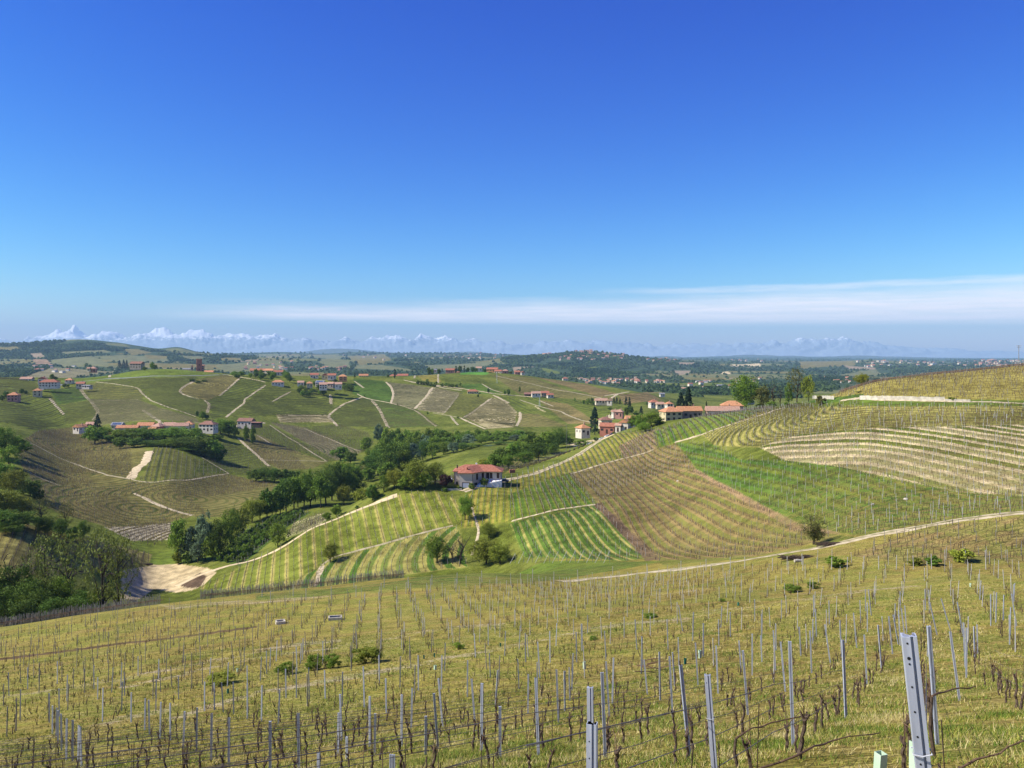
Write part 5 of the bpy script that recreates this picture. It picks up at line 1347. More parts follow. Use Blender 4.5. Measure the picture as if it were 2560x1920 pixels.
grove("below the white farmhouses", "trees on the bank below the white farmhouses", [
 T(1366,1072,1132,62,R), T(1396,1064,1120,62,FR), T(1332,1079,1142,64,R), T(1300,1094,1148,64,FR), T(1346,1098,1152,66,FD), T(1312,1120,1163,58,FR), T(1280,1105,1150,52,R), T(1256,1112,1166,62,D), T(1236,1130,1178,52,R), T(1215,1140,1172,56,LL), T(1410,1085,1112,40,R), T(1380,1100,1135,46,FR), T(1425,1090,1110,26,SR), T(1270,1130,1170,46,FR), T(1455,1098,1116,46,SR), T(1490,1092,1102,20,SD),
 T(1487,1016,1086,44,CF), T(1600,1030,0,56,FR,425), T(1628,1020,0,66,FR,430), T(1642,1040,0,52,R,425), T(1582,1036,0,34,R,450), T(1612,1048,0,44,FR,415), T(1516,1076,1088,20,('shrub','orange')), T(1503,1074,1088,16,('shrub','olive')), T(1536,1078,1086,12,SL)])
grove("among the left farms", "trees among the farm buildings on the left hill", [
 T(236,1060,0,63,R,592), T(262,1062,0,62,FR,630), T(295,1072,0,51,R,592), T(325,1068,0,88,FR,592), T(356,1064,0,90,FR,592), T(384,1078,0,73,D,592), T(411,1070,0,76,FR,592), T(440,1063,0,88,FR,592), T(456,1090,0,91,FD,556), T(486,1070,0,76,R,592), T(502,1085,0,80,FD,556), T(532,1092,0,69,R,556), T(472,1110,0,80,FR,556), T(512,1112,0,80,FD,556), T(542,1080,0,42,R,640),
 T(551,1044,0,52,FR,668), T(572,1050,0,42,R,668), T(280,1082,0,51,D,592), T(586,1056,0,30,SR,668), T(244,1032,0,26,CF,655), T(222,1052,0,22,('round','plum'),650), T(335,1092,0,56,D,556), T(365,1095,0,67,FD,556), T(420,1098,0,62,FR,556), T(300,1090,0,44,D,556), T(395,1100,0,56,FD,556), T(545,1105,0,49,SD,556), T(440,1115,0,44,SD,556), T(615,1058,0,22,R,662), T(632,1062,0,20,R,655)])
grove("below the stone house", "trees on the slope below the stone house", [
 T(1222,1302,1348,54,LL), T(1216,1334,1412,104,LL), T(1250,1348,1412,64,LL), T(1092,1328,1408,74,FR), T(1150,1328,1412,64,BA), T(1132,1340,1412,44,BA), T(826,1348,1406,48,LL), T(841,1257,1292,36,R), T(817,1278,1302,28,R), T(694,1300,1368,58,LR), T(893,1262,1272,14,SD)])
grove("beside the pale track", "trees and bushes beside the pale track", [T(2034,1284,1364,70,SO), T(2036,1300,1364,56,('loose','olive')), T(2092,1387,1416,64,SR), T(2405,1362,1402,76,SL), T(2335,1386,1412,58,SR), T(2290,1390,1412,46,SL)])
grove("on the right crest", "trees on the crest of the right hill", [
 T(1864,924,0,80,FR,402), T(1906,955,0,66,('loose','olive'),396), T(1934,940,0,34,BA,392), T(1951,958,0,30,BA,390), T(1972,946,0,30,('loose','dark'),388), T(1992,914,0,56,SO,384), T(2022,928,0,38,('loose','loose'),380), T(2155,929,0,48,LL,342), T(2188,945,0,36,BA,336), T(2150,982,0,34,SR,300), T(2050,985,0,30,('shrub','olive'),318),
 T(1702,976,0,44,CF,480), T(1721,966,0,44,CF,484), T(1766,1002,0,14,CF,470), T(1900,1000,0,24,SR,398), T(1930,1000,0,26,SR,390), T(1995,1005,0,30,SR,380), T(1967,1000,0,24,SR,386)])
CY = ('column','conifer')
grove("round the low hamlet", "trees round the hamlet below the central hill", [
 T(1535,992,1009,9,CF), T(1542,991,1009,9,CF), T(1550,995,1010,9,CF), T(1565,990,1014,12,CF), T(1574,992,1030,14,CF), T(1568,1014,1042,22,R), T(1578,1012,1036,14,D), T(1470,994,1013,16,R), T(1480,992,1013,12,D), T(1490,1000,1014,20,D), T(1437,993,1004,7,R), T(1603,1014,1038,14,CF), T(1510,1000,1015,16,D), T(1530,1026,1042,14,D), T(1620,1002,1014,14,D), T(1640,1012,1028,16,R), T(1655,1008,1024,14,D), T(1590,1025,1040,20,SR), T(1685,1008,1022,20,R), T(1460,998,1012,12,R), T(1524,1017,1024,18,SR)])
grove("on the central hill", "trees on the central hill", [
 T(493,1025,1041,10,('tall','dark')), T(507,1026,1048,24,R), T(517,1034,1049,14,D), T(299,900,922,14,CF), T(309,898,922,14,CF), T(317,899,922,12,CF), T(380,903,923,15,R), T(387,910,924,16,D), T(330,913,925,22,SD), T(345,914,926,24,SD), T(362,915,926,18,SD), T(987,922,946,7,CY), T(887,931,944,6,CF), T(970,936,944,8,D),
 T(870,956,977,20,FR), T(879,961,978,17,R), T(861,960,975,14,R), T(911,987,992,4,SD), T(994,1008,1014,4,SD), T(1069,1029,1035,7,SD), T(1145,1040,1046,8,SD), T(1221,968,984,9,TD), T(1262,973,988,11,R), T(1271,971,989,11,D), T(1299,965,981,8,TD), T(1195,985,993,8,SD),
 T(495,950,957,22,SD), T(480,946,953,24,SD), T(511,948,954,18,SD), T(216,906,921,12,R), T(224,910,921,12,R), T(130,933,950,16,R), T(140,940,950,12,R), T(162,957,969,14,D), T(170,960,968,10,D), T(243,916,924,5,D), T(112,965,974,10,SD), T(118,962,972,14,SD), T(55,970,985,14,D), T(64,975,985,14,SD), T(15,975,995,16,D), T(5,985,1003,14,D)])
def hill_groves():
    lst = []
    for i in range(24):
        px = 578+random.random()*150; t = random.random()
        lst.append(T(px, 921+t*10+abs(px-640)*.05, 0, random.uniform(13, 20), (R, D, FR)[i % 3], 1075-t*60))
    for px, tp in [(752,960),(762,951),(775,957),(787,950),(796,958),(748,968),(765,968),(779,968),(800,972),(810,973),(756,975),(772,976),(838,945),(846,950),(600,927),(587,930),(540,935),(553,934),(566,933)]:
        lst.append(T(px, tp, tp+16, random.uniform(11, 18), (R, D, FR)[int(px) % 3], None) if px < 900 and tp > 944 else T(px, tp, 0, 13, D, 1085))
    grove("in the hill grove", "trees between the central hill houses", lst)
    l2 = []
    for px, tp, w in [(1045,950,9),(1053,951,9),(1061,952,9),(1069,953,9),(1077,955,9),(1085,957,9),(1105,957,9),(1114,955,9),(1122,957,9),(1131,958,9),(1141,959,8),(1068,946,7),(1090,952,7),(1150,955,6)]:
        l2.append(T(px, tp, tp+10, w+4, (SR, SD)[int(px) % 2]))
    for px, tp, k in [(1072,915,D),(1080,919,R),(1097,919,D),(1140,914,CY),(1150,911,D),(1161,913,CY),(1170,916,D),(1181,915,D),(1190,917,D),(1212,920,D),(1276,928,R),(1290,935,R),(1300,936,D),(1312,940,R),(1322,941,D),(1340,943,SD),(1252,931,R),(1238,932,D),(1262,935,R),(1225,930,D),(1245,930,R)]:
        l2.append(T(px, tp, tp+14, 12 if k != CY else 6, k, 1270 if px < 1230 else 1320))
    grove("along the top of the central hill", "trees and hedges along the top of the central hill", l2)
hill_groves()
def orchard():
    P = row_points(row_frame([(560,1398),(722,1298)]), 4.2, 3.6, [(548,1398),(602,1332),(700,1292),(770,1285),(706,1320),(636,1382),(602,1408),(545,1412)], (270,480), .3, 77)
    me = [tree_proto('shrub', 'round', v)[0] for v in range(3)]
    for i, (x, y, a, k) in enumerate(P):
        r = empty("orchard_bush", (x, y, Hs(x, y)-.1), random.uniform(0, 6), "small round green bush in the rows of the valley orchard", 'bush', "bushes of the valley orchard")
        o = bpy.data.objects.new("crown", me[i % 3]); COL.objects.link(o); o.parent = r
        s = random.uniform(2.2, 3.2); o.scale = (s*1.15, s*1.15, s)
    print('orchard', len(P))
orchard()
# small bushes that grow between the vines of the near slope
def slope_bushes():
    for px, py, w, h, k, lab in [(555,1712,95,34,'loose','widest low bush among the vines near the bottom of the near slope'),(715,1688,52,40,'round','small rounded bush left of the double bush on the near slope'),(785,1676,50,48,'round','green left half of the double bush on the near slope'),(830,1672,46,46,'dark','dark right half of the double bush on the near slope'),(918,1660,86,48,'loose','yellowish bush right of the double bush on the near slope'),(1145,1625,32,24,'round','tiny bush just above the bare bench on the near slope'),
      (1980,1482,50,26,'dark','dark low bush between posts, the left one of a pair'),(2032,1472,34,24,'dark','dark low bush between posts, the right one of a pair'),(1806,1506,20,14,'dark','dot of dark scrub above the upper bench'),(1482,1600,22,12,'round','small weed clump beside the upper bench'),(1625,1545,40,16,'dark','spreading low scrub above the upper bench')]:
        put_tree(px, py-h, py, w*1.15, 'weed', {'dark': 'round'}.get(k, k), name='shrub', label=lab, cat='bush', group="low bushes on the near slope")
slope_bushes()

# ------------------------------------------------------------------ grass of the near slope
def grass():
    rg = np.random.default_rng(21)
    Vs, Fs, n = [], [], 0
    bands = [(5.5, 24, 42000, .11, .007), (24, 48, 34000, .13, .012), (48, 90, 26000, .15, .02)]
    for y0, y1, k, h, w in bands:
        Y = np.sqrt(rg.uniform(y0**2, y1**2, k)); X = rg.uniform(-.66, .66, k)*Y
        py = base_py(X, Y); m = (py < 1990)
        X, Y = X[m], Y[m]
        # tufts stand thicker where the ground noise is high
        m = rg.random(len(X)) < np.clip(.65+1.6*fbm(X/1.6, Y/1.6, 91, 3), .08, 1)
        X, Y = X[m], Y[m]
        for b in range(4):
            x = X+rg.normal(0, .05, len(X)); y = Y+rg.normal(0, .05, len(X)); z = H(x, y)-.01
            a = rg.uniform(0, 6.28, len(X)); hh = h*rg.uniform(.4, 1.5, len(X)); ln = rg.uniform(.2, 1.1, len(X))*hh; la = rg.uniform(0, 6.28, len(X))
            dx, dy = np.cos(a)*w, np.sin(a)*w
            tx, ty = x+np.cos(la)*ln, y+np.sin(la)*ln
            V = np.stack([np.stack([x-dx, y-dy, z], 1), np.stack([x+dx, y+dy, z], 1), np.stack([tx, ty, z+hh], 1)], 1)
            Vs.append(V.reshape(-1, 3)); Fs.append(np.arange(len(x)*3).reshape(-1, 3)+n); n += len(x)*3
    V = np.concatenate(Vs); Fq = np.concatenate(Fs)
    # three kinds of blade: fresh green, yellow-green, dry straw
    mats = [noisy_mat("green_grass_blades", (.07,.13,.012), (.15,.22,.025), 1.4, rough=.8), noisy_mat("yellow_grass_blades", (.24,.24,.035), (.38,.35,.07), 1.4, rough=.8), noisy_mat("straw_blades", (.46,.37,.13), (.66,.55,.26), 1.4, rough=.8)]
    me = np_mesh("grass", V, Fq, mats)
    c = V.reshape(-1, 3, 3)[:, 0]
    q = fbm(c[:,0]/1.1, c[:,1]/1.1, 55, 3)+rg.normal(0, .35, len(c))
    me.polygons.foreach_set('material_index', np.where(q > .28, 2, np.where(q > -.12, 1, 0)).astype(np.int32))
    o = link_mesh("grass", me)
    tag(o, "short yellow-green grass and dry straw on the near slope", kind='stuff')
grass()

# ------------------------------------------------------------------ far woods
def far_woods():
    rg = np.random.default_rng(33)
    polys = [p for p, c in FARP if c == 'FO']
    pts = []
    for p in polys:
        P = np.asarray(p, float); n = int((P[:,0].max()-P[:,0].min())*(P[:,1].max()-P[:,1].min())*.30)
        px = rg.uniform(max(P[:,0].min(), -80), min(P[:,0].max(), 2640), n); py = rg.uniform(P[:,1].min(), P[:,1].max(), n)
        m = in_poly(px, py, p); pts.append(np.stack([px[m], py[m]], 1))
    A = np.concatenate(pts)
    X, Y, Z = pick(A[:,0], A[:,1]); ok = (Y > 1400) & (Y < 14500)
    for p, c in FARP:
        if c != 'FO': ok &= ~in_poly(A[:,0], A[:,1], p)
    ok &= (fbm(X/260, Y/420, 71, 3) < .22)
    X, Y, Z = X[ok], Y[ok], Z[ok]
    # more scattered woods wherever the ground cover is forest
    px = rg.uniform(-60, 2620, 34000); py = rg.uniform(880, 1008, 34000)
    X2, Y2, Z2 = pick(px, py); ok = (Y2 > 1500) & (Y2 < 13000); X2, Y2, Z2 = X2[ok], Y2[ok], Z2[ok]
    k = fbm(X2/420, Y2/800, 5, 4)
    m = (k < 0.11) & (rg.random(len(k)) < .6) | (rg.random(len(k)) < .13)
    inf = np.zeros(len(X2), bool)
    ppx = 1280+F*X2/Y2; ppy = base_py(X2, Y2)
    for p, c in FARP:
        if c != 'FO': inf |= in_poly(ppx, ppy, p)
    m &= ~inf
    X = np.r_[X, X2[m]]; Y = np.r_[Y, Y2[m]]
    Z = H(X, Y); n = len(X)
    print('far wood trees', n)
    # each tree is a little ragged cluster of leaf masses
    k = 14
    s = rg.uniform(4.5, 9.5, n)*np.clip(Y/3400, .75, 2.4)
    d = rg.normal(0, 1, (n, k, 3)); d /= np.linalg.norm(d, axis=2)[..., None]; d[..., 2] = np.abs(d[..., 2])
    c = np.stack([X, Y, Z], 1)[:, None, :] + d*s[:, None, None]*np.array([.62, .62, .95])*rg.uniform(.6, 1, (n, k, 1))
    nrm = d+rg.normal(0, .35, d.shape); nrm /= np.linalg.norm(nrm, axis=2)[..., None]
    a = np.cross(nrm, np.array([.3, .2, .9])); a /= np.linalg.norm(a, axis=2)[..., None]+1e-9; b2 = np.cross(nrm, a)
    q = (s*.46)[:, None, None]*rg.uniform(.7, 1.3, (n, k, 1))
    V = np.stack([c-a*q, c-b2*q*.8, c+a*q, c+b2*q*.8], 2).reshape(-1, 3)
    o = link_mesh("woods", np_mesh("woods", V, np.arange(len(V)).reshape(-1, 4), M_FWOOD))
    tag(o, "dark woods covering the far hills and valleys", kind='stuff')
far_woods()
# ------------------------------------------------------------------ buildings
def tile_mat(name, c1, c2):
    m = noisy_mat(name, c1, c2, 1.6, rough=.85, detail=6, rand=.08)
    nt = m.node_tree; b = nt.nodes['Principled BSDF']; N, L = nt.nodes.new, nt.links.new
    tc = N('ShaderNodeTexCoord'); w = N('ShaderNodeTexWave'); w.inputs['Scale'].default_value = 1.6; w.inputs['Distortion'].default_value = .4
    L(tc.outputs['Object'], w.inputs['Vector'])
    bp = N('ShaderNodeBump'); bp.inputs['Strength'].default_value = .35; bp.inputs['Distance'].default_value = .06
    L(w.outputs['Color'], bp.inputs['Height']); L(bp.outputs[0], b.inputs['Normal'])
    return m
RM = dict(o=tile_mat("orange_roof_tiles", (.40,.165,.075), (.62,.31,.15)), r=tile_mat("red_roof_tiles", (.29,.10,.058), (.45,.185,.11)), b=tile_mat("brown_roof_tiles", (.20,.10,.065), (.34,.18,.12)),
          p=tile_mat("old_pink_roof_tiles", (.36,.20,.13), (.56,.34,.23)), g=tile_mat("grey_roof", (.18,.18,.18), (.32,.32,.31)))
def wall_mat(name, c): return noisy_mat(name, tuple(x*.86 for x in c), tuple(min(.85, x*1.08) for x in c), .5, rough=.9, detail=6)
WM = dict(w=wall_mat("white_plaster", (.69,.61,.48)), c=wall_mat("cream_plaster", (.66,.56,.38)), y=wall_mat("yellow_plaster", (.60,.50,.29)), k=wall_mat("pink_plaster", (.50,.25,.19)), t=wall_mat("stone_wall", (.34,.29,.23)),
          r=wall_mat("red_brick_wall", (.42,.17,.11)), g=wall_mat("grey_plaster", (.54,.48,.40)), n=wall_mat("orange_plaster", (.62,.30,.12)), d=wall_mat("dark_timber_wall", (.07,.05,.045)), b=wall_mat("old_brick_wall", (.44,.30,.21)))
M_GLASS = noisy_mat("dark_window_glass", (.015,.018,.022), (.045,.05,.06), 1.2, rough=.25)
M_SHUT = noisy_mat("dark_brown_shutter", (.045,.026,.018), (.08,.05,.035), 5)
M_PANEL = noisy_mat("solar_panel_blue", (.04,.06,.13), (.10,.14,.24), .8, rough=.3)
M_WHITE = noisy_mat("white_paint", (.70,.70,.68), (.80,.80,.78), 2)
M_STONEP = noisy_mat("pale_stone", (.42,.37,.28), (.66,.60,.47), .9, bump=.5)
M_METALG = noisy_mat("grey_blue_metal", (.40,.44,.50), (.50,.54,.60), 3, rough=.5)
def roof_mesh(kind, w, d, rise, ov, th=.16):
    b = MB(); hx, hy = w/2+ov, d/2+ov
    if kind == 'hip':
        if w >= d: r0, r1 = (-hx+hy*.95, 0), (hx-hy*.95, 0)
        else: r0, r1 = (0, -hy+hx*.95), (0, hy-hx*.95)
        v = [(-hx,-hy,0),(hx,-hy,0),(hx,hy,0),(-hx,hy,0),(r0[0],r0[1],rise),(r1[0],r1[1],rise)]
        f = [(0,1,5,4),(1,2,5),(2,3,4,5),(3,0,4)] if w >= d else [(0,1,4),(1,2,5,4),(2,3,5),(3,0,4,5)]
    elif kind == 'gable':
        v = [(-hx,-hy,0),(hx,-hy,0),(hx,hy,0),(-hx,hy,0),(-hx,0,rise),(hx,0,rise)]; f = [(0,1,5,4),(2,3,4,5),(1,2,5),(3,0,4)]
    else:
        v = [(-hx,-hy,0),(hx,-hy,0),(hx,hy,0),(-hx,hy,0),(0,-hy,rise),(0,hy,rise)]; f = [(3,0,4,5),(1,2,5,4),(0,1,4),(2,3,5)]
    n = len(v)
    vv = v+[(x, y, -th) for x, y, z in v[:4]]
    f = f+[(n,n+3,n+2,n+1),(0,n,n+1,1),(1,n+1,n+2,2),(2,n+2,n+3,3),(3,n+3,n,0)]
    b.add(vv, f); return b
def house(px, eave, Y, w, d, h, kind, yaw, wall, roof, label, cols=3, rows=None, rise=None, side=2, chim=1, door=True, solar=False, name="house", group=None, cat="house", ov=.5):
    h *= .80 if Y > 600 else .92
    w *= .92; d *= .92
    x = (px-1280)/F*Y; ze = -(eave-HZ)/F*Y; z0 = ze-h
    r = empty(name, (x, Y, z0), math.radians(yaw), label, cat, group)
    rise = rise or .25*min(w, d)+.5
    b = MB(); b.box(-w/2, w/2, -d/2, d/2, -2.2, h)
    if kind in ('gable', 'gabley'):
        k = rise*.93
        if kind == 'gable':
            for sx in (-w/2, w/2): b.add([(sx,-d/2,h),(sx,d/2,h),(sx,0,h+k)], [(0,1,2),(2,1,0)][0:1])
        else:
            for sy in (-d/2, d/2): b.add([(-w/2,sy,h),(w/2,sy,h),(0,sy,h+k)], [(0,1,2)])
    b.build("wall", WM[wall], r)
    rf = roof_mesh(kind, w, d, rise, ov).build("roof", RM[roof], r, loc=(0, 0, h+.02))
    if chim:
        c = MB(); cx = w*.22; cz = rise*.45
        c.box(cx-.3, cx+.3, .2, .8, cz-.4, rise+.75); c.box(cx-.4, cx+.4, .1, .9, rise+.753, rise+.9)
        c.build("chimney", WM['b'], rf)
    rows = rows or (2 if h > 4.6 else 1)
    fh = h/rows
    for j in range(rows):
        zc = fh*j+fh*.5
        for i in range(cols):
            xx = -w/2+w*(i+.5)/cols
            if door and j == 0 and i == cols//2: continue
            m = MB(); m.cur = 0; m.box(xx-.45, xx+.45, -d/2-.03, -d/2+.05, zc-.6, zc+.65); m.cur = 1
            m.box(xx-.80, xx-.453, -d/2-.06, -d/2-.003, zc-.6, zc+.65); m.box(xx+.453, xx+.80, -d/2-.06, -d/2-.003, zc-.6, zc+.65)
            m.build("window", [M_GLASS, M_SHUT], r)
        for i in range(side):
            yy = -d/2+d*(i+.5)/side
            for sx in (-1, 1):
                m = MB(); m.box(min(sx*(w/2-.05), sx*(w/2+.03)), max(sx*(w/2-.05), sx*(w/2+.03)), yy-.45, yy+.45, zc-.6, zc+.65)
                m.build("window", M_GLASS, r)
    if door:
        xx = -w/2+w*(cols//2+.5)/cols
        m = MB(); m.box(xx-.6, xx+.6, -d/2-.035, -d/2+.05, -.3, 2.15); m.build("door", M_SHUT, r)
    if solar:
        m = MB(); s = rise/(d/2+ov)
        for i in range(6):
            a = -w*.42+i*w*.14; y0, y1 = -d/2+.1, -d*.14
            zf = lambda y: rise*(1-abs(y)/(d/2+ov))+.10
            m.add([(a,y0,zf(y0)),(a+w*.12,y0,zf(y0)),(a+w*.12,y1,zf(y1)),(a,y1,zf(y1)),(a,y0,zf(y0)-.07),(a+w*.12,y0,zf(y0)-.07),(a+w*.12,y1,zf(y1)-.07),(a,y1,zf(y1)-.07)], [(0,1,2,3),(0,4,5,1),(1,5,6,2),(2,6,7,3),(3,7,4,0)])
        m.build("solar_panel", M_PANEL, rf)
    return r
def houses():
    Hh = house
    # white farmhouses on the ridge to the right
    Hh(1457,1069,482,6.6,6.6,4.2,'hip',30,'w','o',"cream white square house with hipped orange roof beside the tall conifer",2)
    Hh(1520,1065,486,9.2,6.5,4.2,'gable',-20,'r','r',"red brick barn with broad orange roof between the conifer and the white house",3,chim=0)
    Hh(1564,1055,476,5.6,8.5,4.9,'gabley',-25,'w','o',"white house with its tall gable end turned to the vineyard",2,side=2)
    Hh(1547,1063,474,3.4,4,3.6,'gable',-25,'w','p',"low white annex against the left of the white gabled house",1,side=1,chim=0)
    Hh(1513,1049,540,8,6,4.2,'hip',15,'c','b',"cream house with shaded front behind the red barn",3)
    Hh(1588,1047,524,13,7,4,'gable',4,'c','o',"long low orange roof just behind the white gabled house",4,chim=0)
    Hh(1722,1026,457,14,8,4.4,'gable',3,'b','o',"long brick farmhouse with weathered orange roof on the ridge",5,side=2)
    Hh(1677,1028,450,10.5,9,5.6,'hip',14,'y','o',"yellow farmhouse with hipped orange roof at the left end of the long farm",3)
    Hh(1806,1026,454,19,8,4,'gable',-6,'b','p',"low long farm roof showing just above the dark vine rows",5,chim=1)
    Hh(1830,1013,470,13,9,4.4,'hip',-8,'b','o',"hipped orange farm roof with chimneys nearest the big oval tree",3,chim=1)
    # hamlet below the central hill
    Hh(1503,1001,790,12,7,2.8,'gable',4,'c','p',"long low farmhouse half hidden by the row of small conifers",4)
    Hh(1524,1001,782,5,5,3.2,'gabley',-15,'w','p',"tiny gabled outbuilding at the right of the low hidden farmhouse",1,side=1)
    Hh(1549,1029,640,6,6,4.2,'hip',-20,'k','p',"small pink house behind the white farmhouses",2)
    Hh(1537,1029,645,4.4,5,3.6,'gable',15,'w','p',"small white house touching the left of the pink house",1)
    Hh(1634,1005,762,8.5,8,4.2,'hip',12,'w','r',"white house with bright red roof in the hamlet",3)
    Hh(1650,1010,740,7,6,3,'gable',5,'c','p',"cream cottage to the right of the red roofed hamlet house",2)
    Hh(1672,1009,702,5.6,5.5,3,'hip',18,'w','o',"small white house with orange hipped roof left of the twin conifers",2)
    Hh(1655,985,1180,7,6,2.6,'gable',10,'w','g',"lone grey shed on the far shoulder of the central hill",2,chim=0)
    # farm row on the left hill
    Hh(200,1067,640,7,8,3.6,'gabley',-22,'w','o',"small white gabled house at the left end of the farm row",2)
    Hh(228,1061,662,7,7,4.5,'gable',10,'k','p',"reddish house half hidden behind the dark conifer",2)
    Hh(295,1062,668,9,7,4.2,'gable',0,'w','g',"house with a row of blue solar panels on its roof",3,solar=True,chim=0)
    Hh(320,1069,640,17,6.5,4.6,'gable',6,'c','o',"longest low orange roof of the farm row above the trees",5)
    Hh(366,1063,655,13,8,5,'gable',3,'w','o',"white house with orange roof in the middle of the farm row",4)
    Hh(382,1072,634,5.6,4.5,3,'gable',0,'b','o',"small lean orange roof in front of the middle farm house",2,chim=0)
    Hh(397,1065,648,8.6,9,5.6,'hip',-16,'r','p',"red walled farmhouse with a cream corner in the farm row",3)
    Hh(425,1063,652,9,8,5,'gable',4,'c','p',"cream farmhouse with worn pinkish roof right of the red walled one",3)
    Hh(455,1064,645,11,8,5.6,'gable',12,'w','p',"white farmhouse with a line of small windows under the eaves",5)
    Hh(472,1060,662,8,8,5.2,'hip',8,'w','o',"house with pyramid orange roof standing above the white farmhouse",2)
    Hh(521,1060,642,13,8.5,6.2,'hip',-8,'w','b',"large white house with brown hipped roof and white balconies at the right end",4)
    Hh(616,1052,674,13,8,4.8,'gable',-10,'g','b',"dark modern house with brown roof and low dark wing",4)
    Hh(642,1056,662,8.5,4,2.4,'gable',-8,'d','b',"dark open carport beside the modern house",2,door=False,chim=0,rise=.5)
    # upper left
    Hh(35,987,800,10,9,6.6,'hip',12,'k','o',"pink house with orange roof casting a long shadow at the left edge",3)
    Hh(94,976,850,8.6,9,6.4,'hip',24,'y','o',"yellow house with orange hipped roof on a terrace",2)
    Hh(124,955,892,20,10,6.2,'hip',10,'w','r',"large pale winery with wide red roof and long shaded front",6)
    Hh(68,947,965,14,8,3.6,'gable',4,'w','p',"low white bungalow at the top of the bright green field",4)
    Hh(107,947,932,9,8,5,'gabley',16,'w','r',"red roofed house peeping over the large pale winery",2)
    Hh(174,950,962,9,7,2.6,'hip',6,'c','o',"orange roof just showing above the country road",2)
    Hh(202,959,926,9,7,4,'gable',14,'c','r',"red roofed house at the top of the brown path",3)
    Hh(218,964,906,10,6,2.2,'gable',-12,'g','g',"low grey shed with glossy roof right of the brown path",3,chim=0,rise=.8)
    Hh(233,921,1112,9,8,4.4,'hip',12,'k','p',"pink house on the skyline left of the green hilltop",2)
    Hh(222,921,1105,4,4,3.4,'gable',0,'c','p',"small cream house left of the pink skyline house",1)
    Hh(343,909,1098,17,10,7.2,'gable',-6,'t','b',"dark stone villa among trees on the green hilltop",4)
    Hh(467,923,1240,12,6,5,'gable',8,'w','g',"pale roofless looking building left of the brick tower",3,chim=0)
    Hh(523,930,1195,13,8,3.4,'gable',5,'c','o',"long orange roof right of the brick tower",3)
    # villages of the central hill
    Hh(645,926,1105,21,9,4,'gable',5,'c','r',"long red roof above the dark grove",5)
    Hh(673,926,1095,17,8,4,'hip',-8,'c','o',"orange roof right of the long red roof above the grove",4)
    Hh(697,930,1085,12,8,4,'gable',10,'w','r',"red roof at the right end of the dark grove",3)
    Hh(695,955,1000,15,9,4.8,'hip',10,'w','o',"white villa with orange roof alone above the vineyards",4)
    Hh(786,937,1082,11,8,5,'gable',12,'w','r',"white house with red roof, leftmost of the upper village row",3)
    Hh(812,938,1078,8,8,5,'gabley',10,'y','r',"yellow house with red roof in the upper village row",2)
    Hh(830,938,1074,11,8,5.4,'gable',6,'w','r',"white house with wide red roof in the upper village row",3)
    Hh(857,941,1060,11,9,6,'hip',14,'n','o',"bright orange house at the right end of the upper village row",2)
    Hh(909,939,1132,13,8,3.6,'gable',8,'y','o',"yellow house with dark porch left of the single cypress",4)
    Hh(752,956,1012,8,7,3.6,'gable',10,'w','p',"low white house at the left of the lower village cluster",2)
    Hh(774,958,1006,7.5,7,4.6,'hip',15,'y','o',"cream yellow house with bright orange roof among dark trees",2)
    Hh(801,956,1022,11,8,4,'gable',-8,'w','g',"house with grey solar roof in the lower village cluster",3,solar=True)
    Hh(808,961,990,9.5,9,6,'gable',14,'w','p',"tall white house below the solar roof in the lower cluster",3)
    Hh(828,959,1005,8,7,4.6,'gable',-10,'t','p',"stone house between the two tall white houses",2)
    Hh(846,960,990,8.6,8,5.6,'gable',12,'w','p',"white house with balcony at the right of the lower cluster",2)
    Hh(984,940,1175,13,9,4.6,'hip',8,'w','r',"white house with red roof and porch, the left one of two by the road",4)
    Hh(1007,939,1180,16,9,4.6,'gable',4,'w','r',"long white house with red roof, the right one of two by the road",5)
    Hh(1087,925,1295,6,6,2.8,'gable',18,'w','g',"tiny white house between round trees on the hilltop",1,chim=0)
    Hh(1126,925,1290,16,9,4.4,'gable',5,'k','r',"red roofed farm left of the hilltop trees",4)
    Hh(1143,931,1275,9,5,2.2,'gable',0,'d','b',"dark shed below the red roofed hilltop farm",2,chim=0)
    Hh(1197,920,1325,9,8,4.4,'gable',8,'w','p',"white hilltop house with terracotta roof above the bright lawn",2)
    Hh(1231,923,1312,19,10,4.4,'gable',-6,'n','r',"large rambling red roofed farm right of the bright lawn",4)
    Hh(1246,928,1290,12,8,4,'gable',-14,'c','r',"red roofed wing in front of the rambling farm",3)
    Hh(1263,927,1305,10,8,4,'hip',6,'k','p',"pinkish house at the right end of the rambling farm",3)
    Hh(1293,930,1312,9,8,4,'gable',8,'k','r',"pink house with red roof on the far right of the hilltop row",2)
    Hh(1307,931,1302,6,7,4,'gabley',12,'w','r',"bright white gabled house right of the pink one on the hilltop row",1)
    Hh(1182,978,1060,15,8,4,'hip',6,'y','r',"long yellow villa with red roof half way down the hill",5)
    Hh(1320,985,1062,10,7,3,'gable',4,'d','b',"dark barn at the left of the mid slope hamlet",2,chim=0)
    Hh(1340,983,1052,12,8,3.8,'gable',8,'w','p',"white house with pinkish roof in the mid slope hamlet",3)
    Hh(1362,982,1062,11,8,4,'gable',6,'y','r',"yellow house with red roof in the mid slope hamlet",3)
    Hh(1375,987,1046,8,7,3.4,'gable',14,'w','r',"white house with red roof at the right end of the mid slope hamlet",2)
    Hh(1413,946,1500,10,8,4.4,'hip',8,'w','r',"white house alone on the skyline right of the central hill",2)
houses()

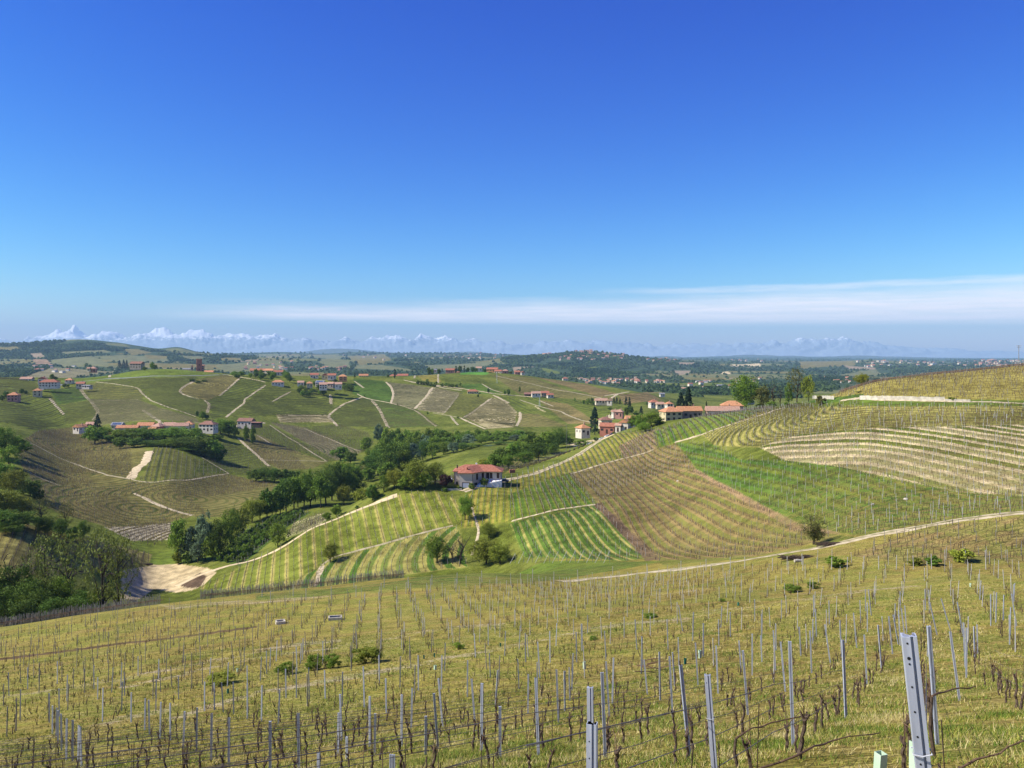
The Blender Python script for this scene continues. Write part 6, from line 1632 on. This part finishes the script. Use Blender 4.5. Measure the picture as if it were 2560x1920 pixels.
def tower():
    Y = 1250; x = (498-1280)/F*Y; zt = -(897-HZ)/F*Y
    r = empty("brick_tower", (x, Y, zt-36), math.radians(22), "square medieval red brick tower rising above the far green hill", 'tower')
    b = MB(); w = 3.8
    b.add([(-w-.5,-w-.5,-6),(w+.5,-w-.5,-6),(w+.5,w+.5,-6),(-w-.5,w+.5,-6),(-w,-w,34.8),(w,-w,34.8),(w,w,34.8),(-w,w,34.8)], [(4,5,6,7),(0,1,5,4),(1,2,6,5),(2,3,7,6),(3,0,4,7)])
    b.build("wall", WM['r'], r)
    b = MB()
    for i in range(5):
        for s in (-1, 1):
            c = -w+.7+i*(2*w-1.4)/4
            b.box(c-.45, c+.45, s*w-.3, s*w+.3, 34.8, 36.1); b.box(s*w-.3, s*w+.3, c-.45, c+.45, 34.802, 36.102) if 0 < i < 4 else None
    b.build("battlement", WM['r'], r)
    for z in (12, 19, 26):
        m = MB(); m.box(-.6, .6, -w-.34, -w+.3, z, z+2); m.build("window", M_GLASS, r)
        m = MB(); m.box(-w-.34, -w+.3, -.6, .6, z+1, z+3); m.build("window", M_GLASS, r)
    m = MB(); m.box(-1.1, 1.1, -w-.45, -w+.2, 14.5, 17.5); m.build("plaster_patch", WM['c'], r)
    # church front beside it
    Y2 = 1235; x2 = (480.5-1280)/F*Y2; z2 = -(912-HZ)/F*Y2
    r = empty("bell_tower", (x2, Y2, z2-15), math.radians(15), "thin stone bell tower left of the brick tower", 'tower')
    b = MB(); b.box(-1.3, 1.3, -1.3, 1.3, -5, 12); b.build("wall", WM['t'], r)
    b = MB(); b.add([(-1.6,-1.6,12.02),(1.6,-1.6,12.02),(1.6,1.6,12.02),(-1.6,1.6,12.02),(0,0,15.5)], [(0,1,4),(1,2,4),(2,3,4),(3,0,4),(3,2,1,0)]); b.build("roof", RM['b'], r)
    m = MB(); m.box(-.5, .5, -1.36, -1.2, 8.5, 11); m.build("window", M_GLASS, r)
    # small buildings hugging the tower
    house(507, 914, 1262, 5, 5, 11, 'gable', 15, 't', 'b', "narrow stone house leaning against the right of the brick tower", 1, rows=3, side=1, chim=0)
tower()

def stone_house():
    """the house in the middle: main block with a two-storey garage wing and a slanting inner wall"""
    Y = 309.0; S = Y/F; x0 = (1148.5-1280)*S; ze = -(1182-HZ)*S; h = 6.1
    r = empty("house", (x0, Y, ze-h), math.radians(-3), "grey plastered house with red hipped roofs and a garage wing above the striped vineyard", 'house')
    plan = [(0,0),(5,0),(9,5),(15.2,5),(15.2,11.5),(-2.4,11.5),(-2.4,4.2),(0,4.2)]
    b = MB(); n = len(plan)
    b.add([(x,y,-4) for x,y in plan]+[(x,y,h) for x,y in plan], [(i,(i+1)%n,n+(i+1)%n,n+i) for i in range(n)])
    b.build("wall", WM['g'], r)
    def roof(vs, fs, th=.2):
        b = MB(); m = len(vs); k = [i for i, v in enumerate(vs) if v[2] == 0]
        b.add(vs, fs); lo = [(vs[i][0], vs[i][1], -th) for i in k]; a = MB()
        q = len(k); b.add([vs[i] for i in k]+lo, [(i,q+i,q+(i+1)%q,(i+1)%q) for i in range(q)]+[tuple(range(2*q-1, q-1, -1))])
        return b
    rr = 2.05; o = .7
    main = roof([(-2.4-o,4.2-o,0),(15.2+o,4.4-o,0),(15.2+o,11.5+o,0),(-2.4-o,11.5+o,0),(1.3,7.9,rr),(11.4,7.9,rr)], [(0,1,5,4),(1,2,5),(2,3,4,5),(3,0,4)])
    mo = main.build("roof", RM['r'], r, loc=(0,0,h+.03))
    wing = roof([(-o,-o,0),(5.2,-o,0),(9.4,4.3,0),(9.2,5.2,0),(-o,5.2,0),(2.7,2.5,rr-.1),(6.2,7.4,rr-.05)], [(0,1,5),(1,2,6,5),(2,3,6),(4,0,5,6),(3,4,6)])
    wo = wing.build("roof", RM['r'], r, loc=(0,0,h+.036))
    for (cx, cy, par, lab) in ((2.9,1.0,wo,0),(-1.6,7.0,mo,1)):
        m = MB(); m.box(cx-.22,cx+.22,cy-.22,cy+.22,.2,1.7); m.box(cx-.32,cx+.32,cy-.32,cy+.32,1.703,1.85); m.build("chimney", RM['r'] if not lab else WM['d'], par)
    m = MB()
    for k in range(6): m.tube([(5.6,8.0-.02*k,rr+.3+.0),(5.6,8.0-.02*k-.02,rr+.3)], [.34-.05*k+.05,.34-.05*k], 14) if k == 0 else None
    m.tube([(5.6,8.0,rr-.3),(5.6,8.0,rr+.25)], .04, 6)
    m.build("satellite_dish", M_WHITE, mo)
    m = MB(); m.box(1.2,3.65,-.06,.03,-.02,2.35); g = m.build("garage_door", M_METALG, r)
    m = MB(); m.box(1.0,1.197,-.09,.02,-.02,2.55); m.box(3.653,3.85,-.09,.02,-.02,2.55); m.box(1.2,3.65,-.088,.02,2.353,2.55); m.build("door_frame", M_SHUT, g)
    def pane(nm, p, q, z0, z1, mat, out=.05):
        (ax,ay),(bx,by) = p, q; L = math.hypot(bx-ax, by-ay); nx, ny = (by-ay)/L, -(bx-ax)/L
        m = MB(); vs = []
        for s in (-.04, out): vs += [(ax+nx*s, ay+ny*s, z0),(bx+nx*s, by+ny*s, z0),(bx+nx*s, by+ny*s, z1),(ax+nx*s, ay+ny*s, z1)]
        m.add(vs, [(4,5,6,7),(0,4,7,3),(5,1,2,6),(7,6,2,3),(0,1,5,4)]); return m.build(nm, mat, r)
    pane("window", (5.5,.62),(6.5,1.87),1.2,2.3,M_GLASS)
    pane("shutter", (6.1,1.37),(6.75,2.2),3.3,5.6,M_SHUT); pane("shutter", (8.0,3.75),(8.75,4.68),3.2,5.6,M_SHUT)
    for xx in (9.6, 11.0, 13.6): pane("window", (xx,5),(xx+.95,5),3.4,5.5,M_SHUT)
    pane("door", (10.2,5),(10.8,5),3.2,5.5,M_GLASS)
    for (xx, yy) in ((4.95,-.07),(-2.42,4.12),(15.2,4.93)):
        m = MB(); m.tube([(xx,yy,-.5),(xx,yy,h)], .07, 6); m.build("downpipe", M_SHUT, r)
    pane("window", (-1.8,4.2),(-1.0,4.2),1.0,2.2,M_GLASS, .04)
    # raised terrace on the right with its white wall
    t = MB(); t.add([(6.2,.8,-3),(15.6,2.2,-3),(15.6,4.97,-3),(8.9,4.8,-3),(6.2,.8,1.2),(15.6,2.2,3.0),(15.6,4.97,3.0),(8.9,4.8,3.0)], [(4,5,6,7),(0,1,5,4),(1,2,6,5),(3,0,4,7)])
    t.build("terrace", M_WHITE, r)
    for i in range(5):
        x = 9+i*1.5; y = .8+(x-6.2)*1.4/9.4; z = 1.2+(x-6.2)*1.8/9.4
        m = MB(); m.box(x-.09,x+.09,y-.12,y+.06,z,z+.85); m.build("terrace_post", WM['r'], r)
    m = MB(); m.tube([(9,.8+2.8*1.4/9.4,2.5),(15.3,2.2,3.75)], .04, 6); m.build("handrail", M_SHUT, r)
    # low pale wall along the front garden
    a = at(1104,1224); c = at(1155,1223); w = MB()
    d = (c-a); L = d.length
    w.box(0, L, -.2, .2, -1.5, .35); o = w.build("garden_wall", M_STONEP, None, loc=(a.x, a.y-1, a.z+.1)); o.rotation_euler = (0, 0, math.atan2(d.y, d.x))
    tag(o, "low pale wall in front of the garden of the stone house", 'wall')
    # brick stack
    p = at(1274,1186); root = empty("brick_pile", (p.x, p.y+4, Hs(p.x, p.y+4)), .2, "stack of reddish bricks at the right of the stone house", 'bricks')
    m = MB()
    for i in range(4):
        for j in range(3): m.box(i*.62, i*.62+.6, 0, .9, j*.5, j*.5+.48-.06*(i % 2))
    m.build("bricks", RM['r'], root)
stone_house()

# ------------------------------------------------------------------ cars
def car_mesh():
    b = MB()
    prof = [(-2.0,.35),(-2.05,.75),(-1.3,.88),(-.75,1.38),(.75,1.42),(1.45,.95),(2.0,.88),(2.05,.35)]
    n = len(prof)
    vs = [(x, -.82*(1 if z < .9 else .82), z) for x, z in prof]+[(x, .82*(1 if z < .9 else .82), z) for x, z in prof]
    b.add(vs, [(i,i+1,n+i+1,n+i) for i in range(n-1)]+[tuple(range(n))[::-1], tuple(range(n, 2*n))])
    return b
CAR_W = [0]
def car(px, py, yaw, mat, label, Y=None):
    p = at(px, py) if Y is None else Vector(((px-1280)/F*Y, Y, Hs((px-1280)/F*Y, Y)))
    r = empty("parked_car", (p.x, p.y, p.z+.08), math.radians(yaw), label, 'car')
    car_mesh().build("body", mat, r)
    g = MB()
    for s in (-1, 1): g.add([(-1.15,s*.775,.93),(1.2,s*.775,.98),(.7,s*.69,1.33),(-.7,s*.69,1.3)], [(0,1,2,3)])
    g.add([(-1.24,-.6,.97),(-1.24,.6,.97),(-.80,.55,1.36),(-.80,-.55,1.36)], [(0,1,2,3)]); g.add([(1.40,-.6,1.02),(1.40,.6,1.02),(.84,.55,1.39),(.84,-.55,1.39)], [(0,1,2,3)])
    g.build("window", M_GLASS, r)
    for x in (-1.25, 1.25):
        for y in (-.8, .8):
            w = MB(); w.tube([(x,y-.1,.32),(x,y+.1,.32)], .32, 12); w.build("wheel", M_SHUT, r)
MC = [noisy_mat("white_car_paint", (.72,.72,.72), (.8,.8,.8), 2, rough=.35), noisy_mat("silver_car_paint", (.45,.47,.5), (.52,.54,.57), 2, rough=.35), noisy_mat("dark_car_paint", (.05,.06,.08), (.08,.09,.11), 2, rough=.35)]
car(1476,1087,5,MC[0],"white car parked by the square white house",476)
car(1506,1087,20,MC[1],"silver car, leftmost of three parked in front of the red barn",478)
car(1520,1086,20,MC[0],"white car, middle one of three parked in front of the red barn",477)
car(1533,1084,20,MC[2],"dark car, nearest the white gabled house of three parked ones",476)
car(1126,1187,85,MC[1],"silver car parked left of the stone house",318)
car(1259,1190,10,MC[2],"dark car parked at the right end of the stone house",322)

# ------------------------------------------------------------------ far villages
def far_house_mesh(w, d, h, rise, wm, rm):
    b = MB(); b.cur = 0; b.box(-w/2, w/2, -d/2, d/2, -5, h)
    b.cur = 1; r = roof_mesh('gable', w, d, rise, .5); b.add([(x, y, z+h+.05) for x, y, z in r.v], r.f)
    return b.mesh("village_house", [wm, rm])
def villages():
    me = [far_house_mesh(11,8,6,2.2,WM['w'],RM['r']), far_house_mesh(9,8,7,2,WM['c'],RM['o']), far_house_mesh(14,9,5.5,2.2,WM['k'],RM['b']), far_house_mesh(10,8,6,2,WM['w'],RM['p']), far_house_mesh(18,11,5,1.2,WM['w'],RM['g'])]
    Z = [("valley village behind the central hill", "distant house of the valley village behind the central hill", 36, (1440,1600), (947,961), (0,1,2,3)),
     ("valley village behind the central hill", "distant house of the valley village behind the central hill", 14, (1590,1660), (949,960), (0,1,3)),
     ("hill town on the crest", "tiny house of the hill town stepping down from its crest", 26, (1425,1485), (874,885), (2,2,1,3)), ("hill town on the crest", "tiny house of the hill town stepping down from its crest", 34, (1400,1560), (887,902), (0,1,2,3)),
     ("farms left of the hill town", "tiny pale farm on the wooded ridge left of the hill town", 5, (1345,1378), (886,890), (0,1)),
     ("houses right of the hill town", "tiny house on the ridge right of the hill town", 12, (1620,1695), (897,906), (0,1,2)),
     ("village in the left valley", "distant pale house of the village in the left valley", 14, (85,192), (920,932), (0,3,4)),
     ("village in the middle valley", "distant house of the village in the middle valley behind the grove", 24, (600,730), (910,928), (0,1,2,3)), ("village in the middle valley", "distant house of the village in the middle valley behind the grove", 14, (775,865), (917,930), (0,1,2)),
     ("far houses on the right ridge", "tiny house strung along the far right ridge", 40, (2140,2450), (903,917), (0,1,3,4)), ("town under the castle hill", "tiny house of the town under the far castle hill", 36, (2450,2570), (902,916), (0,1,2,3)),
     ("farms of the plain", "small distant farm building on the plain", 12, (1745,1905), (950,958), (0,1,4)), ("farms of the plain", "small distant farm building on the plain", 8, (1690,1830), (964,980), (4,0,3)), ("farms of the plain", "small distant farm building on the plain", 9, (2050,2140), (946,962), (0,1)),
     ("far farms on the middle hills", "tiny far house among the middle hills", 18, (1110,1300), (885,899), (0,1,3)), ("far farms on the middle hills", "tiny far house among the middle hills", 8, (850,1060), (884,905), (0,3)),
     ("houses on the far right rise", "tiny house on the far rise behind the big oval tree", 8, (1810,1910), (900,907), (0,1))]
    rg = np.random.default_rng(4)
    for grp, lab, n, (x0, x1), (y0, y1), kinds in Z:
        px = rg.uniform(x0, x1, n); py = rg.uniform(y0, y1, n)
        X, Y, Zz = pick(px, py)
        for i in range(n):
            o = bpy.data.objects.new("village_house", me[kinds[i % len(kinds)]]); COL.objects.link(o)
            o.location = (X[i], Y[i], Zz[i]+.5); o.rotation_euler = (0, 0, rg.uniform(-.6, .6)); s = rg.uniform(.75, 1.2)*min(1.75, max(.85, Y[i]/3300)); o.scale = (s, s, s)
            tag(o, lab, 'house', grp)
    def tall(px, top, Y, w, hh, wm, rm, lab, nm="church_tower"):
        x = (px-1280)/F*Y; z = -(top-HZ)/F*Y
        r = empty(nm, (x, Y, z-hh), .3, lab, 'tower' if nm != 'castle' else 'castle')
        b = MB(); b.box(-w/2, w/2, -w/2, w/2, -8, hh*.8); b.build("wall", WM[wm], r)
        b = MB(); q = w/2+.6; zz = hh*.8+.03
        b.add([(-q,-q,zz),(q,-q,zz),(q,q,zz),(-q,q,zz),(0,0,hh)], [(0,1,4),(1,2,4),(2,3,4),(3,0,4),(3,2,1,0)]); b.build("roof", RM[rm], r)
    tall(1441,874,5590,14,40,'r','b',"dark church tower on the top of the hill town")
    tall(1472,879,5590,40,28,'b','b',"broad church block right of the hill town tower")
    tall(2481,897,7480,58,34,'k','p',"pink castle block on the top of the far right hill", "castle")
    tall(1202,879,10480,22,56,'r','b',"tiny bell tower on the far middle ridge")
villages()
# ------------------------------------------------------------------ walls, poles and small things
def wall_along(name, pts, top_px, label):
    """stone wall set on the ground line given by picture points, as tall as it shows"""
    Q = []
    for (a, b) in zip(pts[:-1], pts[1:]):
        for t in np.linspace(0, 1, 14, endpoint=False): Q.append((a[0]+(b[0]-a[0])*t, a[1]+(b[1]-a[1])*t))
    Q.append(pts[-1]); b = MB(); P = [at(*q) for q in Q]; rg = random.Random(3)
    n = len(P); vs = []
    for i, p in enumerate(P):
        h = top_px/F*p.y*rg.uniform(.9, 1.08)
        vs += [(p.x, p.y, p.z-.4), (p.x, p.y, p.z+h), (p.x+.05, p.y+.45, p.z+h), (p.x+.05, p.y+.45, p.z-.4)]
    b.add(vs, [(4*i+k, 4*i+4+k, 4*i+4+(k+1) % 4, 4*i+(k+1) % 4) for i in range(n-1) for k in range(4)]+[(0,1,2,3),(4*n-1,4*n-2,4*n-3,4*n-4)])
    o = b.build(name, M_STONEP); tag(o, label, 'wall'); return o
wall_along("stone_wall", [(2150,1001.5),(2230,1002),(2362,1003.5)], 10.5, "long low wall of pale stone along the foot of the upper vineyard")
wall_along("stone_wall", [(2362,1004),(2400,1004.5),(2426,1005)], 6, "shorter crumbling end of the pale wall right of the yellow bush")
wall_along("stone_wall", [(2031,997),(2060,997.5),(2085,998)], 8.5, "short pale wall below the open crest trees")
wall_along("stone_wall", [(1858,1013),(1872,1012),(1886,1010)], 7, "short old wall between the farm roof and the oval tree")
put_tree(2378, 990, 1003, 24, 'shrub', 'loose', name='shrub', label="yellow bush growing against the pale stone wall", cat='bush')

def pole(px, top, base, r, label, Y=None, arms=0, cat='pole', name="utility_pole", lattice=False):
    p = at(px, base) if Y is None else Vector(((px-1280)/F*Y, Y, Hs((px-1280)/F*Y, Y)))
    h = -(top-HZ)/F*p.y-p.z
    o = empty(name, (p.x, p.y, p.z), 0, label, cat)
    b = MB()
    if not lattice: b.tube([(0,0,-.5),(0,0,h)], [r, r*.7], 8)
    else:
        for s in ((-1,-1),(1,-1),(1,1),(-1,1)): b.tube([(s[0]*.9,s[1]*.9,-.5),(s[0]*.15,s[1]*.15,h)], r, 4)
        for k in range(8):
            z0, z1 = h*k/8, h*(k+1)/8; w0, w1 = .9-.75*k/8, .9-.75*(k+1)/8
            for (a, c) in (((-1,-1),(1,-1)),((1,-1),(1,1)),((1,1),(-1,1)),((-1,1),(-1,-1))):
                b.tube([(a[0]*w0,a[1]*w0,z0),(c[0]*w1,c[1]*w1,z1)], r*.6, 3)
    b.build("mast", M_POSTD if not lattice else M_METALG, o)
    for k in range(arms):
        c = MB(); z = h-.25-.55*k; w = 1.0-.15*k
        c.box(-w, w, -.06, .06, z-.06, z+.06)
        a = c.build("crossarm", M_POSTD, o)
        for s in (-.9*w, -.45*w, .45*w, .9*w):
            i = MB(); i.tube([(s,0,z+.06),(s,0,z+.28)], [.05,.035], 6); i.build("insulator", M_WHITE, a)
pole(2547,863,916,.13,"wooden utility pole with crossarms standing on the right skyline",arms=2)
pole(1416,1058,1108,.08,"slim grey pole by the trees left of the square white house",Y=455)
pole(1242,930,958,.07,"pale lattice mast on the central hill below the rambling farm",lattice=True,name="lattice_mast",cat='mast')
pole(1349,990,1016,.06,"thin lattice mast above the straw coloured strip",lattice=True,name="lattice_mast",cat='mast')
pole(114,1060,1078,.07,"thin dark pole in the green field left of the farm row")

def stone_basin(px, py, w, d, label, rz):
    p = at(px, py); r = empty("stone_basin", (p.x, p.y, p.z), rz, label, 'basin')
    b = MB(); t = .16; h = .42
    b.box(-w/2, w/2, -d/2, -d/2+t, -.2, h); b.box(-w/2, w/2, d/2-t, d/2, -.2, h+.01); b.box(-w/2, -w/2+t, -d/2+t, d/2-t, -.2, h-.004); b.box(w/2-t, w/2, -d/2+t, d/2-t, -.2, h-.002)
    b.build("rim", M_STONEP, r)
    b = MB(); b.box(-w/2+t, w/2-t, -d/2+t, d/2-t, -.1, .12); b.build("hollow_shade", noisy_mat("basin_shade_dark", (.02,.022,.02), (.05,.045,.03), 3, rough=.2), r)  # near-black slab paints the shade down in the hollow
stone_basin(701,1562,1.15,1.0,"square pale stone basin, the left one of two in the vine rows",.4)
stone_basin(838,1552,1.7,1.0,"longer pale stone basin, the right one of two in the vine rows",.2)

M_GUARD = noisy_mat("pale_green_tree_guard", (.42,.56,.38), (.56,.68,.50), 3)
M_GUARDD = noisy_mat("dark_green_tree_guard", (.02,.13,.085), (.04,.19,.12), 3)
def guard(px, top, base, w, mat, label, Y=None):
    p = at(px, base) if Y is None else Vector(((px-1280)/F*Y, Y, Hs((px-1280)/F*Y, Y)))
    h = -(top-HZ)/F*p.y-p.z; h = max(h, .3); t = .006
    b = MB(); s = w/2
    for (x0,x1,y0,y1) in ((-s,s,-s,-s+t),(-s,s,s-t,s),(-s,-s+t,-s+t,s-t),(s-t,s,-s+t,s-t)): b.box(x0,x1,y0,y1,-.05,h)
    o = b.build("tree_guard", mat, loc=(p.x,p.y,p.z)); o.rotation_euler = (random.uniform(-.06,.06), random.uniform(-.08,.08), random.uniform(0,.8))
    tag(o, label, 'tree guard')
guard(2194,1880,0,.10,M_GUARD,"pale green square plant sleeve at the bottom edge left of the big post",9.6)
guard(2286,1856,0,.10,M_GUARD,"pale green square plant sleeve half behind the big post",11.5)
guard(1461,1654,1674,.14,M_GUARD,"small pale green plant sleeve left of the bare ground patch")
guard(1750,1626,1646,.16,M_GUARD,"pale green plant sleeve beside a straight post in the middle right rows")
guard(1713,1645,1660,.12,M_GUARDD,"dark green plant sleeve on the bare ground patch")
guard(1088,1665,1676,.16,M_GUARD,"faint pale plant sleeve among the vines near the bottom middle")
guard(1060,1638,1648,.12,M_GUARDD,"dark green plant sleeve near the bench, left of its neighbour")
guard(1086,1633,1644,.12,M_GUARDD,"dark green plant sleeve near the bench, right of its neighbour")
guard(1251,1608,1618,.14,M_GUARDD,"dark green plant sleeve at the right end of the bare bench")
guard(1846,1506,1516,.14,M_GUARDD,"dark green plant sleeve far up between the right hand posts")
guard(2426,1458,1467,.14,M_GUARD,"pale plant sleeve between the posts at the upper right")
guard(594,1671,1681,.14,M_GUARD,"white plant sleeve below the yellowish bush on the left rows")
guard(570,1722,1735,.13,M_GUARDD,"dark green plant sleeve beside the widest low bush")

def brush_pile(px, py, w, label, n, dark=True):
    p = at(px, py); r = empty("brush_pile", (p.x, p.y, p.z), 0, label, 'brush pile'); rg = random.Random(px)
    b = MB()
    for i in range(n):
        a = rg.uniform(-.5, .5); L = rg.uniform(.8, 1.9); c = Vector((rg.uniform(-w/2, w/2), rg.uniform(-.6, .6), rg.uniform(.05, .55)*(1-.4*i/n)))
        d = Vector((math.cos(a), math.sin(a)*.6, rg.uniform(-.18, .18)))*L/2
        b.tube([c-d, c+Vector((0,0,.06)), c+d], [.035,.03,.015], 4)
    b.build("branches", M_VINE if dark else M_CANE, r)
brush_pile(1992,1397,4.2,"heap of cut brown branches beside the pale track",170)
brush_pile(2075,1366,3.8,"dark heap of branches at the foot of the open olive tree",120)
brush_pile(1640,1679,1.5,"scatter of prunings lying on the bare patch",8,False)
def log(px, py, L, r, rz, mat, label, name, cat):
    p = at(px, py); b = MB(); b.tube([(-L/2,0,r*.8),(0,.02,r*.95),(L/2,0,r*.8)], [r,r*1.05,r*.9], 10)
    o = b.build(name, mat, loc=(p.x,p.y,p.z)); o.rotation_euler = (0,.05,rz); tag(o, label, cat)
log(1995,1404,1.1,.22,.2,M_STONEP,"pale cut log lying in front of the branch heap","log",'log')
log(370,1412,3.2,.35,.4,M_BARK,"dark felled trunk lying on the grass above the sandy field","log",'log')
log(330,1505,2.2,.35,.1,M_BARK,"dark trunk lying in the grass right of the poplars","log",'log')
def rock(px, py, w, label):
    p = at(px, py); rg = np.random.default_rng(int(px)); bm = bmesh.new(); bmesh.ops.create_icosphere(bm, subdivisions=2, radius=1)
    for v in bm.verts: v.co *= 1+rg.uniform(-.18, .18); v.co.x *= w/2; v.co.y *= w*.4; v.co.z *= w*.28
    me = bpy.data.meshes.new("rock"); bm.to_mesh(me); bm.free(); me.materials.append(M_STONEP)
    tag(link_mesh("rock", me, loc=(p.x,p.y,p.z+w*.12)), label, 'rock')
rock(2264,1249,.9,"white rock lying in the green rows of the bowl, the larger one of two")
rock(2182,1263,.7,"white rock lying in the green rows of the bowl, the smaller one of two")
rock(1694,1202,.9,"pale rock at the upper end of the brown vineyard plot")
# braces at the row ends below the green plot
def braces():
    for i in range(12):
        px = 1288+i*21.5; base = 1409-.55*i; p = at(px, base)
        r = empty("braced_end_post", (p.x, p.y, p.z), 0, f"pale row-end post with slanting brace, {ordinal(i+1)} from the left below the green plot", 'post', "braced row-end posts below the green plot")
        h = random.uniform(2.7, 3.1)
        b = MB(); b.tube([(0,0,-.2),(0,0,h)], .05, 6); b.build("post", M_POSTL, r)
        b = MB(); b.tube([(-1.5,-.3,-.15),(.02,0,h*.95)], .045, 6); b.build("brace", M_POSTL, r)
braces()
# the person working between the rows by the drive
def person(px, py):
    p = at(px, py)
    r = empty("person", (p.x, p.y, p.z), .4, "person in blue work clothes bending slightly between vine rows beside the driveway", 'person')
    def body(nm, verts, edges, rad, mat):
        me = bpy.data.meshes.new(nm); me.from_pydata(verts, edges, []); o = bpy.data.objects.new(nm, me); COL.objects.link(o); o.parent = r
        o.modifiers.new("skin", 'SKIN'); s = o.modifiers.new("sub", 'SUBSURF'); s.levels = s.render_levels = 1
        for v, q in zip(me.skin_vertices[0].data, rad): v.radius = q
        me.skin_vertices[0].data[0].use_root = True
        me.materials.append(mat); return o
    blue = noisy_mat("blue_work_cloth", (.03,.05,.14), (.06,.09,.22), 6)
    skin = noisy_mat("skin", (.36,.20,.13), (.46,.27,.18), 6)
    v = [(0,0,.95),(0,-.03,1.15),(0,-.10,1.42),(0,-.13,1.53),(-.10,0,.90),(-.11,-.03,.50),(-.12,.02,.08),(-.12,-.13,.05),(.10,0,.90),(.12,-.06,.50),(.13,.02,.08),(.13,-.13,.05),(-.20,-.10,1.40),(-.27,-.16,1.14),(-.22,-.36,1.0),(.20,-.10,1.40),(.27,-.16,1.14),(.22,-.36,1.0),(0,-.17,1.62),(0,-.19,1.74)]
    e = [(0,1),(1,2),(2,3),(0,4),(4,5),(5,6),(6,7),(0,8),(8,9),(9,10),(10,11),(2,12),(12,13),(13,14),(2,15),(15,16),(16,17),(3,18),(18,19)]
    rad = [(.15,.11),(.16,.11),(.17,.11),(.06,.06),(.09,.09),(.07,.07),(.05,.05),(.045,.035),(.09,.09),(.07,.07),(.05,.05),(.045,.035),(.065,.065),(.05,.05),(.035,.035),(.065,.065),(.05,.05),(.035,.035),(.085,.095),(.08,.09)]
    body("body", v, e, rad, blue)
    b = MB()
    for k in range(5): b.tube([(0,-.19,1.63+.045*k),(0,-.19,1.66+.045*k)], [.098,.10-.012*k], 12)
    b.build("cap", blue, r)
    b = MB(); b.tube([(0,-.285,1.60),(0,-.275,1.70)], [.05,.055], 10); b.build("face", skin, r)
    for s in (-1, 1):
        b = MB()
        for f in range(4): b.tube([(s*.22+s*.018*(f-1.5),-.38,1.0),(s*.22+s*.018*(f-1.5),-.45,.975),(s*.21+s*.016*(f-1.5),-.47,.93)], [.009,.008,.007], 5)
        b.tube([(s*.19,-.36,1.0),(s*.16,-.41,.98)], [.010,.008], 5); b.tube([(s*.22,-.35,1.0),(s*.22,-.39,.995)], [.03,.034], 8)
        b.build("hand", skin, r)
person(1320,1176)
